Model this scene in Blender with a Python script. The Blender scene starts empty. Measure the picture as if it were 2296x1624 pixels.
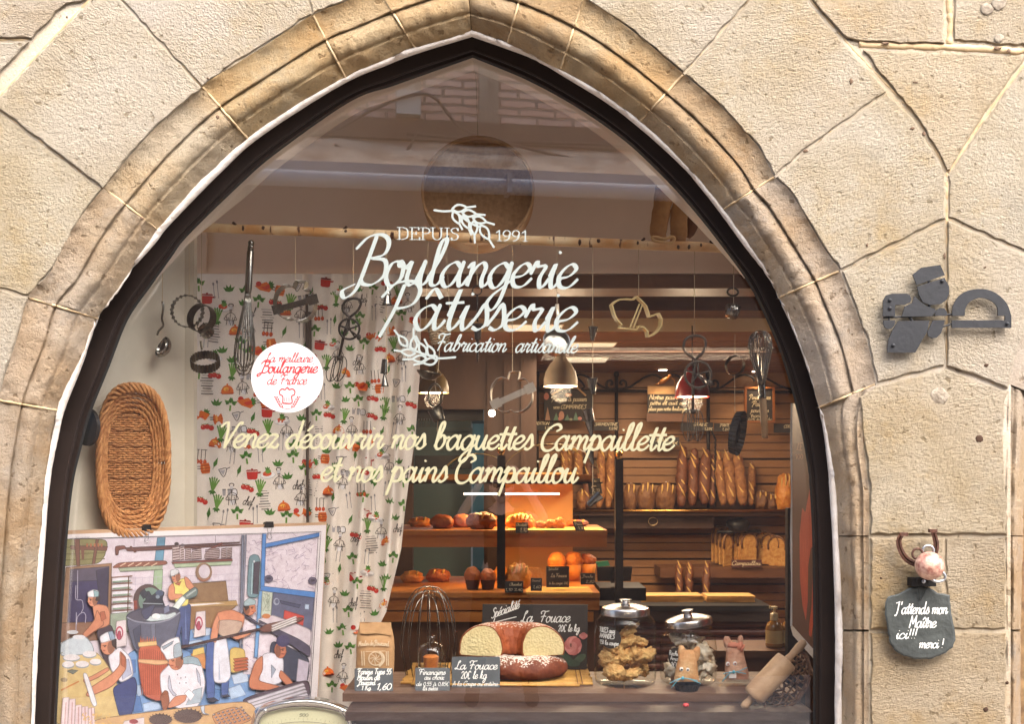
import bpy, math, random
from mathutils import Vector, Matrix, noise
from mathutils.geometry import tessellate_polygon
R = math.radians
random.seed(7)
SC = bpy.context.scene
COL = SC.collection

# ---------------------------------------------------------------- camera, sky, sun, exposure
# picture coordinates (2296 x 1624) of the photograph; the camera looks square at the shop front, glass plane is y = 0
KK = 2471.0
CAMY, CAMZ = -3.5, 1.55
cam = bpy.data.cameras.new('camera'); camo = bpy.data.objects.new('camera', cam); COL.objects.link(camo)
camo.location = (0, CAMY, CAMZ); camo.rotation_euler = (R(90), 0, 0)
cam.sensor_fit = 'HORIZONTAL'; cam.sensor_width = 36.0; cam.lens = 36.0 * KK / 2296.0
cam.shift_x = (1148 - 1125) / 2296.0; cam.shift_y = (1060 - 812) / 2296.0
cam.clip_start = 0.02; cam.clip_end = 300
SC.camera = camo
SUN_EL, SUN_AZ = 50.0, -28.0       # soft high light from the street side, from the right
w = bpy.data.worlds.new('World'); SC.world = w; w.use_nodes = True
nt = w.node_tree; bg = nt.nodes['Background']
sky = nt.nodes.new('ShaderNodeTexSky'); sky.sky_type = 'NISHITA'; sky.sun_disc = False
sky.sun_elevation = R(SUN_EL); sky.sun_rotation = R(180 + SUN_AZ); sky.dust_density = 3.0; sky.air_density = 1.0
nt.links.new(sky.outputs[0], bg.inputs[0]); bg.inputs[1].default_value = 0.08
sl = bpy.data.lights.new('sun', 'SUN'); sl.energy = 1.5; sl.angle = R(78); sl.color = (1.0, 0.93, 0.83)
so = bpy.data.objects.new('sun', sl); COL.objects.link(so)
sd = Vector((-math.sin(R(SUN_AZ)) * math.cos(R(SUN_EL)), -math.cos(R(SUN_AZ)) * math.cos(R(SUN_EL)), math.sin(R(SUN_EL))))
so.rotation_euler = sd.to_track_quat('Z', 'Y').to_euler()
vs = SC.view_settings; SC.display_settings.display_device = 'sRGB'
vs.view_transform = 'Standard'; vs.look = 'None'; vs.gamma = 1; vs.exposure = 3.05; vs.use_curve_mapping = False
SC.render.engine = 'CYCLES'
SC.cycles.use_denoising = True
SC.cycles.max_bounces = 10; SC.cycles.transparent_max_bounces = 24; SC.cycles.glossy_bounces = 4
SC.cycles.diffuse_bounces = 4; SC.cycles.sample_clamp_indirect = 6.0
SC.cycles.caustics_reflective = False; SC.cycles.caustics_refractive = False

# ---------------------------------------------------------------- helpers
def at(px, py, y):
    d = y - CAMY
    return Vector(((px - 1125) / KK * d, y, CAMZ - (py - 1060) / KK * d))
def mp(y): return (y - CAMY) / KK          # metres per picture unit at depth y
def lin(c): return tuple((v / 255 / 12.92) if v / 255 <= 0.04045 else ((v / 255 + 0.055) / 1.055) ** 2.4 for v in c)
def lerp(a, b, t): return a + (b - a) * t
class Crop:                                # pixel of an enlarged crop -> picture unit
    def __init__(s, ox, oy, k): s.o = (ox * .8513, oy * .8513); s.k = k * .8513
    def __call__(s, x, y): return (s.o[0] + x * s.k, s.o[1] + y * s.k)
    def L(s, flat): return [s(flat[i], flat[i + 1]) for i in range(0, len(flat), 2)]
Z2 = Crop(900, 0, 900 / 2284); Z5 = Crop(900, 640, 900 / 2284); Z6 = Crop(1800, 640, 900 / 2284)
Z7 = Crop(0, 1268, 900 / 2284); Z9 = Crop(1800, 1268, 900 / 2284); C4 = Crop(1050, 820, 450 / 2284)

MATS = {}
def mat(name, col, rough=.6, metal=0., var=None, vscale=20., bump=0., bscale=60., attr=False, emit=0., coat=0., spec=.5, stretch=None):
    if name in MATS: return MATS[name]
    m = bpy.data.materials.new(name); m.use_nodes = True; MATS[name] = m
    N = m.node_tree.nodes; L = m.node_tree.links; b = N['Principled BSDF']
    c = (*lin(col), 1) if max(col) > 1.0 else (*col, 1)
    b.inputs['Base Color'].default_value = c; b.inputs['Roughness'].default_value = rough; b.inputs['Metallic'].default_value = metal
    b.inputs['Specular IOR Level'].default_value = spec; b.inputs['Coat Weight'].default_value = coat
    src = None
    tc = None
    if var or bump:
        tc = N.new('ShaderNodeTexCoord'); tco = tc.outputs['Object']
        if stretch:
            mpn = N.new('ShaderNodeMapping'); mpn.inputs['Scale'].default_value = stretch
            L.new(tco, mpn.inputs[0]); tco = mpn.outputs[0]
    if attr:
        a = N.new('ShaderNodeVertexColor'); a.layer_name = 'Col'; src = a.outputs['Color']
    if var:
        n = N.new('ShaderNodeTexNoise'); n.inputs['Scale'].default_value = vscale; n.inputs['Detail'].default_value = 6; n.inputs['Roughness'].default_value = .65
        L.new(tco, n.inputs['Vector'])
        r = N.new('ShaderNodeMapRange'); r.inputs[1].default_value = .35; r.inputs[2].default_value = .65; L.new(n.outputs['Fac'], r.inputs[0])
        mx = N.new('ShaderNodeMix'); mx.data_type = 'RGBA'; L.new(r.outputs[0], mx.inputs['Factor'])
        mx.inputs[6].default_value = c; mx.inputs[7].default_value = (*(lin(var) if max(var) > 1 else var), 1)
        if attr:
            mu = N.new('ShaderNodeMix'); mu.data_type = 'RGBA'; mu.blend_type = 'MULTIPLY'; mu.inputs['Factor'].default_value = 1
            L.new(mx.outputs[2], mu.inputs[6]); L.new(src, mu.inputs[7]); src = mu.outputs[2]
        else: src = mx.outputs[2]
    if src: L.new(src, b.inputs['Base Color'])
    if bump:
        n2 = N.new('ShaderNodeTexNoise'); n2.inputs['Scale'].default_value = bscale; n2.inputs['Detail'].default_value = 5
        L.new(tco, n2.inputs['Vector'])
        bp = N.new('ShaderNodeBump'); bp.inputs['Strength'].default_value = min(1, bump); bp.inputs['Distance'].default_value = .01 * max(1, bump)
        L.new(n2.outputs['Fac'], bp.inputs['Height']); L.new(bp.outputs[0], b.inputs['Normal'])
    if emit:
        b.inputs['Emission Color'].default_value = c; b.inputs['Emission Strength'].default_value = emit
    return m
def glass_mat(name, tint=(1, 1, 1), ior=1.5, rough=0.0):
    m = bpy.data.materials.new(name); m.use_nodes = True; N = m.node_tree.nodes; L = m.node_tree.links
    N.remove(N['Principled BSDF']); o = N['Material Output']
    t = N.new('ShaderNodeBsdfTransparent'); t.inputs[0].default_value = (*tint, 1)
    g = N.new('ShaderNodeBsdfGlossy'); g.inputs['Roughness'].default_value = rough
    ge = N.new('ShaderNodeNewGeometry'); dp = N.new('ShaderNodeVectorMath'); dp.operation = 'DOT_PRODUCT'; L.new(ge.outputs['Normal'], dp.inputs[0]); L.new(ge.outputs['Incoming'], dp.inputs[1])
    def mm(op, a, b=0.):
        q = N.new('ShaderNodeMath'); q.operation = op
        for i, v in enumerate((a, b)):
            if isinstance(v, float): q.inputs[i].default_value = v
            else: L.new(v, q.inputs[i])
        return q.outputs[0]
    f0 = ((ior - 1) / (ior + 1)) ** 2                 # Schlick reflectance of one face, the same from both sides of the thin sheet
    f = mm('ADD', mm('MULTIPLY', mm('POWER', mm('SUBTRACT', 1.0, mm('ABSOLUTE', dp.outputs['Value'])), 5.0), 1 - f0), f0)
    x = N.new('ShaderNodeMixShader'); L.new(f, x.inputs[0]); L.new(t.outputs[0], x.inputs[1]); L.new(g.outputs[0], x.inputs[2])
    L.new(x.outputs[0], o.inputs[0]); MATS[name] = m
    return m

WL = {}
class MB:
    def __init__(s): s.v = []; s.f = []; s.mi = []; s.col = []; s.uv = []; s.hascol = False; s.hasuv = False
    def add(s, vs, fs, mi=0, col=None, uvs=None):
        b = len(s.v); s.v += [Vector(x) for x in vs]
        for f in fs:
            s.f.append([b + i for i in f]); s.mi.append(mi); s.col.append(col)
            s.uv.append([uvs[i] for i in f] if uvs else None)
        if col is not None: s.hascol = True
        if uvs: s.hasuv = True
    def poly(s, pts, mi=0, col=None, uvs=None):
        tris = tessellate_polygon([[Vector(p) for p in pts]])
        s.add(pts, [list(t)[::-1] for t in tris], mi, col, uvs)
    def quad(s, a, b, c, d, mi=0, col=None): s.add([a, b, c, d], [(0, 1, 2, 3)], mi, col)
    def box(s, c, size, M=None, mi=0, col=None):
        c = Vector(c); hx, hy, hz = [v / 2 for v in size]; vs = []
        for x in (-hx, hx):
            for y in (-hy, hy):
                for z in (-hz, hz):
                    p = Vector((x, y, z)); vs.append(c + (M @ p if M else p))
        s.add(vs, [(0, 1, 3, 2), (4, 6, 7, 5), (0, 4, 5, 1), (2, 3, 7, 6), (0, 2, 6, 4), (1, 5, 7, 3)], mi, col)
    def boxb(s, lo, hi, mi=0, col=None):
        lo = Vector(lo); hi = Vector(hi); s.box((lo + hi) / 2, hi - lo, None, mi, col)
    def tube(s, pts, r, n=8, closed=False, mi=0, col=None, flat=1.0):
        pts = [Vector(p) for p in pts]; m = len(pts); base = len(s.v); vs = []; fs = []
        up = None
        for i, p in enumerate(pts):
            a = pts[(i - 1) % m] if (closed or i > 0) else p; c = pts[(i + 1) % m] if (closed or i < m - 1) else p
            t = (c - a)
            t = t.normalized() if t.length > 1e-9 else Vector((0, 0, 1))
            if up is None:
                up = t.orthogonal().normalized() if abs(t.y) > .7 else (Vector((0, 1, 0)) - t * t.y).normalized()
            else:
                up = up - t * up.dot(t)
                up = up.normalized() if up.length > 1e-6 else t.orthogonal().normalized()
            sd_ = t.cross(up); rr = r[i] if isinstance(r, (list, tuple)) else r
            for k in range(n):
                an = 2 * math.pi * k / n
                vs.append(p + up * math.cos(an) * rr * flat + sd_ * math.sin(an) * rr)
        for i in range(m if closed else m - 1):
            j = (i + 1) % m
            for k in range(n):
                l = (k + 1) % n; fs.append((i * n + k, i * n + l, j * n + l, j * n + k))
        if not closed:
            fs.append(tuple(range(n - 1, -1, -1))); fs.append(tuple((m - 1) * n + k for k in range(n)))
        s.add(vs, fs, mi, col)
    def lathe(s, prof, M, n=24, mi=0, col=None, rf=None, arc=None):
        vs = []; fs = []; m = len(prof); full = arc is None; cnt = n if full else n + 1
        for r, z in prof:
            for k in range(cnt):
                a = 2 * math.pi * k / n if full else lerp(arc[0], arc[1], k / n)
                q = r * (rf(a, z) if rf else 1)
                vs.append(M @ Vector((q * math.cos(a), q * math.sin(a), z)))
        for i in range(m - 1):
            for k in range(n if not full else n):
                l = (k + 1) % cnt if full else k + 1
                fs.append((i * cnt + k, i * cnt + l, (i + 1) * cnt + l, (i + 1) * cnt + k))
        s.add(vs, fs, mi, col)
    def ell(s, c, rad, M=None, nu=20, nv=12, amp=0., fr=8., seed=0, mi=0, col=None, flatb=None):
        c = Vector(c); vs = []; fs = []
        for j in range(nv + 1):
            th = math.pi * j / nv
            for i in range(nu):
                ph = 2 * math.pi * i / nu
                p = Vector((math.sin(th) * math.cos(ph), math.sin(th) * math.sin(ph), math.cos(th)))
                k = 1 + amp * noise.noise(p * fr * .3 + Vector((seed * 7.3, seed, 0))) + amp * .5 * noise.noise(p * fr + Vector((seed, 3 * seed, 1)))
                q = Vector((p.x * rad[0], p.y * rad[1], p.z * rad[2])) * k
                if flatb is not None and q.z < -flatb * rad[2]: q.z = -flatb * rad[2]
                vs.append(c + (M @ q if M else q))
        for j in range(nv):
            for i in range(nu):
                l = (i + 1) % nu; fs.append((j * nu + i, (j + 1) * nu + i, (j + 1) * nu + l, j * nu + l))
        s.add(vs, fs, mi, col)
    def grid(s, nu, nv, f, mi=0, col=None, uvf=None):
        vs = [f(i / nu, j / nv) for j in range(nv + 1) for i in range(nu + 1)]
        uvs = [uvf(i / nu, j / nv) for j in range(nv + 1) for i in range(nu + 1)] if uvf else None
        s.add(vs, [(j * (nu + 1) + i, j * (nu + 1) + i + 1, (j + 1) * (nu + 1) + i + 1, (j + 1) * (nu + 1) + i) for j in range(nv) for i in range(nu)], mi, col, uvs)
    def prism(s, pts, dv, mi=0, col=None):                # outline (front) pushed back along dv
        pts = [Vector(p) for p in pts]; dv = Vector(dv); n = len(pts); bk = [p + dv for p in pts]
        s.poly(pts, mi, col); s.poly(bk, mi, col)
        s.add(pts + bk, [(i, (i + 1) % n, n + (i + 1) % n, n + i) for i in range(n)], mi, col)
    def band(s, pts, dv, th, mi=0, col=None, closed=True):  # thin wall following an outline: a cutter
        pts = [Vector(p) for p in pts]; dv = Vector(dv); n = len(pts); dn = dv.normalized(); vs = []
        for i, p in enumerate(pts):
            a = pts[(i - 1) % n] if closed or i else p; b = pts[(i + 1) % n] if closed or i < n - 1 else p
            t = (b - a).normalized(); nn = t.cross(dn)
            vs += [p + nn * th / 2, p + nn * th / 2 + dv, p - nn * th / 2 + dv, p - nn * th / 2]
        fs = []
        for i in range(n if closed else n - 1):
            j = (i + 1) % n
            for k in range(4):
                l = (k + 1) % 4; fs.append((i * 4 + k, i * 4 + l, j * 4 + l, j * 4 + k))
        if not closed: fs += [(0, 1, 2, 3), tuple((n - 1) * 4 + k for k in (3, 2, 1, 0))]
        s.add(vs, fs, mi, col)
    def build(s, name, mats, parent=None, smooth=False, loc=None, ang=None):
        if not isinstance(mats, (list, tuple)): mats = [mats]
        if parent is not None: off = WL[parent.name]
        else:
            if loc is None:
                xs = [v.x for v in s.v]; ys = [v.y for v in s.v]; zs = [v.z for v in s.v]
                loc = Vector(((min(xs) + max(xs)) / 2, (min(ys) + max(ys)) / 2, min(zs)))
            off = Vector(loc)
        me = bpy.data.meshes.new(name); me.from_pydata([v - off for v in s.v], [], s.f)
        for m in mats: me.materials.append(m)
        me.polygons.foreach_set('material_index', s.mi)
        if s.hascol:
            ca = me.color_attributes.new('Col', 'BYTE_COLOR', 'CORNER'); k = 0; buf = []
            for f, c in zip(s.f, s.col):
                cc = (*(lin(c) if c else (1, 1, 1)), 1.0)
                buf += list(cc) * len(f)
            ca.data.foreach_set('color', buf)
        if s.hasuv:
            uvl = me.uv_layers.new(name='UVMap'); buf = []
            for f, u in zip(s.f, s.uv):
                for q in range(len(f)): buf += list(u[q]) if u else [0, 0]
            uvl.data.foreach_set('uv', buf)
        if smooth: me.polygons.foreach_set('use_smooth', [True] * len(s.f))
        me.validate(); me.update()
        if smooth and ang: me.set_sharp_from_angle(angle=R(ang))
        o = bpy.data.objects.new(name, me); COL.objects.link(o)
        if parent is not None: o.parent = parent
        else: o.location = off
        WL[o.name] = off
        return o
def thing(name, label, cat, loc, group=None):
    o = bpy.data.objects.new(name, None); COL.objects.link(o); o.location = loc; o.empty_display_size = .05
    o['label'] = label; o['category'] = cat
    if group: o['group'] = group
    WL[o.name] = Vector(loc); return o
def tag(o, label, cat, group=None):
    o['label'] = label; o['category'] = cat
    if group: o['group'] = group
    return o
def struct(o): o['kind'] = 'structure'; return o
def spline(pts, n=6, closed=False):
    P = [Vector(p) for p in pts]; m = len(P); out = []
    for i in range(m if closed else m - 1):
        p1 = P[i]; p2 = P[(i + 1) % m]; p0 = P[(i - 1) % m] if closed or i else p1 * 2 - p2
        p3 = P[(i + 2) % m] if closed or i < m - 2 else p2 * 2 - p1
        for k in range(n):
            t = k / n
            out.append(.5 * ((2 * p1) + (p2 - p0) * t + (2 * p0 - 5 * p1 + 4 * p2 - p3) * t * t + (3 * p1 - p0 - 3 * p2 + p3) * t ** 3))
    if not closed: out.append(P[-1])
    return out

# ---------------------------------------------------------------- a stroke alphabet for painted and chalked writing
GL = {}
def gl(ch, adv, s): GL[ch] = (adv, [[tuple(float(q) for q in p.split(',')) for p in st.split()] for st in s.split('|')])
for ch, adv, s in [
 ('a', 13, '9,8 6,10 2,8 0,4 2,0 5,0 8,4 10,10|10,10 9,4 10,0 12,1 14,4'), ('b', 12, '1,2 4,10 6,17 5,20 3,18 2,8 2,2 4,0 7,1 9,5 8,9 6,10 4,8|8,9 10,8 13,9'),
 ('c', 9, '8,8 6,10 3,9 0,5 1,1 4,0 7,1 10,4'), ('d', 13, '9,8 6,10 2,8 0,4 2,0 5,0 8,4 10,10|11,20 9,4 10,0 12,1 14,4'),
 ('e', 9, '0,4 5,5 8,8 6,10 3,9 0,5 1,1 4,0 7,1 10,4'), ('f', 7, '0,2 4,8 7,16 7,20 5,20 4,16 3,6 2,-4 1,-9 0,-8 2,-2 5,1 8,4'),
 ('g', 12, '9,8 6,10 2,8 0,4 2,0 5,0 8,4 10,10|10,10 9,0 7,-7 4,-10 1,-8 3,-4 8,0 13,4'), ('h', 12, '1,2 4,10 6,17 5,20 3,18 2,8 1,0|1,3 4,8 7,10 9,8 8,3 9,0 11,1 13,4'),
 ('i', 6, '1,5 3,10 2,4 3,0 5,1 7,4|4,15 4.3,15.5'), ('j', 5, '3,10 2,0 0,-7 -3,-10 -5,-8 -2,-3 5,4|4,15 4.3,15.5'),
 ('k', 11, '1,2 4,10 6,17 5,20 3,18 2,8 1,0|8,9 6,10 2,5 5,5 6,2 8,0 10,1 12,4'), ('l', 7, '0,3 4,11 6,18 5,20 3,17 2,6 2,1 4,0 6,1 8,4'),
 ('m', 17, '0,8 2,10 2,6 1,0|1,3 4,8 6,10 8,8 7,0|7,3 10,8 12,10 14,8 13,3 14,0 16,1 18,4'), ('n', 12, '0,8 2,10 2,6 1,0|1,3 4,8 7,10 9,8 8,3 9,0 11,1 13,4'),
 ('o', 10, '6,10 2,9 0,4 2,0 5,0 8,3 8,8 6,10 6,8 9,8 11,9'), ('p', 11, '0,7 3,11 1,0 -1,-10|1,4 4,9 7,10 9,7 8,2 5,0 2,1|5,0 9,1 12,4'),
 ('r', 9, '0,6 2,11 3,9 7,9 5,4 6,0 8,1 10,4'), ('s', 8, '0,2 3,7 5,11 7,6 7,2 4,0 1,1|6,1 9,4'), ('t', 7, '2,6 5,17 3,4 4,0 6,1 8,4|0,11 8,11.5'),
 ('u', 12, '0,7 2,10 1,3 3,0 6,2 9,10|9,10 8,3 9,0 11,1 13,4'), ('v', 10, '0,8 2,10 3,4 4,0 7,4 8,9 7,10 9,8 12,9'), ('x', 10, '0,9 3,9 5,0 8,0 10,3|9,10 0,0'),
 ('y', 11, '0,7 2,10 1,3 3,0 6,2 9,10|9,10 8,0 6,-7 3,-10 1,-8 3,-4 8,0 12,4'), ('z', 9, '1,9 4,10 8,9|8,9 1,0|1,0 4,1 8,0 10,3'),
 ('B', 15, '6,20 4,10 1,-2 -4,-6 -6,-3 0,0|-3,15 2,20 9,21 13,18 12,13 6,11|6,11 13,10 14,4 9,0 4,0 2,2'), ('P', 14, '5,19 3,8 -1,-4|-4,14 1,20 9,21 13,17 11,11 5,9 3,10'),
 ('V', 13, '-2,17 1,20 4,18 5,0|5,0 10,12 14,20 17,19'), ('C', 13, '11,15 14,17 12,20 8,20 3,16 0,9 1,2 5,-1 10,0 14,4'),
 ('F', 14, '0,15 -1,18 3,20 9,19 16,20|8,19 6,10 4,0|1,9 6,11 12,10'), ('L', 13, '8,15 10,19 8,20 6,17 5,8 3,1 0,1 1,3 6,1 12,0 14,3'),
 ('S', 10, '10,17 8,20 4,19 3,15 7,11 9,6 6,1 2,0 -1,3'), ('N', 14, '0,0 2,19|2,19 10,1|10,0 12,20'), ('M', 16, '0,0 3,19|3,19 7,6|7,6 13,20|13,20 13,0'),
 ('J', 12, '1,18 10,20|8,20 6,4 3,-3 0,-2'), ('A', 12, '0,0 6,20|6,20 11,0|2,7 10,7'), ('T', 12, '0,18 6,20 13,19|7,19 5,0'), ('R', 12, '1,0 1,20|1,20 8,19 8,12 1,10|4,10 10,0'),
 ('O', 12, '5,20 0,14 0,5 5,0 10,5 10,14 5,20'), ('D', 12, '1,0 1,20|1,20 8,17 9,8 6,1 1,0'), ('E', 11, '9,20 1,20|1,20 1,0|1,0 9,0|1,11 7,11'), ('I', 4, '1,20 1,0'),
 ('U', 12, '1,20 1,4 5,0 9,4 9,20'), ('G', 12, '10,17 6,20 1,15 1,4 6,0 10,4 10,9|10,9 6,9'), ('K', 12, '1,20 1,0|9,20 1,9|4,12 10,0'),
 ('0', 10, '4,18 0,12 0,5 4,0 8,5 8,13 4,18'), ('1', 8, '1,14 5,18|5,18 4,0'), ('2', 11, '0,14 4,18 8,14 1,1|1,1 9,1'), ('3', 10, '1,16 4,18 7,15 3,10|3,10 8,6 5,0 0,2'), ('4', 10, '6,18 0,6|0,6 9,6|6,11 6,0'), ('7', 9, '0,18 8,18|8,18 3,0'), ('5', 10, '8,18 2,18|2,18 1,10|1,10 6,11 8,6 5,0 0,1'),
 ('6', 10, '7,18 2,10 1,4 4,0 8,4 6,9 1,5'), ('8', 10, '4,9 1,14 4,18 7,14 4,9 0,4 4,0 8,4 4,9'), ('9', 10, '8,13 5,9 1,12 3,18 7,17 8,12 6,0'),
 ('€', 12, '10,16 7,19 4,17 2,9 4,1 7,-1 10,2|0,11 5,11|0,7 5,7'), ('!', 5, '2.5,18 2,6|1.5,1 1.8,1.3'), (',', 5, '2,1 0,-3'), ('.', 5, '1,0 1.3,.3'), ("'", 5, '3,20 2,15'), ('-', 9, '1,7 8,7')]:
    gl(ch, adv, s)
for ch, b, acc in [('é', 'e', '4,13 8,17'), ('è', 'e', '2,17 6,13'), ('à', 'a', '3,17 7,13'), ('â', 'a', '3,13 6,17 10,13'), ('î', 'i', '0,13 3,17 7,13')]:
    a, s = GL[b]; GL[ch] = (a, (s[:1] if b == 'i' else s) + [[tuple(float(q) for q in p.split(',')) for p in acc.split()]])
SER = {}
for ch, adv, s in [('D', 15, '3,0 3,20|0,20 7,20|7,20 12,17 13,10 12,3 7,0|7,0 0,0'), ('E', 13, '3,0 3,20|0,20 11,20|11,20 11,16|0,0 12,0|12,0 12,4|3,10 8,10|8,12 8,8'),
 ('P', 12, '3,0 3,20|0,20 6,20|6,20 10,18 11,14 9,11 3,9.5|0,0 6,0'), ('U', 16, '3,20 3,6 5,1 9,0 12,3 13,8 13,20|0,20 6,20|11,20 15,20'), ('I', 8, '4,0 4,20|1,20 7,20|1,0 7,0'),
 ('S', 11, '9,16 7,20 3,19 1,16 3,12 8,9 9,5 7,1 3,0 1,4|9,16 9,20|1,0 1,4'), ('1', 10, '2,16 6,20|6,20 6,0|3,0 9,0'), ('9', 12, '10,14 8,9 4,9 1,13 3,19 7,20 10,16 9,7 6,2 2,0')]:
    SER[ch] = (adv, [[tuple(float(q) for q in p.split(',')) for p in st.split()] for st in s.split('|')])
TK = [0]
def ribbon(mb, pts, hw, f, nib=None, con=0., mi=0, col=None, smooth=True, e0=0., caps=True):
    """flat stroke along 2-D pts (y up or down alike); f(x, y, e) -> 3-D, e = lift off the surface"""
    P = spline([Vector((p[0], p[1], 0)) for p in pts], 5) if smooth and len(pts) > 2 else [Vector((p[0], p[1], 0)) for p in pts]
    TK[0] = (TK[0] + 1) % 9; e = e0 + TK[0] * .00006; vs = []; n = len(P); hs = []
    for i, p in enumerate(P):
        t = P[min(i + 1, n - 1)] - P[max(i - 1, 0)]
        if t.length < 1e-9: t = Vector((1, 0, 0))
        t.normalize(); an = math.atan2(t.y, t.x)
        h = hw * ((1 - con) + con * abs(math.sin(an - nib))) if nib is not None else hw
        nn = Vector((-t.y, t.x, 0)) * h; hs.append((h, an)); e += .000012
        a = p + nn; b = p - nn; vs += [f(a.x, a.y, e), f(b.x, b.y, e)]
    mb.add(vs, [(2 * i, 2 * i + 1, 2 * i + 3, 2 * i + 2) for i in range(n - 1)], mi, col)
    if caps:
        for i, sg in ((0, 1), (n - 1, -1)):
            h, an = hs[i]; p = P[i]; e2 = e0 + TK[0] * .00006 + .000012 * (i + 1); c = []
            for k in range(7):
                q = an + sg * (math.pi / 2 + math.pi * k / 6); c.append(f(p.x + h * math.cos(q), p.y + h * math.sin(q), e2 - .000004))
            mb.add(c, [tuple(range(7))], mi, col)
def text(mb, s, f, x0, x1, base, xh, hw=.1, slant=.25, con=.0, nib=None, slope=0., mi=0, col=None, font=None, e0=0., capk=1.0, smooth=True):
    """lay s between x0 and x1 (same units as f takes, y down); baseline base, x-height xh"""
    F = font or GL; cur = 0; st = []
    for ch in s:
        if ch == ' ': cur += 8; continue
        adv, g = F[ch]; big = ch.isupper() or ch.isdigit()
        for q in g: st.append([(cur + (x + slant * y), y * (capk if big else 1)) for x, y in q])
        cur += adv
    xs = [p[0] for q in st for p in q]; a, b = min(xs), max(xs)
    k = (x1 - x0) / (b - a); ky = xh / 10
    for q in st:
        pp = []
        for x, y in q:
            X = x0 + (x - a) * k; pp.append((X, base - y * ky + slope * (X - x0)))
        ribbon(mb, pp, hw * xh, f, -nib if nib is not None else None, con, mi, col, smooth, e0)
def flatmap(Y): return lambda px, py, e: at(px, py, Y - e)
def ellipse(cx, cy, rx, ry, n=24, rot=0.):
    c, s_ = math.cos(rot), math.sin(rot)
    return [(cx + rx * math.cos(t) * c - ry * math.sin(t) * s_, cy + rx * math.cos(t) * s_ + ry * math.sin(t) * c) for t in [2 * math.pi * i / n for i in range(n)]]
def rotm(x=0, y=0, z=0): return (Matrix.Rotation(R(z), 4, 'Z') @ Matrix.Rotation(R(y), 4, 'Y') @ Matrix.Rotation(R(x), 4, 'X'))
def TR(loc, M=None): return Matrix.Translation(loc) @ (M if M else Matrix())

# ---------------------------------------------------------------- materials of the front
def stone_mat(name, c1, c2, c3, tool=True, bump=.9, dist=.006):
    m = bpy.data.materials.new(name); m.use_nodes = True; N = m.node_tree.nodes; L = m.node_tree.links; b = N['Principled BSDF']
    b.inputs['Roughness'].default_value = .93; b.inputs['Specular IOR Level'].default_value = .2
    tc = N.new('ShaderNodeTexCoord'); obj = tc.outputs['Object']
    def nz(sc, det=6, rough=.6, vec=obj):
        n = N.new('ShaderNodeTexNoise'); n.inputs['Scale'].default_value = sc; n.inputs['Detail'].default_value = det; n.inputs['Roughness'].default_value = rough
        L.new(vec, n.inputs['Vector']); return n.outputs['Fac']
    def rng(x, a, bb, c=0., d=1.):
        r = N.new('ShaderNodeMapRange'); r.inputs[1].default_value = a; r.inputs[2].default_value = bb; r.inputs[3].default_value = c; r.inputs[4].default_value = d; L.new(x, r.inputs[0]); return r.outputs[0]
    def mix(f, a, bb, mode='MIX'):
        x = N.new('ShaderNodeMix'); x.data_type = 'RGBA'; x.blend_type = mode
        if isinstance(f, float): x.inputs['Factor'].default_value = f
        else: L.new(f, x.inputs['Factor'])
        for i, q in ((6, a), (7, bb)):
            if isinstance(q, tuple): x.inputs[i].default_value = (*q, 1)
            else: L.new(q, x.inputs[i])
        return x.outputs[2]
    col = mix(rng(nz(5.0), .38, .62), c1, c2)
    col = mix(rng(nz(2.3, 5, .75), .52, .68, 0, .9), col, c3)
    col = mix(rng(nz(3.7, 5, .8), .54, .70, 0, .75), col, tuple(v * .84 for v in (c2[0], c2[1] * 1.08, c2[2] * 1.25)))
    col = mix(rng(nz(1.4, 3, .6), .48, .66, 0, .6), col, (.66, .60, .54))
    col = mix(rng(nz(150, 3, .7), .3, .75, 0, .35), col, tuple(v * .45 for v in c2))       # grain of the stone
    pit = rng(nz(38, 3, .5),   .635, .70, 0, .6); col = mix(pit, col, tuple(v * .35 for v in c3))
    a = N.new('ShaderNodeVertexColor'); a.layer_name = 'Col'; col = mix(1.0, col, a.outputs['Color'], 'MULTIPLY')
    L.new(col, b.inputs['Base Color'])
    def math_(op, x, y):
        q = N.new('ShaderNodeMath'); q.operation = op
        for i, v in enumerate((x, y)):
            if isinstance(v, (int, float)): q.inputs[i].default_value = v
            else: L.new(v, q.inputs[i])
        return q.outputs[0]
    h = math_('ADD', math_('MULTIPLY', nz(75, 6, .8), 2.0), math_('MULTIPLY', nz(16, 4, .6), .9))
    if tool:
        uv = N.new('ShaderNodeUVMap'); uv.uv_map = 'UVMap'
        mp_ = N.new('ShaderNodeMapping'); mp_.inputs['Scale'].default_value = (75, 130, 1); L.new(uv.outputs[0], mp_.inputs[0])
        n = N.new('ShaderNodeTexNoise'); n.inputs['Scale'].default_value = 1.0; n.inputs['Detail'].default_value = 4; n.inputs['Roughness'].default_value = .6; n.inputs['Distortion'].default_value = .6
        L.new(mp_.outputs[0], n.inputs['Vector'])
        w_ = N.new('ShaderNodeTexWave'); w_.inputs['Scale'].default_value = 30; w_.inputs['Distortion'].default_value = 11; w_.inputs['Detail'].default_value = 3; w_.inputs['Detail Scale'].default_value = 2.2; w_.bands_direction = 'Y'
        L.new(uv.outputs[0], w_.inputs['Vector'])
        wm = math_('MULTIPLY', w_.outputs['Fac'], rng(nz(3.0, 2), .42, .6, .0, .26))
        h = math_('ADD', h, math_('ADD', math_('MULTIPLY', n.outputs['Fac'], 1.1), wm))
    h = math_('SUBTRACT', h, math_('MULTIPLY', pit, .8))
    bp = N.new('ShaderNodeBump'); bp.inputs['Strength'].default_value = bump; bp.inputs['Distance'].default_value = dist
    L.new(h, bp.inputs['Height']); L.new(bp.outputs[0], b.inputs['Normal']); MATS[name] = m; return m
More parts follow.
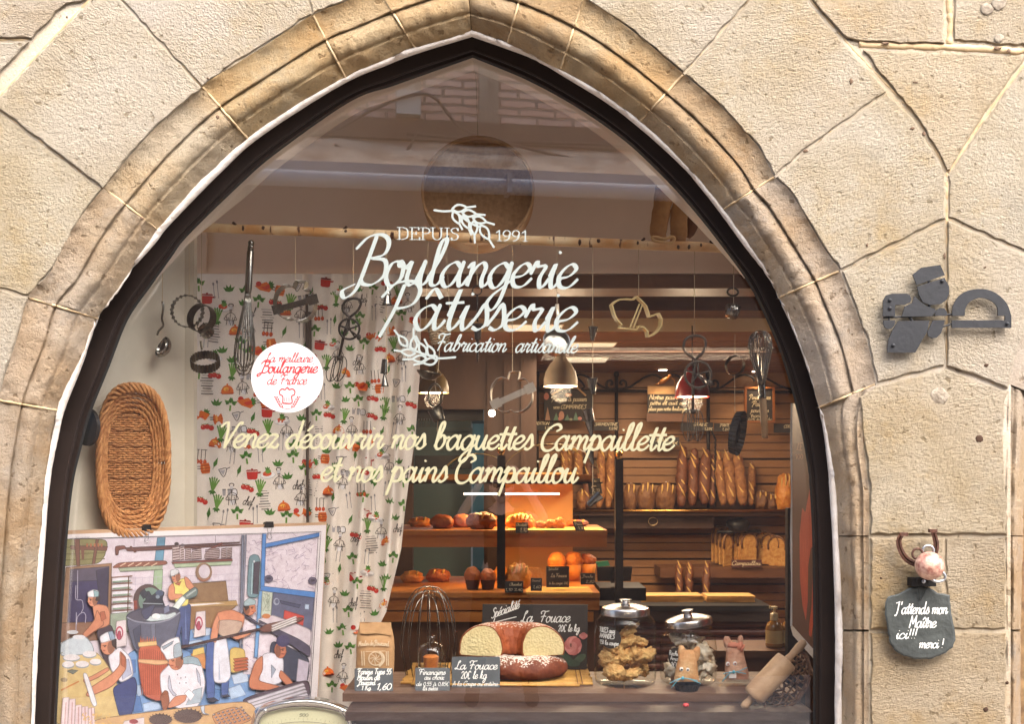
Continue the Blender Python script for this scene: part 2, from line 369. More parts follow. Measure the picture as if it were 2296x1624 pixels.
M_STONE = stone_mat('tooled_sandstone', (.61, .54, .445), (.52, .43, .31), (.53, .385, .20), True, 1.0, .019)
M_MOULD = stone_mat('moulded_sandstone', (.60, .425, .265), (.63, .50, .36), (.50, .31, .15), False, 1.0, .020)
M_MORT = stone_mat('lime_mortar', (.44, .36, .26), (.50, .42, .31), (.34, .26, .16), False, .7, .005)
M_JOINT = mat('dark_joint', (92, 70, 48), .95, var=(140, 112, 78), vscale=30)
M_RIB = mat('ochre_pointing', (164, 140, 106), .9, var=(186, 164, 130), vscale=14, bump=.6, bscale=30)
M_PLASTER = mat('white_plaster', (214, 208, 202), .8, var=(196, 186, 176), vscale=25, bump=.5, bscale=50)
M_FRAME = mat('brown_frame_paint', (27, 18, 15), .6, var=(33, 23, 19), vscale=9, spec=.25)
M_GASK = mat('black_gasket', (14, 13, 14), .6)
M_WHITEV = mat('white_vinyl', (134, 142, 140), .5)
M_CREAMV = mat('cream_vinyl', (150, 146, 118), .5)

# ---------------------------------------------------------------- the stone front
WY = -0.22
facade = thing('stone_facade', 'cream sandstone shop front of tooled voussoirs round a pointed arch', 'stone wall', (0, WY, 0))
LM = [((-70, 2100), (62, 2100)), ((-62, 1780), (66, 1780)), ((-58, 1415), (78, 1415)), ((-45, 1214), (89, 1247)), ((-28, 1040), (105, 1060)), ((-5, 898), (130, 921)), ((10, 847), (143, 885)),
      ((40, 753), (186, 795)), ((62, 667), (219, 714)), ((111, 612), (262, 652)), ((144, 545), (310, 580)), ((188, 476), (335, 543)), ((232, 421), (354, 515)), ((285, 356), (420, 440)), ((356, 278), (478, 380)),
      ((452, 192), (556, 312)), ((570, 117), (655, 243)), ((701, 32), (775, 174)), ((766, 6), (840, 145)), ((845, -28), (932, 108)), ((940, -62), (1000, 88)), ((1046, -88), (1057, 70))]
RM = [((1046, -88), (1057, 70)), ((1180, -58), (1138, 98)), ((1308, -6), (1256, 158)), ((1420, 70), (1340, 205)), ((1533, 165), (1434, 273)), ((1610, 232), (1505, 338)), ((1700, 329), (1588, 430)),
      ((1737, 396), (1620, 470)), ((1767, 423), (1648, 508)), ((1801, 476), (1674, 545)), ((1841, 545), (1712, 600)), ((1883, 607), (1746, 667)), ((1901, 655), (1766, 708)), ((1942, 760), (1802, 795)), ((1964, 862), (1836, 914))]
RJ = [((1964, 863), (1836, 915)), ((1940, 925), (1847, 950)), ((1936, 1000), (1858, 1006)), ((1948, 1100), (1872, 1092)), ((1948, 1203), (1878, 1203)), ((1948, 1415), (1888, 1415)), ((1948, 1780), (1884, 1780)), ((1948, 2100), (1884, 2100))]
JL = [898, 667, 421, 192, 32, -28]         # joints of the mouldings by the y of their outer end
JR = [-58, -6, 165, 396, 607, 862]
PROF = [(0, -.216), (.02, -.212), (.05, -.204), (.11, -.195), (.19, -.189), (.28, -.187), (.34, -.188), (.372, -.190), (.388, -.186), (.396, -.168), (.412, -.166), (.43, -.175), (.46, -.184), (.51, -.190), (.57, -.190), (.63, -.182),
        (.68, -.170), (.715, -.156), (.73, -.144), (.75, -.140), (.775, -.142), (.82, -.126), (.88, -.104), (.95, -.078), (1.0, -.056)]
PROFJ = [(0, -.212), (.06, -.205), (.12, -.202), (.17, -.206), (.19, -.186), (.23, -.183), (.30, -.190), (.38, -.194), (.46, -.188), (.54, -.172), (.58, -.150), (.62, -.145), (.70, -.13), (.80, -.102), (.90, -.078), (1.0, -.05)]
def pairspline(pairs, n):
    o = spline([Vector((p[0][0], p[0][1], 0)) for p in pairs], n); i = spline([Vector((p[1][0], p[1][1], 0)) for p in pairs], n)
    return o, i
def sweep(mb, pairs, prof, joints, n=14, seed=0, mirror=None):
    o, i = pairspline(pairs, n); K = len(pairs)
    jidx = sorted({q * n for q, p in enumerate(pairs) if p[0][1] in joints or p[0][1] in (joints or [])} | {0, (K - 1) * n})
    fx = (lambda x: mirror - x) if mirror else (lambda x: x)
    for bi in range(len(jidx) - 1):
        a, b = jidx[bi], jidx[bi + 1]; rnd = random.Random(seed * 100 + bi)
        tint = rnd.uniform(.9, 1.05); gy = max(0, min(1, (560 - i[(a + b) // 2].y) / 350)) + rnd.uniform(-.15, .15); c = tuple(255 * min(1, max(.2, (tint * v) ** .45)) for v in (1.0, 1 - gy * .09, 1 - gy * .26))
        rows = []; st = [a + .12] + list(range(a + 1, b)) + [b - .12]; off = rnd.uniform(-.003, .003)
        for q in st:
            k = int(q); fr = q - k; k2 = min(k + 1, len(o) - 1)
            O = o[k].lerp(o[k2], fr); I = i[k].lerp(i[k2], fr); row = []
            edge = min(q - a, b - q); fade = min(1, .55 + edge * .5)
            for t, y in prof:
                roll = max(0, 1 - abs(t - .56) / .17)
                y = -.216 + (y + .216) * .55; x = lerp(O.x, I.x, t); z = lerp(O.y, I.y, t)
                wv = .006 * noise.noise(Vector((x * .02, z * .02, t * 3 + seed))) + .005 * noise.noise(Vector((x * .06, z * .06, t * 6)))
                row.append(at(fx(x), z, y + off + wv + (1 - fade) * .030 * roll))
            rows.append(row)
        m = len(prof); vs = [p for r in rows for p in r]
        mb.add(vs, [(r * m + k, r * m + k + 1, (r + 1) * m + k + 1, (r + 1) * m + k) for r in range(len(rows) - 1) for k in range(m - 1)], 0, c)
        for r in (0, len(rows) - 1):                         # ends of the moulded stone turn in to the joint
            row = rows[r]; back = [Vector((p.x, p.y + .035, p.z)) for p in row]
            mb.add(row + back, [(k, k + 1, m + k + 1, m + k) for k in range(m - 1)], 0, tuple(v * .8 for v in c))
def arch_(*a, **k): mb = MB(); sweep(mb, *a, **k); mb.build('arch_moulding', M_MOULD, facade, smooth=True, ang=50)
arch_(LM, PROF, JL, seed=1); arch_(RM, PROF, JR, seed=2)
arch_(RJ, PROFJ, [863, 1203, 1415, 1780], seed=3)
arch_([p for p in RM if p[0][1] > 200], PROF, JR, seed=4, mirror=4227)
arch_([((1965, 863), (1908, 888)), ((1970, 1100), (1922, 1100)), ((1970, 1203), (1925, 1203)), ((1968, 1415), (1932, 1415)), ((1968, 1780), (1932, 1780))], PROFJ, [1203, 1415], seed=5, mirror=4227)
# mortar bed behind the mouldings, seen in their joints
mb = MB()
for prs, mir in ((LM, None), (RM + RJ, None)):
    o, i = pairspline(prs, 4); m = 6; vs = []
    for O, I in zip(o, i):
        for k in range(m):
            t = k / (m - 1); vs.append(at(lerp(O.x, I.x, t), lerp(O.y, I.y, t), lerp(-.200, -.125, t) + .022))
    mb.add(vs, [(r * m + k, r * m + k + 1, (r + 1) * m + k + 1, (r + 1) * m + k) for r in range(len(o) - 1) for k in range(m - 1)])
mb.build('joint_mortar', M_JOINT, facade)
# pale pointing drawn across the moulded stones at their joints
for prs, js in ((LM, JL), (RM, JR)):
    for O, I in prs:
        if O[1] in js:
            mb = MB(); mb.tube([at(lerp(O[0], I[0], t) + 1.5 * noise.noise(Vector((t * 9, O[1], 0))), lerp(O[1], I[1], t) + 1.5 * noise.noise(Vector((t * 9, O[1], 5))), -.216 + (y + .216) * .55 + .002) for t, y in PROF[1:]], [.0036 * (1 + .5 * noise.noise(Vector((q * .8, O[1], 3)))) for q in range(len(PROF) - 1)], 8)
            mb.build('pointing', M_RIB, facade, smooth=True)
# bedding sheet of the whole front, with the window opening left free
mb = MB(); ring = [p[0] for p in LM] + [p[0] for p in RM[1:]] + [p[0] for p in RJ]
def outp(x, y):
    cx, cy = 1000, 1000; dx, dy = x - cx, y - cy
    s = 1e9
    for lim, d in ((-1600, dx), (1500, dx)):
        if d and lim / d > 0: s = min(s, lim / d)
    for lim, d in ((-2150, dy), (1100, dy)):
        if d and lim / d > 0: s = min(s, lim / d)
    return (cx + dx * s, cy + dy * s)
vs = []
for x, y in ring:
    X, Y = outp(x, y)
    if x > 1900 and y > 720: X, Y = 2266 if y > 850 else 2290, y - (0 if y > 850 else 60)
    vs += [at(x, y, -.2122), at(X, Y, -.2122)]
mb.add(vs, [(2 * k, 2 * k + 1, 2 * k + 3, 2 * k + 2) for k in range(len(ring) - 1)], 0, (255, 255, 255))
mb.build('mortar', M_MORT, facade)
# back of the wall, so that no daylight leaks through the joints
mb = MB(); vs = []
for x, y in ring:
    X, Y = outp(x, y); vs += [at(x, y, -.15), at(X, Y, -.15)]
mb.add(vs, [(2 * k, 2 * k + 1, 2 * k + 3, 2 * k + 2) for k in range(len(ring) - 1)])
mb.build('wall_core', M_JOINT, facade)
STONES = [  # outline, direction of the tool marks (degrees), tint
 ([701, 32, 620, 83, 530, 138, 453, 195, 235, -40, 330, -140, 480, -262, 655, -180], -38, (1.0, .985, .97)),
 ([453, 197, 356, 278, 285, 356, 231, 423, -26, 228, 2, 213, 100, 108, 200, 2, 236, -38], -33, (1, .97, .92)),
 ([230, 424, 188, 476, 151, 545, 111, 612, 64, 666, -170, 600, -260, 558, -120, 400, -28, 231], -28, (1, .95, .86)),
 ([63, 669, 40, 753, 10, 847, -4, 893, -420, 860, -420, 620, -262, 560], -20, (1.03, 1.0, .96)),
 ([-6, 899, -28, 1040, -45, 1214, -58, 1415, -62, 1780, -420, 1780, -420, 866], 0, (1, .97, .93)),
 ([701, 31, 766, 5, 845, -29, 940, -63, 1045, -90, 1045, -400, 660, -300, 656, -182], -60, (1, .97, .93)),
 ([1047, -90, 1180, -59, 1307, -8, 1345, -232, 1348, -400, 1047, -400], 60, (1, .97, .93)),
 ([72, 86, 148, 8, 196, 0, 232, -42, 326, -146, 470, -272, -420, -272, -420, 86], 5, (1, .97, .93)),
 ([68, 92, -2, 166, -30, 226, -122, 398, -262, 553, -420, 540, -420, 92], 5, (.98, .96, .92)),
 ([1309, -5, 1420, 69, 1480, 119, 1533, 163, 1679, -1, 1756, -95, 1600, -230, 1350, -230], 12, (1.0, .98, .94)),
 ([1535, 166, 1610, 231, 1700, 328, 1738, 394, 1808, 333, 1987, 205, 1962, 168, 1895, 100, 1812, 2, 1758, -92, 1681, 0], 8, (1.0, .97, .90)),
 ([1739, 397, 1767, 422, 1801, 475, 1842, 544, 1884, 605, 2120, 490, 2119, 402, 2112, 369, 2047, 262, 1988, 208, 1810, 336], 28, (1.04, 1.01, .97)),
 ([1886, 608, 1903, 655, 1944, 760, 1966, 860, 2119, 821, 2119, 494], 24, (1.03, 1.0, .96)),
 ([1926, 890, 1965, 866, 2121, 827, 2262, 878, 2254, 900, 2250, 1000, 2257, 1100, 2258, 1200, 1951, 1200, 1951, 1100, 1938, 1000], 8, (1, .95, .85)),
 ([1951, 1206, 2115, 1206, 2115, 1412, 1951, 1412], 5, (.98, .91, .80)), ([2119, 1206, 2256, 1206, 2256, 1412, 2119, 1412], 5, (1.0, .94, .84)), ([1951, 1419, 2256, 1419, 2256, 1780, 1951, 1780], 5, (.97, .89, .77)),
 ([1936, 112, 1962, 150, 1974, 166, 2050, 256, 2112, 358, 2122, 382, 2131, 380, 2201, 266, 2290, 142, 2306, 124, 2122, 117], 10, (1.0, .94, .84)),
 ([1818, 0, 1898, 88, 1920, 94, 2119, 97, 2116, 0, 2116, -272, 1600, -272, 1762, -93], 8, (1.0, .955, .89)),
 ([2136, -272, 2138, 90, 2306, 104, 2440, -20, 2440, -272], 8, (.98, .95, .9)),
 ([2126, 394, 2204, 272, 2296, 147, 2500, -60, 2720, 300, 2520, 650, 2296, 563, 2246, 541, 2125, 488], -28, (1.03, 1.0, .95)),
 ([2124, 493, 2245, 545, 2296, 567, 2390, 600, 2345, 660, 2287, 772, 2268, 847, 2261, 871, 2123, 821], -18, (1.02, .98, .92))]
mb = MB()
for si, (fl, ang, tint) in enumerate(STONES):
    pts = [Vector((fl[i], fl[i + 1], 0)) for i in range(0, len(fl), 2)]; rnd = random.Random(si)
    # finer outline with a worn, uneven arris
    out = []
    for i, p in enumerate(pts):
        q = pts[(i + 1) % len(pts)]; n = max(1, int((q - p).length / 14))
        for k in range(n): out.append(p.lerp(q, k / n))
    area = sum(a.x * b.y - b.x * a.y for a, b in zip(out, out[1:] + out[:1])); sg = 1 if area > 0 else -1; N_ = len(out)
    nor = []
    for i in range(N_):
        t = (out[(i + 1) % N_] - out[i - 1]); nor.append(Vector((-t.y, t.x, 0)).normalized() * sg)
    def rg(d, j): return [p + nn * (d + j * noise.noise(Vector((p.x * .05, p.y * .05, si * 3.7))) + j * .6 * noise.noise(Vector((p.x * .17, p.y * .17, si * 9.1)))) for p, nn in zip(out, nor)]
    r0, r1, r2 = rg(1.2, 3.2), rg(1.8, 3.4), rg(4.6, 4.2)
    lift = rnd.uniform(-.003, .003); tk = rnd.uniform(.92, 1.03); cx = sum(p.x for p in out) / N_; cy = sum(p.y for p in out) / N_
    ca, sa = math.cos(R(ang)), math.sin(R(ang)); ox, oy = rnd.uniform(0, 50), rnd.uniform(0, 50)
    def uv(p): X = (p.x - cx) / 706; Y = (p.y - cy) / 706; return (X * ca - Y * sa + ox, X * sa + Y * ca + oy)
    cc = tuple(255 * min(1.0, v * tk) ** .45 for v in tint)
    V = [at(p.x, p.y, -.2035) for p in r0] + [at(p.x, p.y, -.2165 + lift) for p in r1] + [at(p.x, p.y, -.2215 + lift + .0015 * noise.noise(Vector((p.x * .03, p.y * .03, si)))) for p in r2]
    U = [uv(p) for p in r0 + r1 + r2]
    mb.add(V, [(a * N_ + i, a * N_ + (i + 1) % N_, (a + 1) * N_ + (i + 1) % N_, (a + 1) * N_ + i) for a in (0, 1) for i in range(N_)], 0, cc, U)
    b0 = 2 * N_; mb.poly(V[b0:], 0, cc, U[b0:])
mb.build('tooled_stone', M_STONE, facade)
# raised mortar ribs of the wide joints, top right and along the extrados
for pl, r, nse in (([(1925, 100), (2010, 103), (2122, 107), (2200, 110), (2300, 115), (2330, 100)], 8.5, 2), ([(2126, -200), (2127, -20), (2129, 50), (2128, 100)], 8, 2), ([(-200, 90), (0, 89), (66, 89)], 4, 1.5),
                   ([(1812, -6), (1900, 97), (1965, 166), (2050, 260), (2114, 368), (2122, 400), (2122, 490), (2122, 640), (2122, 823)], 4, 1), ([(2124, 388), (2203, 269), (2296, 144), (2400, 30)], 4.5, 1), ([(1985, 207), (1860, 297), (1745, 392)], 3, 1), ([(2119, 492), (1990, 556), (1890, 606)], 3, 1), ([(2123, 491), (2246, 543), (2330, 577)], 3, 1),
                   ([(1966, 863), (2121, 824), (2260, 875)], 3, 1), ([(200, 1), (100, 108), (0, 215), (-28, 231)], 4, 1), ([(453, 196), (345, 72), (235, -41)], 3.5, 1), ([(231, 424), (110, 330), (-25, 229)], 3.5, 1), ([(1535, 164), (1600, 90), (1680, -1)], 3, 1)):
    q = spline([Vector((a, b, 0)) for a, b in pl], 16); k = .0012; mb = MB()
    mb.tube([at(p.x + nse * noise.noise(p * .05), p.y + nse * noise.noise(p * .05 + Vector((5, 5, 5))), -.2085 + .0014 * noise.noise(p * .11)) for p in q], [r * 1.1 * k * (1 + .35 * noise.noise(p * .06)) for p in q], 8, flat=.9); mb.build('pointing', M_RIB, facade, smooth=True)
# small repairs, plugs and chips on the stones
M_PLUG = mat('grey_plug', (150, 140, 125), .9, var=(110, 98, 84), vscale=40, bump=.6, bscale=80)
M_CHIP = mat('dark_hole', (58, 38, 24), .95)
M_CHIP2 = mat('weathered_chip', (112, 92, 74), .95, var=(78, 56, 40), vscale=70)
M_REDST = mat('iron_stain', (125, 84, 52), .95, var=(150, 105, 66), vscale=60)
for x, y, r in ((2106, 888, 20), (2240, 6, 16), (2213, 20, 14), (2240, 85, 10)):
    mb = MB(); mb.ell(at(x, y, -.2225), (r * .0014, .003, r * .0013), None, 14, 6, .25, 6, int(x)); mb.build('filled_hole', M_PLUG, facade, smooth=True)
for x, y, r in ((2211, 820, 6), (2210, 1652 - 60, 6), (2258, 1532, 4), (2196, 985, 9), (1975, 1297, 3)): mb = MB(); mb.ell(at(x, y, -.2225), (r * .0014, .002, r * .0012), None, 10, 6, .4, 6, int(x)); mb.build('pit', M_CHIP, facade, smooth=True)
for x, y, w_, h_ in ((1806, 338, 9, 4), (1908, 182, 5, 7), (2046, 288, 7, 4), (2072, 300, 6, 5), (1985, 96, 12, 3), (2236, 108, 12, 4), (2262, 113, 6, 5), (2210, 600, 9, 3), (2052, 184, 8, 2), (214, 0, 10, 5), (488, 262, 5, 5), (318, 490, 6, 4), (2118, 575, 3, 8), (466, 175, 4, 2), (150, 38, 3, 3), (1944, 550, 4, 4)):
    mb = MB(); mb.ell(at(x, y, -.2225), (w_ * .0009, .0016, h_ * .0011), None, 16, 8, .9, 9, int(x + y)); mb.build('chip', M_CHIP2, facade, smooth=True)
# ragged white plaster strip between stone and window frame
FO_L = [(74, 2100), (77, 1700), (77, 1624), (86, 1415), (97, 1247), (111, 1080), (129, 981), (144, 917), (181, 823), (221, 712), (268, 635), (346, 545), (379, 503), (497, 382), (587, 302), (766, 188), (867, 144), (934, 118), (1058, 80)]
FI_L = [(123, 2100), (125, 1700), (127, 1624), (138, 1415), (150, 1225), (164, 1090), (183, 1005), (203, 930), (246, 822), (287, 718), (338, 643), (384, 578), (420, 530), (528, 424), (614, 348), (783, 229), (880, 193), (950, 168), (1060, 129)]
FO_R = [(1058, 80), (1135, 107), (1202, 134), (1290, 185), (1370, 235), (1450, 298), (1532, 374), (1600, 455), (1666, 545), (1727, 629), (1784, 753), (1817, 847), (1844, 947), (1858, 1048), (1861, 1090), (1868, 1214), (1874, 1415), (1873, 1624), (1873, 2100)]
FI_R = [(1060, 129), (1125, 155), (1185, 181), (1262, 222), (1340, 271), (1415, 328), (1495, 405), (1560, 478), (1621, 556), (1680, 640), (1738, 763), (1769, 855), (1794, 955), (1812, 1055), (1815, 1090), (1821, 1214), (1823, 1415), (1823, 1624), (1823, 2100)]
mb = MB()
for prs, fo in ((LM, FO_L), (RM + RJ, FO_R)):
    ins = spline([Vector((p[1][0], p[1][1], 0)) for p in prs], 8)
    if prs is LM: pass
    fos = spline([Vector((p[0], p[1], 0)) for p in fo], 8); vs = []
    for p in fos:
        q = min(ins, key=lambda t: (t - p).length); d = (q - p)
        d = d.normalized() if d.length > .5 else Vector((0, -1, 0)); wdt = max(9, (q - p).length + 4) + 3.0 * noise.noise(p * .035) + 2.0 * noise.noise(p * .12)
        a = p + d * wdt; i_ = p - d * 3
        vs += [at(a.x, a.y, -.120), at(lerp(a.x, p.x, .2), lerp(a.y, p.y, .2), -.136), at(p.x, p.y, -.122), at(i_.x, i_.y, -.03)]
    mb.add(vs, [(r * 4 + k, r * 4 + k + 1, r * 4 + k + 5, r * 4 + k + 4) for r in range(len(fos) - 1) for k in range(3)])
mb.build('plaster_strip', M_PLASTER, facade, smooth=True)

# ---------------------------------------------------------------- the shop window: frame, pane, painted lettering, stickers
win = thing('shop_window', 'large pointed arch shop window in a dark brown frame with bakery lettering', 'shop window', at(970, 1700, 0))
mb = MB()
PF = [(-.02, .0), (0, -.046), (.05, -.050), (.62, -.050), (.68, -.047), (.70, -.036), (.74, -.034), (.86, -.034), (.90, -.028)]
for fo, fi in ((FO_L, FI_L), (FO_R, FI_R)):
    o = spline([Vector((a, b, 0)) for a, b in fo], 6); i = spline([Vector((a, b, 0)) for a, b in fi], 6); m = len(PF); vs = []
    for O, I in zip(o, i):
        for t, y in PF: vs.append(at(lerp(O.x, I.x, t), lerp(O.y, I.y, t), y))
    mb.add(vs, [(r * m + k, r * m + k + 1, (r + 1) * m + k + 1, (r + 1) * m + k) for r in range(len(o) - 1) for k in range(m - 1)])
mb.build('frame', M_FRAME, win, smooth=True, ang=35)
mb = MB()
PG = [(.90, -.028), (.93, -.024), (1.0, -.018), (1.0, .0), (1.0, .03), (.75, .035)]
for fo, fi in ((FO_L, FI_L), (FO_R, FI_R)):
    o = spline([Vector((a, b, 0)) for a, b in fo], 6); i = spline([Vector((a, b, 0)) for a, b in fi], 6); m = len(PG); vs = []
    for O, I in zip(o, i):
        for t, y in PG: vs.append(at(lerp(O.x, I.x, t), lerp(O.y, I.y, t), y))
    mb.add(vs, [(r * m + k, r * m + k + 1, (r + 1) * m + k + 1, (r + 1) * m + k) for r in range(len(o) - 1) for k in range(m - 1)])
mb.build('gasket', M_GASK, win, smooth=True, ang=35)
M_PANE = glass_mat('window_glass', (.985, .985, .98), 2.08)
mb = MB(); op = [(lerp(a[0], b[0], .93), lerp(a[1], b[1], .93)) for a, b in zip(FO_L, FI_L)] + [(lerp(a[0], b[0], .93), lerp(a[1], b[1], .93)) for a, b in list(zip(FO_R, FI_R))[1:]]
mb.prism([at(x, y, -.003) for x, y in op], (0, .006, 0))
mb.build('glass_pane', M_PANE, win)
fm = flatmap(-.0042)
mb = MB(); text(mb, 'DEPUIS', fm, 890, 1027, 536.5, 13.4, .125, 0, .62, 0, slope=.012, font=SER, smooth=True)
text(mb, '1991', fm, 1113, 1183, 540, 11.6, .135, 0, .55, 0, slope=.012, font=SER)
mb.build('lettering', M_WHITEV, win)
mb = MB(); text(mb, 'Boulangerie', fm, 768, 1296, 636, 53, .105, .25, .74, .45, slope=.020, capk=1.0)
text(mb, 'Pâtisserie', fm, 850, 1296, 736, 53, .105, .25, .74, .45, slope=.016, capk=.95)
mb.build('lettering', M_WHITEV, win)
mb = MB(); text(mb, 'Fabrication  artisanale', fm, 981, 1296, 787, 18.5, .115, .45, .5, .6, slope=.014, capk=1.05)
mb.build('lettering', M_WHITEV, win)
mb = MB(); text(mb, 'Venez découvrir nos baguettes Campaillette', fm, 497, 1513, 1004, 30, .12, .26, .45, .6, slope=.006, capk=.92)
text(mb, 'et nos pains Campaillou', fm, 722, 1297, 1079, 31, .12, .26, .45, .6, slope=.006, capk=.95)
mb.build('lettering', M_CREAMV, win)
def ear(mb, tr, grains, stems, hw, f=fm, col=None):
    for x, y, dx, dy, l, awn in grains:
        c = Vector((*tr(x, y), 0)); d = Vector((dx, dy, 0)).normalized(); n = Vector((-d.y, d.x, 0)); L_ = l
        loop = [c - d * L_, c - d * L_ * .35 + n * L_ * .46, c + d * L_ * .35 + n * L_ * .42, c + d * L_, c + d * L_ * .35 - n * L_ * .42, c - d * L_ * .35 - n * L_ * .46, c - d * L_]
        ribbon(mb, [(p.x, p.y) for p in loop], hw, f, col=col)
        if awn: e = c + d * L_ * (1 + awn); ribbon(mb, [(c.x + d.x * L_, c.y + d.y * L_), (e.x, e.y)], hw * .95, f, smooth=False, col=col)
    for st in stems: ribbon(mb, [tr(*p) for p in st], hw, f, col=col)
mb = MB()
ear(mb, Z2, [(785, 1392, 1, -.12, 16, 1.4), (850, 1426, 1, .1, 15, 1.5), (765, 1452, .5, 1, 15, 1.1), (920, 1470, 1, .3, 15, 1.4), (828, 1482, .45, 1, 15, 1.2), (885, 1520, .05, 1, 15, 1.4), (955, 1550, .6, 1, 18, 1.3)],
    [[(620, 1405), (680, 1412), (735, 1410), (760, 1418), (860, 1490), (930, 1520)]], 2.4)
ear(mb, C4, [(60, 400, -.8, -1, 15, 1.2), (200, 445, 0, -1, 15, 1.5), (130, 550, -1, -.15, 15, 1.2), (320, 510, -.5, -1, 15, 1.3), (285, 635, -1, .05, 15, 1.6), (430, 545, -.5, -1, 15, 1.2), (425, 672, -1, .2, 15, 1.6)],
    [[(755, 615), (640, 626), (520, 628), (500, 600), (400, 590), (250, 540), (140, 470)]], 2.4)
mb.build('wheat_ear', M_WHITEV, win)
M_STK = mat('white_sticker', (186, 184, 186), .4); M_STKR = mat('red_ink', (190, 42, 48), .5)
def sticker(parent, cx, cy, rx, ry, Y):
    f1 = lambda px, py, e: at(cx + (px - 644) * rx / 81, cy + (py - 847) * ry / 79, Y - e)
    mb = MB(); mb.prism([f1(x, y, .0004) for x, y in ellipse(644, 847, 81, 79, 64)], (0, .0004, 0)); st = mb.build('sticker', M_STK, parent)
    f = lambda px, py, e: f1(px, py, e + .0009); mb = MB()
    text(mb, 'La meilleure', f, 594, 702, 812, 10.5, .10, .3, .5, .6); text(mb, 'Boulangerie', f, 577, 713, 836, 13.5, .125, .3, .4, .6); text(mb, 'de France', f, 600, 689, 862, 11, .10, .3, .5, .6)
    ribbon(mb, [(634, 904), (634, 889), (628, 885), (627, 877), (633, 872), (639, 874), (644, 869), (649, 874), (655, 872), (661, 877), (660, 885), (654, 889), (654, 904), (634, 904)], 1.2, f)
    for x in (638, 642, 646, 650): ribbon(mb, [(x, 892), (x, 901)], .5, f, smooth=False)
    for sx in (-1, 1):
        ribbon(mb, [(644, 918), (644 + sx * 12, 914), (644 + sx * 20, 906), (644 + sx * 25, 893)], .45, f)
        for t in range(5):
            x = 644 + sx * (13 + t * 3.0); y = 913 - t * 5.2
            for k in (-1, 1): mb.poly([f(px, py, .0001) for px, py in ellipse(x + k * 2.4, y - 1.2, 3.2, 1.3, 8, -sx * 1.0 + k * .5)])
    mb.build('printing', M_STKR, st)
sticker(win, 644, 847, 81, 79, -.0042)

# ---------------------------------------------------------------- cut-steel baker emblem on the right
M_STEEL = mat('dark_blued_steel', (24, 26, 33), .65, metal=.1, var=(18, 20, 26), vscale=25, bump=.12, bscale=60)
em = thing('wall_emblem', 'cut steel silhouette of a baker holding a round loaf on a peel', 'emblem', at(2121, 790, -.235))
def plate(name, flat, parent, y=-.246, th=.005, sm=False, holes=None):
    pts = Z6.L(flat)
    if sm: pts = [(p.x, p.y) for p in spline([Vector((a, b, 0)) for a, b in pts], 4, True)]
    mb = MB(); mb.prism([at(a, b, y) for a, b in pts], (0, th, 0)); return mb.build(name, M_STEEL, parent)
plate('hat', [1533, 212, 1590, 165, 1718, 147, 1748, 215, 1560, 280], em); plate('head', [1562, 292, 1745, 232, 1776, 290, 1776, 340, 1760, 380, 1720, 408, 1650, 415, 1600, 395, 1575, 345], em)
plate('forearm', [1335, 490, 1335, 385, 1355, 350, 1395, 339, 1490, 339, 1514, 348, 1524, 372, 1514, 398, 1480, 412, 1415, 415, 1415, 490], em)
plate('hand', [1338, 518, 1415, 518, 1412, 548, 1395, 570, 1370, 577, 1348, 565, 1336, 540], em)
plate('torso', [1460, 493, 1480, 425, 1530, 400, 1537, 375, 1545, 356, 1580, 390, 1630, 425, 1682, 440, 1690, 460, 1660, 490], em)
plate('leg', [1435, 522, 1645, 518, 1632, 590, 1590, 660, 1570, 700, 1550, 733, 1362, 733, 1370, 650, 1400, 580], em)
plate('upper_arm', [1680, 485, 1690, 450, 1715, 434, 1745, 438, 1763, 462, 1762, 488], em); plate('forearm', [1668, 518, 1748, 516, 1738, 560, 1722, 605, 1695, 633, 1662, 638, 1636, 622, 1632, 598], em)
D_o = [1797, 487, 1800, 430, 1830, 370, 1880, 328, 1960, 308, 2040, 314, 2110, 350, 2165, 410, 2192, 487]; D_i = [2102, 487, 2098, 430, 2060, 388, 1990, 366, 1920, 390, 1887, 435, 1880, 487]
_sp = lambda fl: [v for p in spline([Vector((fl[i], fl[i + 1], 0)) for i in range(0, len(fl), 2)], 5) for v in (p.x, p.y)]
plate('loaf', _sp(D_o) + _sp(D_i), em); plate('peel_blade', [1795, 517, 2150, 517, 2150, 487, 2192, 487, 2193, 567, 1795, 567], em)
mb = MB()
for y in (480, 540): a = at(*Z6(1335 if y == 480 else 1735, y + 20), -.238); b = at(*Z6(1800, y + (-2 if y == 480 else 0)), -.238); mb.tube([a, b], .003, 6)
mb.tube([at(*Z6(1375, 480), -.239), at(*Z6(1375, 530), -.239)], .003, 6); mb.tube([at(*Z6(1640, 255), -.239), at(*Z6(1645, 300), -.239)], .004, 6); mb.tube([at(*Z6(1650, 400), -.239), at(*Z6(1640, 440), -.239)], .004, 6)
mb.tube([at(*Z6(1500, 480), -.238), at(*Z6(1540, 540), -.238)], .004, 6)
mb.build('tie_bar', M_STEEL, em)
for x, y in ((1383, 382), (1383, 436), (1733, 254), (1405, 684), (2168, 540)):
    mb = MB(); c = at(*Z6(x, y), -.25); mb.lathe([(0, .002), (.0028, .0015), (.0052, 0), (.0052, -.028)], TR(c, rotm(90)), 12); mb.build('bolt', M_STEEL, em, smooth=True)

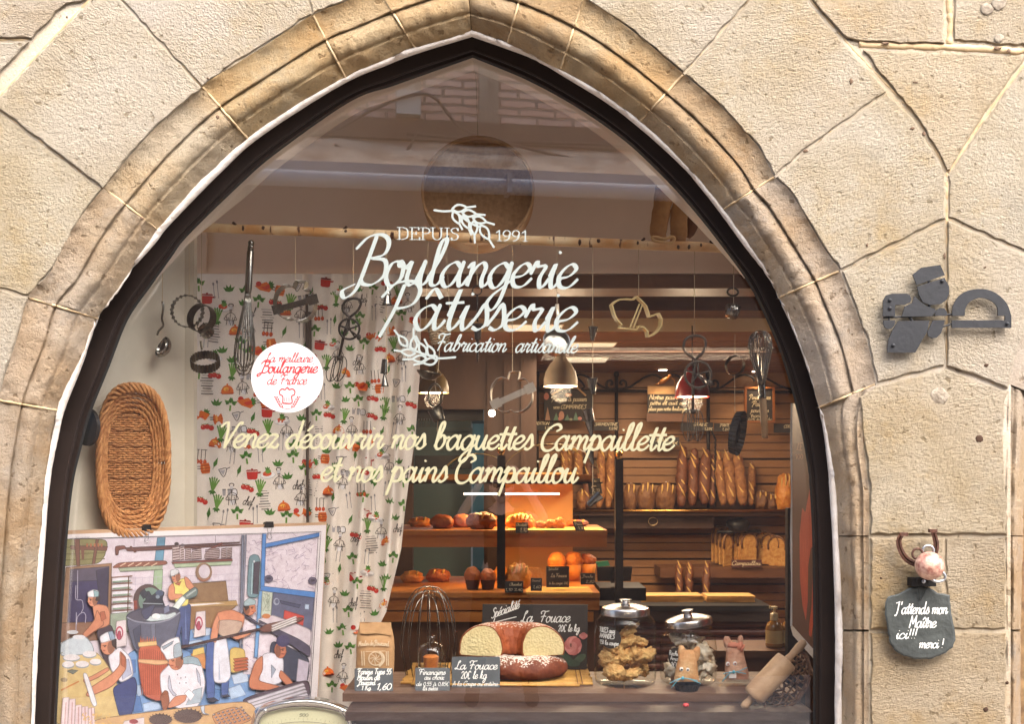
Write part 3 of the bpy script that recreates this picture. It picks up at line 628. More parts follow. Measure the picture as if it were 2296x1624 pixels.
# ---------------------------------------------------------------- dog hook: horseshoe, ball, rings; slate sign hung from it
M_RUST = mat('rusty_iron', (72, 50, 44), .7, metal=.5, var=(96, 62, 48), vscale=60, bump=.5, bscale=90)
M_ZINC = mat('galvanised_steel', (170, 172, 175), .35, metal=.9)
hk = thing('dog_hook', 'upturned rusty horseshoe with a paint-worn pink ball and rings as dog hook', 'hook', at(2075, 1310, -.22))
mb = MB(); q = spline([Vector((*Z9(x, y), 0)) for x, y in ((1462, 352), (1440, 400), (1452, 460), (1490, 520), (1550, 552), (1620, 548), (1672, 500), (1690, 430), (1682, 380), (1668, 330))], 6)
wd = [5.5 + 1.6 * math.sin(math.pi * i / (len(q) - 1)) for i in range(len(q))]; ys = [-.262 + .012 * math.sin(math.pi * i / (len(q) - 1)) for i in range(len(q))]
vs = []
for i, p in enumerate(q):
    t = (q[min(i + 1, len(q) - 1)] - q[max(i - 1, 0)]).normalized(); n = Vector((-t.y, t.x, 0))
    for dw, dy in ((1, -.006), (.3, -.007), (.15, -.003), (-.15, -.003), (-.3, -.007), (-1, -.006), (-1, .006), (1, .006)):
        e = p + n * wd[i] * dw; vs.append(at(e.x, e.y, ys[i] + dy))
mb.add(vs, [(r * 8 + k, r * 8 + (k + 1) % 8, (r + 1) * 8 + (k + 1) % 8, (r + 1) * 8 + k) for r in range(len(q) - 1) for k in range(8)]); n_ = len(q) - 1
mb.add(vs[:8], [tuple(range(8))]); mb.add(vs[-8:], [tuple(range(7, -1, -1))])
for sx, sy in ((1462, 352), (1668, 330)):           # turned-out heels of the shoe
    a = Z9(sx, sy); d = 1 if sx < 1500 else -.2
    mb.box(at(a[0] + 3 * d, a[1] + 1, -.262), (.022, .014, .010))
hs = mb.build('horseshoe', M_RUST, hk)
mb = MB()
for k in range(3, 12):
    i = int(k * n_ / 14)
    for j in (0,):
        p = q[i]; mb.box(at(p.x, p.y, ys[i] - .0035), (.004, .002, .009), rotm(0, -20))
        p = q[n_ - i] if i < n_ * .35 else p; mb.box(at(p.x, p.y, ys[i] - .0035), (.004, .002, .009), rotm(0, 20))
mb.build('nail_hole', M_CHIP, hs)
M_BALL = mat('chipped_pink_paint', (206, 172, 152), .45, var=(120, 44, 36), vscale=34, bump=.4, bscale=60, coat=.2)
mb = MB(); mb.ell(at(*Z9(1645, 567), -.30), (.041, .041, .041), None, 32, 20); mb.build('ball', M_BALL, hk, smooth=True)
mb = MB(); mb.tube([at(*Z9(1645, 567), -.27), at(*Z9(1630, 600), -.215)], .012, 10); mb.boxb(at(*Z9(1528, 705), -.262), at(*Z9(1648, 640), -.215)); mb.build('bracket', mat('black_iron', (26, 24, 24), .6, metal=.3), hk)
mb = MB(); mb.tube([at(*Z9(1565, 487), -.275) + Vector((math.cos(a) * .0155, 0, math.sin(a) * .0155)) for a in [2 * math.pi * k / 20 for k in range(20)]], .0035, 8, True); mb.build('ring', M_RUST, hk, smooth=True)
mb = MB(); mb.tube([at(*Z9(1636, 468), -.27) + Vector((math.cos(a) * .0165, 0, math.sin(a) * .0165)) for a in [2 * math.pi * k / 20 for k in range(20)]], .0035, 8, True); mb.build('ring', M_ZINC, hk, smooth=True)
mb = MB(); mb.tube(spline([at(*Z9(x, y), -.285) for x, y in ((1655, 655), (1690, 672), (1735, 665), (1750, 640), (1735, 612), (1722, 612))], 5), .0042, 8); mb.build('spring_hook', M_ZINC, hk, smooth=True)
mb = MB(); mb.ell(at(*Z9(1606, 671), -.266), (.006, .003, .006), None, 12, 8); mb.build('screw', M_ZINC, hk, smooth=True)
M_SLATE = mat('grey_slate', (42, 46, 46), .7, var=(62, 67, 65), vscale=9, bump=.8, bscale=22); M_CHALK = mat('white_chalk_paint', (232, 232, 226), .8)
sg_ = thing('slate_sign', 'rough grey slate with white handwriting hanging by cord under the dog hook', 'sign', at(2064, 1479, -.245))
op = [Z9(x, y) for x, y in ((1365, 775), (1440, 752), (1520, 712), (1580, 702), (1650, 716), (1700, 746), (1780, 762), (1790, 880), (1813, 990), (1820, 1060), (1800, 1110), (1750, 1152), (1660, 1188), (1560, 1192), (1470, 1170), (1410, 1132), (1377, 1080), (1362, 980), (1347, 890), (1350, 812))]
out = []
for i, p in enumerate(op):
    b = op[(i + 1) % len(op)]
    for k in range(5): t = k / 5; x = lerp(p[0], b[0], t); y = lerp(p[1], b[1], t); out.append((x + 1.6 * noise.noise(Vector((x * .12, y * .12, 1))), y + 1.6 * noise.noise(Vector((x * .12, y * .12, 7)))))
cx, cy = 2063, 1397; SY = -.252; n = len(out); mb = MB()
inn = [(cx + (x - cx) * .95, cy + (y - cy) * .955) for x, y in out]
mb.add([at(x, y, SY + .009) for x, y in out] + [at(x, y, SY + .003) for x, y in out] + [at(x, y, SY) for x, y in inn], [(a * n + i, a * n + (i + 1) % n, (a + 1) * n + (i + 1) % n, (a + 1) * n + i) for a in (0, 1) for i in range(n)])
mb.poly([at(x, y, SY) for x, y in inn]); mb.poly([at(x, y, SY + .009) for x, y in out]); mb.build('slate', M_SLATE, sg_)
f9 = lambda x, y, e: at(*Z9(x, y), SY - .0006 - e)
mb = MB(); kw = dict(hw=.105, slant=.2, con=.4, nib=.6)
text(mb, "J'attends mon", f9, 1412, 1768, 888, 40, **kw); text(mb, 'Maître', f9, 1510, 1692, 980, 40, **kw); text(mb, 'ici!!!', f9, 1425, 1562, 1055, 36, **kw); text(mb, 'merci !', f9, 1578, 1740, 1117, 34, **kw)
mb.build('handwriting', M_CHALK, sg_)
M_CORD = mat('dark_cord', (44, 46, 44), .9)
mb = MB(); mb.tube(spline([at(*Z9(x, y), yy) for x, y, yy in ((1580, 800, SY - .004), (1572, 720, -.258), (1560, 660, -.266), (1600, 645, -.27), (1640, 660, -.266), (1628, 712, -.258), (1585, 800, SY - .004))], 5), .0014, 6); mb.build('cord', M_CORD, sg_)

# ---------------------------------------------------------------- street, opposite house, the photographer (seen mirrored in the pane)
M_STREET = mat('street_paving', (176, 162, 148), .9, var=(132, 120, 110), vscale=6, bump=.5, bscale=30)
mb = MB(); mb.quad((-30, -30, 0), (30, -30, 0), (30, 30, 0), (-30, 30, 0)); struct(mb.build('street', M_STREET, loc=(0, 0, 0)))
M_BRICKM = bpy.data.materials.new('old_brick'); M_BRICKM.use_nodes = True
_N = M_BRICKM.node_tree.nodes; _L = M_BRICKM.node_tree.links; _b = _N['Principled BSDF']; _b.inputs['Roughness'].default_value = .9
_t = _N.new('ShaderNodeTexCoord'); _mp = _N.new('ShaderNodeMapping'); _mp.inputs['Rotation'].default_value = (R(90), 0, 0); _k = _N.new('ShaderNodeTexBrick')
_k.inputs['Scale'].default_value = 1; _k.inputs['Brick Width'].default_value = .27; _k.inputs['Row Height'].default_value = .062; _k.inputs['Mortar Size'].default_value = .012; _k.inputs['Mortar Smooth'].default_value = .4
_k.inputs['Color1'].default_value = (.66, .40, .30, 1); _k.inputs['Color2'].default_value = (.76, .52, .41, 1); _k.inputs['Mortar'].default_value = (.30, .22, .17, 1)
_n = _N.new('ShaderNodeTexNoise'); _n.inputs['Scale'].default_value = 9; _m = _N.new('ShaderNodeVectorMath'); _m.operation = 'SCALE'; _m.inputs[3].default_value = .03
_a = _N.new('ShaderNodeVectorMath'); _L.new(_t.outputs['Object'], _n.inputs['Vector']); _L.new(_n.outputs['Color'], _m.inputs[0]); _L.new(_m.outputs[0], _a.inputs[0]); _L.new(_t.outputs['Object'], _a.inputs[1])
_L.new(_a.outputs[0], _mp.inputs[0]); _L.new(_mp.outputs[0], _k.inputs['Vector']); _L.new(_k.outputs['Color'], _b.inputs['Base Color'])
_bp = _N.new('ShaderNodeBump'); _bp.inputs['Distance'].default_value = .02; _bp.invert = True; _L.new(_k.outputs['Fac'], _bp.inputs['Height']); _L.new(_bp.outputs[0], _b.inputs['Normal'])
M_GTIM = mat('grey_timber', (178, 166, 148), .9, var=(120, 108, 94), vscale=14, bump=.6, bscale=30, stretch=(1, 1, .12))
M_DTIM = mat('dark_timber', (112, 92, 76), .9, var=(72, 58, 48), vscale=10, bump=.6, bscale=20, stretch=(.12, 1, 1))
M_ZINCR = mat('zinc_sheet', (152, 157, 166), .5, metal=.0, var=(134, 139, 148), vscale=3)
M_REND = mat('worn_render', (206, 182, 158), .95, var=(150, 122, 100), vscale=5, bump=.8, bscale=14)
M_SHOPB = mat('brown_shopfront', (74, 56, 46), .6, var=(112, 92, 78), vscale=2.2)
OY = -4.5
house = thing('opposite_house', 'old brick and timber house with zinc gutter across the street, mirrored in the pane', 'house', (0, OY, 0))
ANG = Matrix.Rotation(R(-9), 4, 'Z')
def H(u, v, z): return Vector((0, OY, 0)) + ANG @ Vector((u, v, z))
def hbox(mb, u0, u1, v0, v1, z0, z1): 
    c = H((u0 + u1) / 2, (v0 + v1) / 2, (z0 + z1) / 2); mb.box(c, (u1 - u0, v1 - v0, z1 - z0), ANG)
mb = MB(); hbox(mb, -7, 7, -.3, 0, 3.9, 4.8); mb.build('brick_wall', M_BRICKM, house)
mb = MB(); hbox(mb, -7, 7, -.35, -.05, 0, 4.1); mb.build('shopfront', M_SHOPB, house)
mb = MB(); mb.grid(60, 6, lambda u, v: H(lerp(-7, 7, u), lerp(.46, .01, v), lerp(3.60, 3.93, v) + .03 * noise.noise(Vector((u * 40, v * 6, 0))))); mb.build('render_slope', M_REND, house, smooth=True)
mb = MB(); hbox(mb, -7, 7, .0, .07, 3.92, 4.06); mb.build('timber_beam', M_DTIM, house)
for u in (-1.75, -.66, -.10, .95, 1.9):
    mb = MB(); hbox(mb, u - .07, u + .07, -.01, .035, 4.06, 4.79); mb.build('timber_post', M_GTIM, house)
mb = MB(); hbox(mb, -7, 7, .40, .52, 3.52, 3.61); mb.build('flashing', mat('zinc_flashing', (150, 152, 158), .6, var=(130, 130, 134), vscale=4), house)
mb = MB(); mb.tube([H(-7, .58, 3.475), H(7, .58, 3.475)], .055, 12)
for u in (-2.2, -.05, 1.3): hbox(mb, u - .015, u + .015, .50, .655, 3.42, 3.55)
mb.build('gutter', M_ZINCR, house, smooth=True, ang=40)
mb = MB(); hbox(mb, -.77, -.60, .02, .13, 4.08, 4.25); mb.build('junction_box', mat('grey_plastic', (190, 186, 178), .6), house)
mb = MB()
for pl in ([(-2.5, 4.02), (-1.9, 3.88), (-1.3, 3.9), (-.95, 4.08), (-.68, 4.2), (-.5, 4.19), (-.3, 3.98), (.1, 3.88), (.7, 3.78), (1.2, 3.8), (1.7, 3.88), (3, 3.9)], [(-1.2, 3.83), (-1.0, 3.72), (-.75, 3.76), (-.62, 3.95)], [(-.7, 3.93), (0, 3.91), (.8, 3.92), (1.9, 3.90)]):
    mb.tube(spline([H(u, .16, z) for u, z in pl], 6), .012, 6)
mb.build('cable', mat('dark_cable', (70, 60, 54), .8), house, smooth=True)

M_SKIN = mat('skin', (236, 188, 164), .55); M_BLK = mat('black_cloth', (22, 20, 22), .9); M_HAIR = mat('brown_hair', (60, 42, 32), .7)
def skinned(name, verts, edges, mats, parent, root=0, sub=1):
    off = WL[parent.name]; me = bpy.data.meshes.new(name); me.from_pydata([Vector(v[:3]) - off for v in verts], edges, [])
    for m in mats: me.materials.append(m)
    o = bpy.data.objects.new(name, me); COL.objects.link(o); o.parent = parent; WL[o.name] = off
    o.modifiers.new('skin', 'SKIN')
    if not me.skin_vertices: me.attributes  # layer appears with the modifier below
    bpy.context.view_layer.objects.active = o
    if not me.skin_vertices:
        o.select_set(True); bpy.ops.object.mode_set(mode='EDIT'); bpy.ops.mesh.customdata_skin_add(); bpy.ops.object.mode_set(mode='OBJECT')
    sv = me.skin_vertices[0].data
    for i, v in enumerate(verts): sv[i].radius = (v[3], v[3] * (v[4] if len(v) > 4 else 1)); sv[i].use_root = (i == root)
    s = o.modifiers.new('sub', 'SUBSURF'); s.levels = sub; s.render_levels = sub
    return o
PY = -3.86
per = thing('person', 'person in black raising a phone with bare arms, reflected in the shop window', 'person', (0, PY, 0))
V = [(0, PY, .84, .13), (0, PY, 1.0, .11), (0, PY - .01, 1.16, .12), (0, PY - .01, 1.25, .10), (0, PY, 1.32, .05), (0, PY + .01, 1.37, .05)]; E = [(0, 1), (1, 2), (2, 3), (3, 4), (4, 5)]
for sx in (-1, 1):
    b = len(V); V += [(sx * .10, PY - .01, 1.255, .06), (sx * .185, PY + .01, 1.245, .048), (sx * .24, PY + .10, 1.225, .040), (sx * .285, PY + .16, 1.23, .036), (sx * .23, PY + .22, 1.33, .034), (sx * .165, PY + .27, 1.44, .026), (sx * .125, PY + .295, 1.51, .024, 1.2), (sx * .10, PY + .30, 1.545, .022, 1.3)]
    E += [(3, b)] + [(b + k, b + k + 1) for k in range(7)]
    for k in range(4):                       # four fingers closing round the back of the phone, and a thumb in front
        f = len(V); L_ = (.030, .034, .032, .026)[k]
        V += [(sx * .088, PY + .315 + .002 * k, 1.575 - .013 * k + .01, .0085), (sx * (.088 - L_ * .7), PY + .332, 1.580 - .013 * k + .01, .008), (sx * (.088 - L_ * 1.3), PY + .334, 1.576 - .013 * k + .01, .007)]
        E += [(b + 7, f), (f, f + 1), (f + 1, f + 2)]
    f = len(V); V += [(sx * .098, PY + .275, 1.535, .010), (sx * .075, PY + .268, 1.548, .009), (sx * .055, PY + .272, 1.552, .008)]; E += [(b + 6, f), (f, f + 1), (f + 1, f + 2)]
    l = len(V); V += [(sx * .10, PY, .80, .085), (sx * .155, PY + .01, .45, .055), (sx * .19, PY - .01, .10, .036), (sx * .195, PY - .02, .045, .036), (sx * .205, PY + .11, .03, .032)]; E += [(0, l)] + [(l + k, l + k + 1) for k in range(4)]
body = skinned('body', V, E, [M_SKIN], per)
T = [(0, PY, .80, .145), (0, PY, 1.0, .125), (0, PY - .01, 1.16, .135), (0, PY - .01, 1.255, .11), (0, PY, 1.30, .065)]; TE = [(0, 1), (1, 2), (2, 3), (3, 4)]
for sx in (-1, 1):
    b = len(T); T += [(sx * .11, PY - .01, 1.26, .068), (sx * .19, PY + .015, 1.247, .058)]; TE += [(3, b), (b, b + 1)]
skinned('top', T, TE, [M_BLK], per, sub=2)
T = [(0, PY, .86, .135)]; TE = []
for sx in (-1, 1):
    b = len(T); T += [(sx * .10, PY, .80, .10), (sx * .155, PY + .01, .45, .075), (sx * .19, PY - .01, .09, .062)]; TE += [(0, b), (b, b + 1), (b + 1, b + 2)]
skinned('trousers', T, TE, [M_BLK], per, sub=2)
for sx in (-1, 1):
    mb = MB(); mb.ell(Vector((sx * .2, PY + .045, .045)), (.05, .135, .05), None, 20, 12, flatb=.8); mb.ell(Vector((sx * .194, PY - .02, .09)), (.05, .055, .06), None, 16, 10); mb.build('shoe', M_BLK, per, smooth=True)
hc = Vector((0, PY + .03, 1.455))
mb = MB(); mb.ell(hc, (.072, .092, .108), None, 24, 16)
mb.ell(hc + Vector((0, .025, -.065)), (.045, .06, .045), None, 16, 10)                       # jaw and chin
mb.ell(hc + Vector((0, .095, -.018)), (.013, .018, .026), None, 10, 8)                       # nose
for sx in (-1, 1):
    mb.ell(hc + Vector((sx * .073, 0, -.005)), (.010, .02, .03), None, 8, 8)                 # ears
mb.build('head', M_SKIN, per, smooth=True)
mb = MB(); mb.ell(hc + Vector((0, .088, -.055)), (.024, .010, .008), None, 12, 6); mb.build('mouth', mat('lips', (150, 80, 74), .5), per, smooth=True)
mb = MB()
for sx in (-1, 1): mb.ell(hc + Vector((sx * .034, .088, .012)), (.028, .010, .020), None, 14, 8)
mb.tube([hc + Vector((-.07, .02, .016)), hc + Vector((-.055, .085, .018)), hc + Vector((0, .097, .018)), hc + Vector((.055, .085, .018)), hc + Vector((.07, .02, .016))], .003, 6)
mb.build('sunglasses', mat('sunglass_black', (12, 12, 13), .2), per, smooth=True)
mb = MB(); mb.ell(hc + Vector((0, -.018, .022)), (.083, .092, .098), None, 22, 14, .06, 8, 3); mb.ell(hc + Vector((0, -.07, -.05)), (.075, .04, .11), None, 18, 12, .08, 8, 5); mb.build('hair', M_HAIR, per, smooth=True)
ph = MB(); ph.boxb((-.078, PY + .318, 1.513), (.078, PY + .326, 1.588)); o = ph.build('smartphone', mat('phone_black', (16, 16, 18), .25)); tag(o, 'black smartphone held sideways by the photographer in the reflection', 'phone')
lens_ = MB(); lens_.lathe([(.001, .003), (.006, .002), (.007, -.002)], TR(Vector((.055, PY + .328, 1.575)), rotm(-90)), 14); lens_.build('lens', mat('lens_black', (6, 6, 8), .1), o)

# ---------------------------------------------------------------- shell of the shop interior
M_WWALL = mat('white_wall', (216, 208, 190), .85, var=(204, 196, 178), vscale=6)
M_BULK = mat('painted_board', (238, 214, 194), .6, var=(230, 206, 186), vscale=2.5)
M_BRWOOD = mat('brown_wood', (112, 72, 44), .5, var=(92, 57, 34), vscale=8, stretch=(.15, 1, 1), bump=.2, bscale=30)
M_DKWOOD = mat('dark_beam_wood', (64, 40, 26), .6, var=(88, 56, 36), vscale=10, stretch=(.12, 1, 1), bump=.5, bscale=20)
M_CREAM = mat('cream_ceiling', (208, 186, 150), .8)
M_CEIL = mat('brown_board_ceiling', (122, 82, 52), .6, var=(108, 70, 44), vscale=6, stretch=(.15, 1, 1))
M_FLOOR = mat('shop_floor_tile', (120, 96, 74), .5, var=(100, 78, 60), vscale=4)
shell = []
def sbox(name, lo, hi, m):
    mb = MB(); mb.boxb(lo, hi); o = struct(mb.build(name, m)); return o
sbox('shop_floor', (-2.6, .3, -.05), (2.5, 6.5, .012), M_FLOOR)
mb = MB()                                     # splayed side walls of the display and the white inner reveal of the arch
a0 = at(128, 1060, .15); a1 = at(414, 1060, .56)
mb.prism([Vector((a0.x, a0.y, .3)), Vector((a1.x, a1.y, .3)), Vector((a1.x, a1.y, 3.45)), Vector((a0.x, a0.y, 3.45))], (-.05, .04, 0))
mb.boxb((a1.x - .02, .56, .3), (a1.x + .035, .60, 3.45))
struct(mb.build('display_side_wall', M_WWALL))
mb = MB()
for fi in (FI_L, FI_R):
    i = spline([Vector((a, b, 0)) for a, b in fi], 6); vs = []
    for p in [q for q in i if q.y < 640]:
        A = at(p.x, p.y, .036); s_ = at(p.x, p.y, 0); n = Vector((s_.x, 0, s_.z - 1.2)); n = n.normalized() * .0
        dp_ = lerp(.155, .04, max(0, min(1, (p.y - 420) / 215))); vs += [A, Vector((A.x, dp_, A.z)), Vector((A.x, dp_, A.z)) + Vector((A.x * .25, 0, (A.z - 1.2) * .25))]
    mb.add(vs, [(r * 3 + k, r * 3 + k + 1, r * 3 + k + 4, r * 3 + k + 3) for r in range(len(vs) // 3 - 1) for k in range(2)])
struct(mb.build('inner_reveal', mat('white_reveal_paint', (212, 200, 186), .7)))
zb = at(0, 612, .95).z
mb = MB(); mb.boxb((-1.75, .95, zb), (1.62, 1.0, 3.5)); mb.boxb((-1.75, .938, zb - .004), (1.62, .952, zb + .022)); mb.boxb((-1.75, .944, zb + .022), (1.62, .951, zb + .036))
mb.boxb((at(458, 0, .93).x, .93, zb), (at(463, 0, .93).x, .9495, 3.2))
struct(mb.build('display_bulkhead', M_BULK))
sbox('display_ceiling', (-1.75, .15, 3.5), (1.62, 1.0, 3.55), M_WWALL)
sbox('lintel', (-1.75, .955, zb - .062), (2.2, 1.16, zb - .006), M_BRWOOD)
sbox('ceiling_beam', (-2.6, 1.70, 2.315), (2.5, 1.96, 2.47), M_DKWOOD)
sbox('upper_ceiling', (-2.6, 1.0, 2.47), (2.5, 2.6, 2.52), M_CEIL)
sbox('ceiling_drop', (-2.6, 2.30, 2.292), (2.5, 2.36, 2.47), M_CREAM)
mb = MB(); mb.boxb((-2.6, 2.305, 2.290), (2.5, 6.5, 2.34))
for k in range(11): y = 2.7 + k * .19; mb.boxb((-2.6, y, 2.284), (2.5, y + .175, 2.2905))
struct(mb.build('board_ceiling', M_CEIL))
mb = MB(); mb.boxb((-2.6, 2.95, 2.255), (2.5, 3.02, 2.2845)); struct(mb.build('ceiling_batten', M_DKWOOD))
wl = at(1085, 1060, 3.3).x; wr = at(1203, 1060, 3.3).x; zk = at(0, 918, 3.3).z
mb = MB(); mb.boxb((-2.6, 3.3, zk), (wl, 3.38, 2.29)); mb.boxb((wl, 3.3, 0), (wr, 3.38, 2.29)); mb.boxb((wr - .05, 3.38, 0), (wr, 4.6, 2.29)); mb.boxb((-2.6, 3.3, 0), (at(925, 0, 3.3).x, 3.38, zk))
for x in (1092, 1130, 1168): mb.boxb((at(x, 0, 3.3).x, 3.285, 0), (at(x + 4, 0, 3.3).x, 3.3005, 2.28))
struct(mb.build('kitchen_wall', mat('dark_brown_panel', (72, 48, 34), .55, var=(58, 38, 27), vscale=5, stretch=(1, 1, .15))))
sbox('side_wall', (-2.65, 1.0, 0), (-2.6, 6.5, 2.5), M_BRWOOD); sbox('side_wall', (2.36, .3, 0), (2.41, 6.5, 2.5), M_BRWOOD)
sbox('side_partition', (-1.8, .56, 0), (-1.75, 1.0, 3.55), M_WWALL); sbox('side_partition', (1.62, .15, 0), (1.67, 1.0, 3.55), M_BRWOOD)
sbox('kitchen_back_wall', (-2.6, 5.5, 0), (wr, 5.55, 2.29), mat('teal_tile', (110, 146, 146), .4, var=(90, 126, 128), vscale=5))
# slatted back wall
M_SLAT = mat('slat_board', (150, 106, 66), .55, var=(126, 86, 52), vscale=7, stretch=(.2, 1, 1), bump=.15, bscale=30)
mb = MB(); mb.boxb((wr, 4.66, 0), (2.4, 4.7, 2.29), 1); z = 2.285; k = 0
while z > .4:
    h = .108 if z > 1.93 else .052
    mb.boxb((wr + .002, 4.6, z - h), (2.358, 4.66, z)); gap = .006 if k % 3 else (.016 if z < 1.93 else .008); z -= h + gap; k += 1
struct(mb.build('slatted_wall', [M_SLAT, M_DKWOOD]))
# sill and window floor of the display
M_LEDGE = mat('worn_oak', (84, 58, 44), .55, var=(112, 84, 66), vscale=7, stretch=(.15, 1, 1), bump=.4, bscale=30)
M_SILLW = mat('dark_sill_wood', (62, 42, 35), .5, var=(48, 33, 28), vscale=7, stretch=(.15, 1, 1), bump=.3, bscale=30)
LZ = .797
mb = MB(); x0, x1 = at(768, 0, .25).x, at(1796, 0, .25).x
mb.boxb((x0, .25, LZ - .028), (x1, .66, LZ)); led = mb.build('display_shelf', M_LEDGE); tag(led, 'thick worn oak shelf carrying the bread and jars along the window', 'shelf')
mb = MB(); mb.boxb((x0 + .03, .28, LZ - .5), (x1 - .03, .62, LZ - .029)); mb.build('shelf_front', M_SILLW, led)
mb = MB(); mb.boxb((at(775, 0, .1).x, .09, .74), (at(1822, 0, .1).x, .245, .768)); sl_ = mb.build('window_sill_board', M_SILLW); tag(sl_, 'low brown sill board just inside the glass under the oak shelf', 'sill')
mb = MB(); mb.boxb((at(775, 0, .1).x + .03, .12, .3), (at(1822, 0, .1).x, .24, .739)); mb.build('apron_panel', mat('dark_panel', (58, 46, 44), .6, var=(74, 58, 52), vscale=4), sl_)
sbox('display_floor', (-1.75, .04, .25), (1.62, 1.0, .3), M_SILLW)

# ---------------------------------------------------------------- printed curtain
CY = .80
def interp(tab, t):
    for (a, x), (b, y) in zip(tab, tab[1:]):
        if t <= b: return lerp(x, y, max(0, (t - a) / (b - a)))
    return tab[-1][1]
CRT = [(600, 936), (720, 944), (847, 941), (981, 931), (1080, 917), (1147, 908), (1230, 900), (1314, 880), (1381, 864), (1448, 820), (1530, 800), (1640, 790)]
CLT = [(600, 438), (1090, 424), (1640, 410)]
def fold(px, py):
    right = interp(CRT, py); t = (right - px)
    a = max(0, min(1, (px - 700) / 90)); y = .006 * math.sin(px * .021 + .4) + .003 * math.sin(px * .055 + py * .004)
    y += a * (.030 * math.sin(px * .098 + (py - 617) * .0105 + 1.2) + .012 * math.sin(px * .19 + py * .012))
    if px < 520: y += .014 * math.exp(-((px - 470 + (py - 900) * .03) / 16) ** 2) * max(0, min(1, (py - 640) / 250))
    y += .02 * math.exp(-((px - 690) / 7) ** 2)
    return y
def cur(px, py, e): return at(px, py, CY + fold(px, py) - e)
M_CLOTH = mat('printed_cotton', (236, 226, 214), .9, var=(226, 214, 202), vscale=10, bump=.15, bscale=300)
M_PRINT = mat('cotton_print', (255, 255, 255), .9, attr=True)
curt = thing('curtain', 'white cotton curtain printed with vegetables, pots and cooks behind the poster', 'curtain', at(680, 1600, CY))
mb = MB(); mb.grid(150, 50, lambda u, v: cur(lerp(interp(CLT, lerp(614, 1640, v)), interp(CRT, lerp(614, 1640, v)), u), lerp(614, 1640, v), 0)); mb.build('cloth', M_CLOTH, curt, smooth=True)
GR, GR2, RD, OR, YE, GY, DK = (70, 120, 44), (104, 148, 62), (188, 44, 34), (214, 104, 36), (238, 176, 70), (150, 148, 150), (70, 64, 62)
mb = MB(); rp = random.Random(3)
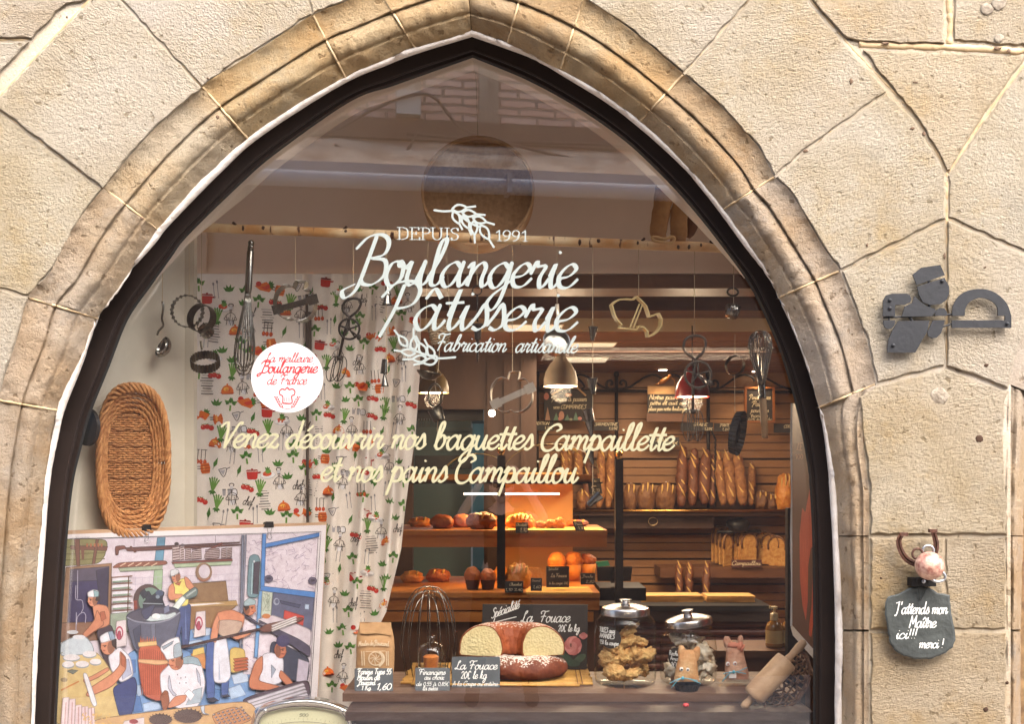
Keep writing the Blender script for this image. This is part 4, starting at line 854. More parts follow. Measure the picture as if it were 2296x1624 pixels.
def motif(kind, cx, cy, s, rot=0.):
    c, sn = math.cos(rot), math.sin(rot); rgt = interp(CRT, cy) - 2; lf = interp(CLT, cy) + 3; oke = [0]
    def f(x, y, e=0.): X = cx + (x * c - y * sn) * s; Y = cy + (x * sn + y * c) * s; X = min(max(X, lf), rgt); Y = max(Y, 618); return cur(X, Y, .0008 + e)
    def pl(pts, col, e=0.):
        oke[0] += .00006
        n = len(pts); cen = (sum(p[0] for p in pts) / n, sum(p[1] for p in pts) / n)
        vs = [f(*cen, oke[0])] + [f(x, y, oke[0]) for x, y in pts]; mb.add(vs, [(0, 1 + i, 1 + (i + 1) % n) for i in range(n)], 0, col)
    def ln(pts, w_, col): oke[0] += .00006; ribbon(mb, pts, w_, lambda x, y, e: f(x, y, e + oke[0]), col=col, smooth=len(pts) > 2, caps=False)
    def leaf(x, y, l, w_, a, col):
        d = (math.cos(a), math.sin(a)); n = (-d[1], d[0])
        pl([(x, y), (x + d[0] * l * .4 + n[0] * w_, y + d[1] * l * .4 + n[1] * w_), (x + d[0] * l, y + d[1] * l), (x + d[0] * l * .4 - n[0] * w_, y + d[1] * l * .4 - n[1] * w_)], col)
    el = lambda x, y, a, b, col, n=14: pl(ellipse(x, y, a, b, n), col)
    if kind == 0:      # bunch of herbs
        for a in range(9): an = -math.pi * (.1 + .1 * a); r = 8 + 3 * (a % 2); leaf(3.5 * math.cos(an), 3.5 * math.sin(an), r, 3.4, an + .3 * (a % 3 - 1), (GR, GR2, (56, 104, 40))[a % 3])
        ln([(0, 0), (0, 10)], 1.6, GR2)
    elif kind == 1:    # red casserole
        pl([(-10, -5), (10, -5), (9, 7), (6, 9), (-6, 9), (-9, 7)], RD); pl([(-11, -6), (11, -6), (9, -8.5), (-9, -8.5)], (150, 28, 26)); pl([(10, -4), (15, -5), (15, -2), (10, -1)], (150, 28, 26)); el(0, -9.5, 2, 1.2, (150, 28, 26))
    elif kind == 2:    # orange cloche
        pl([(-11, 4)] + [(-11 * math.cos(t), 4 - 12 * math.sin(t)) for t in (.3, .8, 1.2, 1.57, 1.95, 2.4, 2.85)] + [(11, 4), (8, 7), (-8, 7)], OR); pl([(-13, 5), (13, 5), (9, 8), (-9, 8)], (176, 66, 28)); el(0, -9, 1.8, 1.8, OR)
        el(-2, -1, 5, 3.4, YE); [ln([(x, -2), (x, 3)], .6, (176, 66, 28)) for x in (-2, 1, 4)]
    elif kind == 3:    # cherry tomatoes
        for x, y in ((-7, 0), (7, 3), (0, 0)): el(x, y, 4.8, 4.6, RD); el(x - 1.4, y - 1.6, 1.2, 1, (236, 150, 130)); leaf(x, y - 4, 4, .9, -2.6, GR); leaf(x, y - 4, 4, .9, -.5, GR)
    elif kind == 4: leaf(-1, 9, 20, 3.6, -1.3, GR); ln([(-2, 12), (4, -8)], .4, (56, 96, 40))
    elif kind == 5:    # cook in grey line drawing
        pl([(-3, -22), (3, -22), (2.5, -15), (-2.5, -15)], (206, 202, 204)); pl([(-2.4, -15), (2.4, -15), (2.2, -10), (-2.2, -10)], (214, 196, 186)); ln([(-3, -21), (-4, -24), (0, -26), (4, -24), (3, -21)], .7, DK); ln([(-2.6, -15), (2.6, -15)], .7, DK); ln([(-2, -12), (2, -12)], .9, DK)
        for pts in ([(-8, -5), (-3, -9), (3, -9), (8, -5), (6, 5), (7, 12)], [(-8, -5), (-6, 2), (-7, 12)], [(0, -8), (-1, 4), (1, 12)], [(-8, -4), (-11, 2), (-4, 3)], [(8, -4), (11, 2), (5, 3)], [(-4, -2), (-3, 8)], [(4, -2), (3, 8)]): ln(pts, .55, DK)
        pl([(-4, 4), (5, 4), (4, 12), (-3, 12)], (226, 222, 222)); ln([(-4, 4), (5, 4), (4, 12)], .5, DK)
    elif kind == 6:    # lines of a printed menu
        for k in range(8): y = -16 + 4.6 * k; l = rp.uniform(7, 12); ln([(-l, y), (l, y + 1.2)], .85 if k % 3 else .5, (104, 98, 98))
    elif kind == 7:    # utensils on a rail
        ln([(-9, -14), (9, -14)], .6, DK)
        for x in (-7, -1, 6): ln([(x, -14), (x, 3)], .6, DK); el(x, 7, 3.2, 4.2, (184, 66, 40)); el(x - .6, 6, 1.4, 2, OR)
    elif kind == 8:    # two spoons
        for x, h in ((-3, -12), (4, -15)): ln([(x - 1, 14), (x, h)], .65, GY); el(x, h, 1.7, 3.2, (124, 120, 122))
    elif kind == 9: text(mb, 'chef', lambda x, y, e: f(x, y, e), -9, 10, 4, 8, .085, .35, .3, .6, col=DK)
    elif kind == 10:   # copper barrel pot
        pl([(-7, -9), (7, -9), (9, 0), (7, 9), (-7, 9), (-9, 0)], OR); [ln([(-8, y), (8, y)], .9, (160, 72, 26)) for y in (-5, 0, 5)]; el(-2, -2, 2, 6, (240, 160, 80)); [ln([(-8, y), (-14, y - .6)], .7, DK) for y in (-4, 0)]
    elif kind == 11:   # chopping board with vegetables
        pl([(-16, 2), (4, -6), (18, 3), (10, 12), (-6, 9)], OR); el(-9, -2, 5, 4.6, RD); pl([(-6, 4), (10, -2), (12, 4), (4, 8)], (200, 62, 40)); [leaf(11, 0, 9, 2.6, a, GR) for a in (-1.6, -1, -.4, .3, .9)]
    elif kind == 12:   # grey goblets and a toque
        for x in (-9, 0): pl([(x - 3.2, -5), (x + 3.2, -5), (x + 2.4, 6), (x - 2.4, 6)], (164, 160, 162)); ln([(x - 3.2, -5), (x + 3.2, -5)], .9, (104, 100, 102))
        pl([(5, 5), (13, 5), (14, -1), (12, -5), (8, -6), (4, -4), (4, 0)], (228, 224, 224)); ln([(5, 5), (4, -3), (8, -6), (13, -4), (13, 5), (5, 5)], .6, DK)
    elif kind == 13: ln([(-7, -6), (7, -6), (0, 8), (-7, -6)], .8, (120, 116, 118)); ln([(7, -5), (14, -7)], .8, (120, 116, 118)); pl([(-5, -4), (5, -4), (0, 5)], (176, 172, 174))
    elif kind == 14:   # plate of food
        el(0, 3, 14, 6.5, (200, 194, 192)); el(0, 2.4, 13, 5.6, (236, 232, 228)); el(-1, 0, 8, 4.6, (206, 84, 44)); el(1, -4, 5, 4, GR2); [leaf(0, -6, 7, 2, a, GR) for a in (-2.2, -1.5, -.8)]; el(-6, 2, 2, 1.6, RD)
    elif kind == 15:   # asparagus
        for a in (-2.0, -1.75, -1.5, -1.25, -1.0): ln([(0, 10), (16 * math.cos(a), 10 + 24 * math.sin(a))], 1.3, GR2); leaf(14 * math.cos(a), 10 + 21 * math.sin(a), 6, 1.7, a, GR)
        [leaf(0, 9, 8, 2.4, a, (60, 108, 40)) for a in (.4, 1.2, 2.0, 2.8)]
    elif kind == 16: [leaf(0, 8, 14, 3, a, GR) for a in (-2.4, -1.9, -1.3, -.7)]
seq = [0, 6, 15, 4, 8, 2, 12, 1, 16, 5, 3, 14, 0, 7, 15, 16, 11, 4, 5, 0, 10, 8, 9, 3, 13]
row = 0; y = 640.
while y < 1545:
    x = 448 + (row % 3) * 17; i = 0
    while x < interp(CRT, y) - 8:
        k = seq[(row * 7 + i * 4 + (row // 3)) % len(seq)]
        st = 35 if x < 690 else 31
        if not (x < 725 and y > 1190): motif(k, x + rp.uniform(-5, 5), y + rp.uniform(-7, 7) + (i % 2) * 10, 1.28 if x < 690 else 1.16, rp.uniform(-.16, .16))
        x += st + (8 if k in (5, 6, 11, 14) else 0); i += 1
    y += 32; row += 1
mb.build('cotton_print', M_PRINT, curt)
mb = MB(); mb.tube([at(688, 660, CY - .004), at(690, 1180, CY - .006)], .0055, 8); mb.tube([at(692, 700, CY - .002), at(693, 900, CY - .004)], .011, 8); mb.build('stick', mat('dark_stick', (66, 54, 44), .8), curt)

# ---------------------------------------------------------------- poster of an old bakehouse, clipped to a board
_tr, _tl, _br = at(733, 1172, .66), at(150, 1190, .13), at(711, 1566, .53)
_nrm = (_tl - _tr).cross(_br - _tr).normalized()
if _nrm.y > 0: _nrm = -_nrm
def pst(px, py, e=0.):
    d = at(px, py, 0) - camo.location; k = (_tr - camo.location).dot(_nrm) / d.dot(_nrm)
    return camo.location + d * k + _nrm * e
M_PAPER = mat('poster_paper', (208, 200, 202), .55); M_PPAINT = mat('poster_inks', (240, 238, 240), .55, attr=True, var=(220, 214, 216), vscale=42); M_BOARD = mat('pale_wood_board', (186, 152, 120), .6, var=(166, 132, 100), vscale=8)
pos = thing('poster', 'bakehouse poster of bakers at work round a mixer and oven on a board', 'poster', pst(440, 1690))
bd = [(126, 1191), (733, 1171.5), (706, 1700), (60, 1700)]
mb = MB(); mb.prism([pst(x, y, 0) for x, y in bd], -_nrm * .012); mb.build('board', M_BOARD, pos)
mb = MB(); mb.poly([pst(x, y, .002) for x, y in ((126, 1200), (731, 1178), (704, 1698), (60, 1698))]); mb.build('paper', M_PAPER, pos)
mb = MB(); PE = [.0025]
def pp(fl, col, C=Z7):
    q = [(fl[i], fl[i + 1]) for i in range(0, len(fl), 2)]; PE[0] += .00003
    xs = [p[0] for p in q]; ys = [p[1] for p in q]; sz = min(max(xs) - min(xs), max(ys) - min(ys))
    if len(q) >= 5 and sz > 22: q = [(p.x, p.y) for p in spline([Vector((a, b, 0)) for i, (x, y) in enumerate(q) for a, b in ((lerp(x, q[(i + 1) % len(q)][0], .18), lerp(y, q[(i + 1) % len(q)][1], .18)), (lerp(x, q[(i + 1) % len(q)][0], .82), lerp(y, q[(i + 1) % len(q)][1], .82)))], 3, True)]
    mb.poly([pst(*C(x, y), PE[0]) for x, y in q], 0, col)
    if sz > 26: ribbon(mb, q + [q[0]], 2.2 if sz < 120 else 2.8, lambda x, y, e: pst(*C(x, y), PE[0] + .000015 + e * .02), col=tuple(v * .70 for v in col), smooth=False, caps=False)
def pe(cx, cy, rx, ry, col, rot=0., n=18): PE[0] += .00003; mb.poly([pst(*Z7(x, y), PE[0]) for x, y in ellipse(cx, cy, rx, ry, n, rot)], 0, col)
def head(cx, cy, rx, ry, col, dx):          # painted head: shaded half, brow, eye, nose and mouth on the side it looks to
    dk = tuple(v * .72 for v in col); pe(cx, cy, rx + 2.5, ry + 2.5, tuple(v * .5 for v in col)); pe(cx, cy, rx, ry, col); pe(cx - dx * rx * .42, cy + ry * .12, rx * .5, ry * .8, dk)
    pln([(cx + dx * rx * .2, cy - ry * .1), (cx + dx * rx * .7, cy - ry * .14)], 3.2, (70, 44, 38)); pe(cx + dx * rx * .45, cy + ry * .04, rx * .13, ry * .07, (40, 28, 28), 0, 8); pp([cx + dx * rx * .75, cy, cx + dx * rx * 1.18, cy + ry * .26, cx + dx * rx * .72, cy + ry * .3], col); pln([(cx + dx * rx * .35, cy + ry * .5), (cx + dx * rx * .78, cy + ry * .46)], 3, (150, 66, 60))
def pln(pts, w_, col, sm=False): PE[0] += .00003; ribbon(mb, pts, w_, lambda x, y, e: pst(*Z7(x, y), PE[0] + e * .2), col=col, smooth=sm, caps=False)
SK, SKD, WHT, SHD, BLU = (205, 140, 108), (176, 104, 76), (222, 220, 228), (150, 168, 180), (70, 82, 126)
pp([455, 392, 2120, 347, 2040, 1640, 390, 1640], (212, 203, 212))
pp([300, 395, 715, 388, 700, 500, 650, 555, 300, 572], (134, 130, 84)); [pp([300, y, 700, y - 14, 700, y - 6, 300, y + 8], (112, 104, 62)) for y in (445, 490, 530)]
for a in ([470, 432, 720, 440, 712, 466, 470, 456], [495, 390, 530, 390, 532, 568, 512, 568], [640, 390, 658, 390, 632, 556, 614, 556], [540, 445, 562, 445, 560, 525, 545, 525]): pp(a, (118, 76, 60))
[pp([x, 418, x + 12, 418, x + 12, 440, x, 440], (170, 104, 66)) for x in (575, 600, 625, 650, 672)]
pp([440, 578, 745, 550, 732, 1000, 400, 1010], (150, 116, 86)); pp([470, 592, 727, 572, 716, 940, 450, 950], (62, 54, 92)); pp([470, 592, 727, 572, 722, 662, 466, 672], (84, 76, 94))
pp([640, 600, 722, 576, 716, 940, 680, 942], (56, 48, 72)); pp([400, 950, 735, 940, 735, 1060, 380, 1080], (142, 106, 84))
pp([1050, 380, 1103, 377, 1086, 560, 1030, 560], (96, 142, 168)); pp([1030, 590, 1086, 590, 1076, 820, 1012, 830], (158, 184, 150))
for xx in range(905, 1620, 46): pln([(xx, 640 - (xx - 900) * .02), (xx - 6, 880)], 1.2, (182, 176, 192))
for yy in range(650, 900, 42): pln([(880, yy), (1610, yy - 30)], 1.2, (182, 176, 192))
pp([768, 437, 830, 432, 840, 452, 792, 462, 788, 495, 770, 495], (116, 70, 60)); pp([835, 447, 1600, 408, 1600, 416, 835, 456], (98, 66, 62)); pp([845, 455, 1040, 446, 1600, 424, 1600, 432, 1045, 462, 850, 470], (104, 66, 60)); pp([865, 438, 876, 436, 910, 476, 898, 480], (116, 70, 60)); pp([1390, 458, 1480, 410, 1490, 418, 1400, 464], (128, 70, 62))
pln([(895, 390), (893, 436)], 1.5, (90, 84, 90)); pln([(1437, 368), (1437, 420)], 1.5, (90, 84, 90))
pp([752, 574, 800, 546, 1098, 532, 1118, 550, 1090, 562, 760, 582], (136, 84, 68)); pp([790, 584, 1086, 564, 1082, 592, 800, 606], (158, 172, 146)); [pln([(x, 570), (x + 40, 548)], 3.5, (206, 178, 150)) for x in range(800, 1060, 52)]
pp([1145, 542, 1550, 520, 1552, 536, 1150, 556], (122, 70, 62)); pp([1160, 556, 1548, 538, 1540, 560, 1166, 580], (166, 184, 154))
for fl in ([1150, 440, 1195, 430, 1200, 530, 1150, 534], [1202, 440, 1228, 436, 1228, 528, 1202, 530], [1236, 455, 1270, 452, 1275, 525, 1234, 527], [1278, 480, 1340, 445, 1345, 520, 1278, 525], [1365, 490, 1400, 455, 1465, 450, 1460, 520, 1365, 522], [1475, 455, 1510, 445, 1510, 515, 1475, 518], [1515, 448, 1547, 445, 1545, 512, 1515, 515]):
    pp(fl, (190, 176, 174)); x0, x1 = min(fl[0::2]), max(fl[0::2]); y0, y1 = min(fl[1::2]), max(fl[1::2])
    for k in range(6): yy = lerp(y0 + 10, y1 - 4, k / 5); pln([(x0 + 2, yy + 3), (x1 - 2, yy - 4)], 3.2, (92, 62, 60))
pe(1177, 420, 16, 10, (74, 60, 62)); pe(1216, 428, 13, 8, (96, 88, 92))
pe(1358, 610, 56, 64, (140, 112, 90)); pe(1362, 606, 38, 46, (196, 188, 196)); pln([(1320, 650), (1358, 668), (1400, 646)], 5, (150, 96, 70), True)
for k in range(6):
    yy = 642 + 45 * k; pp([740, yy, 882, yy - 10, 882, yy - 3, 740, yy + 8], (128, 94, 76)); pp([750, yy + 10, 860, yy + 2, 860, yy + 20, 750, yy + 28], WHT); pp([750, yy + 28, 870, yy + 20, 870, yy + 30, 750, yy + 38], (140, 162, 140))
pln([(742, 640), (738, 900)], 4, (110, 84, 70)); pln([(856, 640), (850, 880)], 4, (110, 84, 70)); pp([735, 890, 880, 875, 860, 1010, 735, 1000], (150, 164, 146))
pe(985, 795, 98, 106, (82, 62, 62)); pe(1000, 800, 78, 88, (110, 134, 122)); pp([890, 800, 912, 800, 916, 870, 892, 870], (136, 66, 56))
for fl in ([945, 760, 990, 735, 1010, 770, 1060, 730, 1095, 745, 1080, 790, 1100, 850, 960, 860, 950, 820, 975, 790], [930, 750, 960, 720, 985, 760, 955, 790]): pp(fl, (46, 48, 62))
pe(1062, 750, 26, 20, (72, 84, 110)); pe(1050, 775, 14, 12, (130, 144, 156)); pp([950, 815, 1085, 820, 1085, 826, 950, 822], (150, 158, 166))
# chest
pp([1238, 690, 1505, 670, 1522, 802, 1250, 816], (138, 108, 76)); pp([1240, 835, 1582, 825, 1520, 880, 1420, 1000, 1230, 1005], (146, 112, 76)); pp([1245, 818, 1575, 800, 1585, 832, 1250, 846], (176, 144, 92)); pp([1260, 826, 1440, 816, 1500, 818, 1270, 838], (226, 220, 220))
# tiled floor
pp([860, 1140, 1300, 985, 1420, 985, 1620, 1100, 1700, 1150, 1700, 1490, 1080, 1535, 780, 1575, 745, 1330], (122, 158, 204))
for fl, c in (([1280, 1000, 1400, 985, 1400, 1030, 1300, 1050], (190, 208, 230)), ([1230, 1080, 1330, 1060, 1400, 1090, 1280, 1110], (180, 202, 228)), ([890, 1370, 960, 1360, 1000, 1420, 920, 1440], (182, 204, 230)), ([950, 1490, 1040, 1470, 1090, 1520, 960, 1545], (178, 200, 228)),
              ([1500, 1180, 1580, 1150, 1660, 1200, 1560, 1250], (88, 124, 178)), ([1540, 1290, 1640, 1270, 1660, 1340, 1560, 1360], (196, 212, 232)), ([1380, 1380, 1480, 1400, 1460, 1470, 1400, 1480], (98, 136, 188)), ([1520, 1390, 1600, 1360, 1640, 1430, 1540, 1460], (180, 202, 228)), ([870, 1200, 900, 1195, 900, 1280, 875, 1290], (92, 128, 184)), ([880, 1440, 930, 1440, 950, 1540, 890, 1550], (92, 128, 184)), ([1220, 1120, 1330, 1120, 1290, 1160], (96, 132, 186))): pp(fl, c)
# crackled oven wall
OV = (222, 212, 220); pp([1612, 362, 2122, 347, 2066, 1340, 1620, 1290], OV); rc = random.Random(5)
for k in range(260):
    x = rc.uniform(1640, 2080); yy = rc.uniform(370, 1270)
    if 1735 < x and 720 < yy < 1130: continue
    a = rc.uniform(0, 6.28); pts = [(x, yy)]
    for q in range(3): a += rc.uniform(-1.1, 1.1); pts.append((pts[-1][0] + 15 * math.cos(a), pts[-1][1] + 13 * math.sin(a)))
    pln(pts, 1.3, (152, 140, 160))
pp([1755, 424, 2126, 347, 2126, 372, 1755, 450], (76, 128, 194)); pp([1745, 356, 1770, 355, 1757, 720, 1733, 720], (82, 136, 200)); pp([1735, 704, 2097, 744, 2094, 782, 1733, 734], (80, 132, 198))
pp([1722, 735, 1745, 738, 1712, 1180, 1690, 1180], (112, 158, 206)); pp([1800, 745, 1820, 748, 1800, 900, 1790, 890], (112, 158, 206))
pp([1655, 515, 1685, 492, 1720, 500, 1736, 560, 1722, 778, 1642, 775], (110, 138, 146)); pp([1690, 545, 1728, 540, 1716, 760, 1682, 754], (74, 66, 78)); pe(1690, 540, 6, 8, (200, 206, 210)); pln([(1680, 550), (1672, 760)], 3, (170, 196, 200))
pp([1608, 362, 1622, 361, 1602, 1250, 1590, 1250], (120, 124, 142)); pp([1630, 361, 1640, 361, 1618, 880, 1608, 880], (140, 142, 158))
for x, yy in ((1787, 655), (2080, 668)): pe(x, yy, 30, 25, (92, 86, 106)); pe(x, yy - 2, 16, 8, (56, 52, 70))
pp([1818, 748, 2092, 784, 2068, 1050, 1800, 905], (92, 96, 122)); pe(1838, 808, 20, 24, (150, 156, 172)); pe(1842, 806, 12, 16, (92, 96, 122)); pp([1860, 800, 2000, 830, 1990, 850, 1870, 820], (72, 74, 102)); pp([2030, 825, 2056, 828, 2054, 860, 2028, 856], (176, 194, 216))
pp([1892, 865, 2022, 905, 2016, 968, 1885, 920], (194, 72, 62)); pp([1745, 738, 1812, 748, 1800, 905, 1735, 905], (190, 200, 182)); [pln([(rc.uniform(1745, 1800), rc.uniform(750, 890)), (rc.uniform(1745, 1800), rc.uniform(750, 890))], 1.3, (128, 142, 120)) for k in range(16)]
pp([1715, 925, 1810, 898, 1900, 930, 1990, 965, 2070, 1000, 2064, 1112, 1990, 1060, 1830, 985, 1720, 955], (208, 198, 204)); pp([1720, 930, 1830, 985, 1990, 1060, 2064, 1112, 2058, 1180, 1900, 1070, 1622, 908, 1636, 896, 1730, 960], (78, 72, 92))
pp([1800, 1060, 2056, 1180, 2046, 1340, 1980, 1345, 1800, 1290], (60, 64, 84)); pp([1985, 1190, 2056, 1215, 2040, 1345, 1970, 1340], (190, 182, 196)); pe(1770, 905, 28, 17, (190, 122, 74))
# sacks
for ox, oy, s in ((1325, 960, 1), (795, 1025, 1.05)):
    pp([ox - 22 * s, oy - 82 * s, ox + 38 * s, oy - 90 * s, ox + 40 * s, oy + 72 * s, ox - 38 * s, oy + 88 * s], (214, 204, 206)); pe(ox - 4, oy - 10, 26, 44, (172, 76, 96)); pe(ox - 4, oy - 8, 17, 33, (218, 208, 210)); pp([ox - 12, oy - 20, ox + 2, oy - 20, ox + 8, oy + 30, ox - 8, oy + 40, ox - 22, oy + 24], (172, 76, 96))
# baker in yellow
pp([1185, 828, 1266, 824, 1264, 930, 1252, 1106, 1208, 1108, 1205, 960, 1190, 1080, 1150, 1090], BLU); pp([1232, 840, 1240, 1060, 1226, 1060], (100, 116, 160)); pe(1230, 1104, 34, 9, (60, 46, 54))
pp([1145, 682, 1228, 648, 1256, 722, 1246, 832, 1190, 838, 1158, 800], (226, 210, 118)); pp([1146, 684, 1120, 710, 1114, 770, 1130, 800, 1200, 782, 1212, 758, 1158, 758, 1160, 720], SK); pp([1222, 640, 1252, 655, 1290, 710, 1312, 722, 1292, 745, 1236, 712], SK)
head(1168, 642, 28, 38, SK, -1); pp([1130, 602, 1160, 590, 1182, 596, 1190, 616, 1134, 642], (206, 210, 212)); pp([1182, 610, 1192, 616, 1188, 640], (70, 50, 48)); pp([1160, 690, 1205, 672, 1190, 700], SKD)
pp([1208, 772, 1290, 710, 1314, 728, 1304, 772, 1232, 796], (104, 120, 118)); pp([1230, 768, 1300, 720, 1304, 735, 1240, 780], (160, 174, 170)); pp([1212, 770, 1234, 794, 1190, 850, 1160, 880, 1100, 912, 1140, 850, 1170, 810], (220, 230, 226))
# mixer bowl
pp([834, 905, 1196, 866, 1180, 980, 1150, 1080, 1110, 1130, 930, 1155, 880, 1110], (92, 94, 112)); pp([880, 1000, 930, 960, 940, 1140, 905, 1120], (70, 72, 92)); pp([1000, 960, 1030, 955, 1030, 1120, 1005, 1130], (112, 114, 132)); pe(1015, 893, 182, 54, (58, 60, 78), -.1); pe(1012, 893, 168, 42, (82, 78, 92), -.1)
pp([950, 925, 985, 905, 1030, 908, 1060, 890, 1110, 895, 1160, 878, 1172, 898, 1110, 928, 1000, 940], (196, 210, 212)); pe(1035, 905, 28, 18, (232, 234, 234)); pp([930, 870, 1010, 830, 1030, 835, 985, 920, 960, 930], (68, 70, 96)); pp([1085, 850, 1120, 830, 1125, 870, 1090, 890], (120, 124, 148)); pln([(838, 912), (900, 940), (1015, 950), (1120, 928), (1194, 880)], 5, (140, 142, 156), True)
# bare-backed baker with a balance
pp([640, 1000, 735, 962, 762, 1050, 742, 1255, 704, 1262, 652, 1070], (70, 54, 64)); pp([612, 838, 650, 826, 706, 838, 726, 880, 722, 965, 650, 990, 628, 940], SK); pp([640, 862, 624, 930, 575, 990, 545, 1022, 556, 1056, 606, 1018, 690, 960, 662, 900], (196, 130, 98)); head(612, 798, 32, 42, SK, -1); pp([640, 770, 662, 770, 652, 806, 630, 800], (64, 48, 46)); pp([578, 748, 612, 730, 640, 733, 652, 745, 648, 774, 582, 778], (226, 226, 230)); pp([618, 732, 652, 745, 648, 774, 622, 775], (140, 172, 176)); pp([660, 880, 690, 872, 702, 920, 670, 940], SKD)
for pts in ([(512, 600), (510, 790)], [(500, 700), (500, 790), (540, 800), (548, 850), (536, 880)], [(505, 960), (510, 910), (545, 880), (565, 900), (562, 950)], [(503, 880), (500, 1010)]): pln(pts, 2.2, (176, 172, 190), True)
pe(478, 1012, 38, 13, (200, 202, 206))
# dough table
pp([360, 1150, 640, 1140, 760, 1310, 800, 1480, 900, 1590, 900, 1640, 340, 1640], (208, 184, 126)); pp([400, 1085, 480, 1046, 560, 1040, 606, 1090, 620, 1150, 400, 1175], (196, 208, 216)); pe(520, 1045, 42, 15, (216, 218, 222))
for x, yy, a, b in ((470, 1180, 58, 24), (590, 1157, 48, 24), (448, 1226, 42, 24), (542, 1224, 46, 24), (630, 1208, 40, 22)): pe(x, yy + 6, a, b, (150, 158, 160)); pe(x, yy, a * .95, b * .85, (222, 218, 220))
pp([440, 1272, 470, 1262, 516, 1268, 480, 1292], (112, 116, 106)); pln([(400, 1400), (520, 1340)], 5, (196, 128, 70)); pe(420, 1330, 24, 15, (150, 130, 96))
# baguettes standing in their basket
pp([922, 1108, 1032, 1092, 1102, 1160, 1112, 1250, 1072, 1475, 960, 1440, 930, 1330, 918, 1230], (184, 98, 72))
for x in range(930, 1100, 14): pln([(x, 1120 + abs(x - 985) * .3), (x + 6, 1430)], 2.2, (148, 70, 54))
for k in range(8): x = 925 + k * 14; pp([x, 1100, x + 7, 1035 + (k % 3) * 8, x + 15, 1096], (206, 116, 66))
pp([914, 1082, 1036, 1072, 1038, 1098, 918, 1110], (220, 186, 128)); pp([916, 1192, 1050, 1200, 1110, 1200, 1112, 1222, 1040, 1230, 916, 1214], (218, 176, 130)); pp([1265, 1160, 1350, 1120, 1376, 1260, 1320, 1246], (196, 136, 84)); pp([1280, 1130, 1350, 1112, 1356, 1150, 1276, 1172], (212, 186, 106)); pp([1525, 1130, 1560, 1112, 1625, 1130, 1628, 1260, 1530, 1286], (204, 178, 104)); [pp([1548, yy, 1640, yy - 10, 1650, yy + 4, 1560, yy + 18], (180, 100, 68)) for yy in (1190, 1212, 1234, 1256)]
# baker with the rolled dough
pp([744, 1382, 888, 1306, 908, 1385, 872, 1565, 792, 1576, 770, 1500], (66, 74, 122)); pp([716, 1172, 760, 1130, 792, 1110, 862, 1180, 882, 1302, 800, 1348, 748, 1282, 730, 1250], WHT); pp([800, 1200, 850, 1190, 870, 1290, 810, 1330], (176, 182, 204)); pp([722, 1265, 640, 1318, 560, 1352, 546, 1330, 604, 1306, 710, 1246], SK); pp([792, 1136, 832, 1180, 832, 1262, 745, 1372, 590, 1442, 564, 1430, 602, 1378, 742, 1288, 792, 1230], SK); pp([800, 1150, 828, 1185, 826, 1250, 800, 1230], SKD)
head(712, 1108, 46, 54, SK, -1); pp([735, 1060, 768, 1058, 768, 1130, 742, 1100], (62, 44, 42)); pp([658, 1042, 700, 1015, 742, 1006, 762, 1056, 668, 1086], (224, 224, 230)); pp([715, 1012, 742, 1006, 762, 1056, 728, 1064], (140, 160, 180)); pln([(668, 1100), (688, 1106)], 3, SKD); pp([545, 1290, 572, 1288, 640, 1490, 622, 1510, 602, 1482], (226, 226, 230))
# pastry cook
pp([1060, 1290, 1118, 1232, 1200, 1196, 1250, 1172, 1312, 1186, 1340, 1250, 1362, 1350, 1340, 1450, 1300, 1520, 1180, 1520, 1100, 1480, 1066, 1400], (226, 224, 232)); pp([1200, 1190, 1250, 1170, 1312, 1186, 1336, 1240, 1270, 1222, 1215, 1226], (150, 172, 182)); pp([1120, 1290, 1140, 1400, 1170, 1430, 1150, 1440, 1110, 1380], (188, 190, 204)); pp([1280, 1400, 1340, 1380, 1330, 1480, 1230, 1500], (170, 186, 196)); pp([1300, 1250, 1325, 1300, 1330, 1370, 1312, 1340], (186, 190, 206))
pp([1222, 1420, 1250, 1392, 1290, 1430, 1262, 1470], (236, 234, 240)); pp([1110, 1500, 1160, 1440, 1238, 1430, 1226, 1470, 1190, 1496, 1120, 1520], SK); pp([1062, 1440, 1090, 1400, 1112, 1408, 1122, 1480, 1090, 1560, 1072, 1500], (150, 92, 64)); [pe(x, yy, 4, 5, (110, 112, 126)) for x, yy in ((1198, 1318), (1190, 1352), (1228, 1312), (1232, 1350), (1176, 1296))]
head(1165, 1206, 48, 58, SK, -1); pln([(1140, 1208), (1160, 1212)], 3, SKD); pln([(1178, 1206), (1196, 1200)], 3, SKD); pln([(1158, 1246), (1182, 1242)], 3, (166, 76, 66)); pp([1198, 1150, 1212, 1150, 1210, 1200, 1196, 1190], (66, 48, 44))
pp([1062, 1128, 1072, 1095, 1120, 1062, 1180, 1044, 1192, 1080, 1206, 1150, 1200, 1172, 1104, 1198, 1088, 1160], (228, 226, 232)); pp([1150, 1100, 1192, 1080, 1206, 1150, 1200, 1172, 1150, 1186], (160, 176, 186)); pp([1072, 1110, 1150, 1070, 1140, 1090, 1080, 1130], (150, 164, 176))
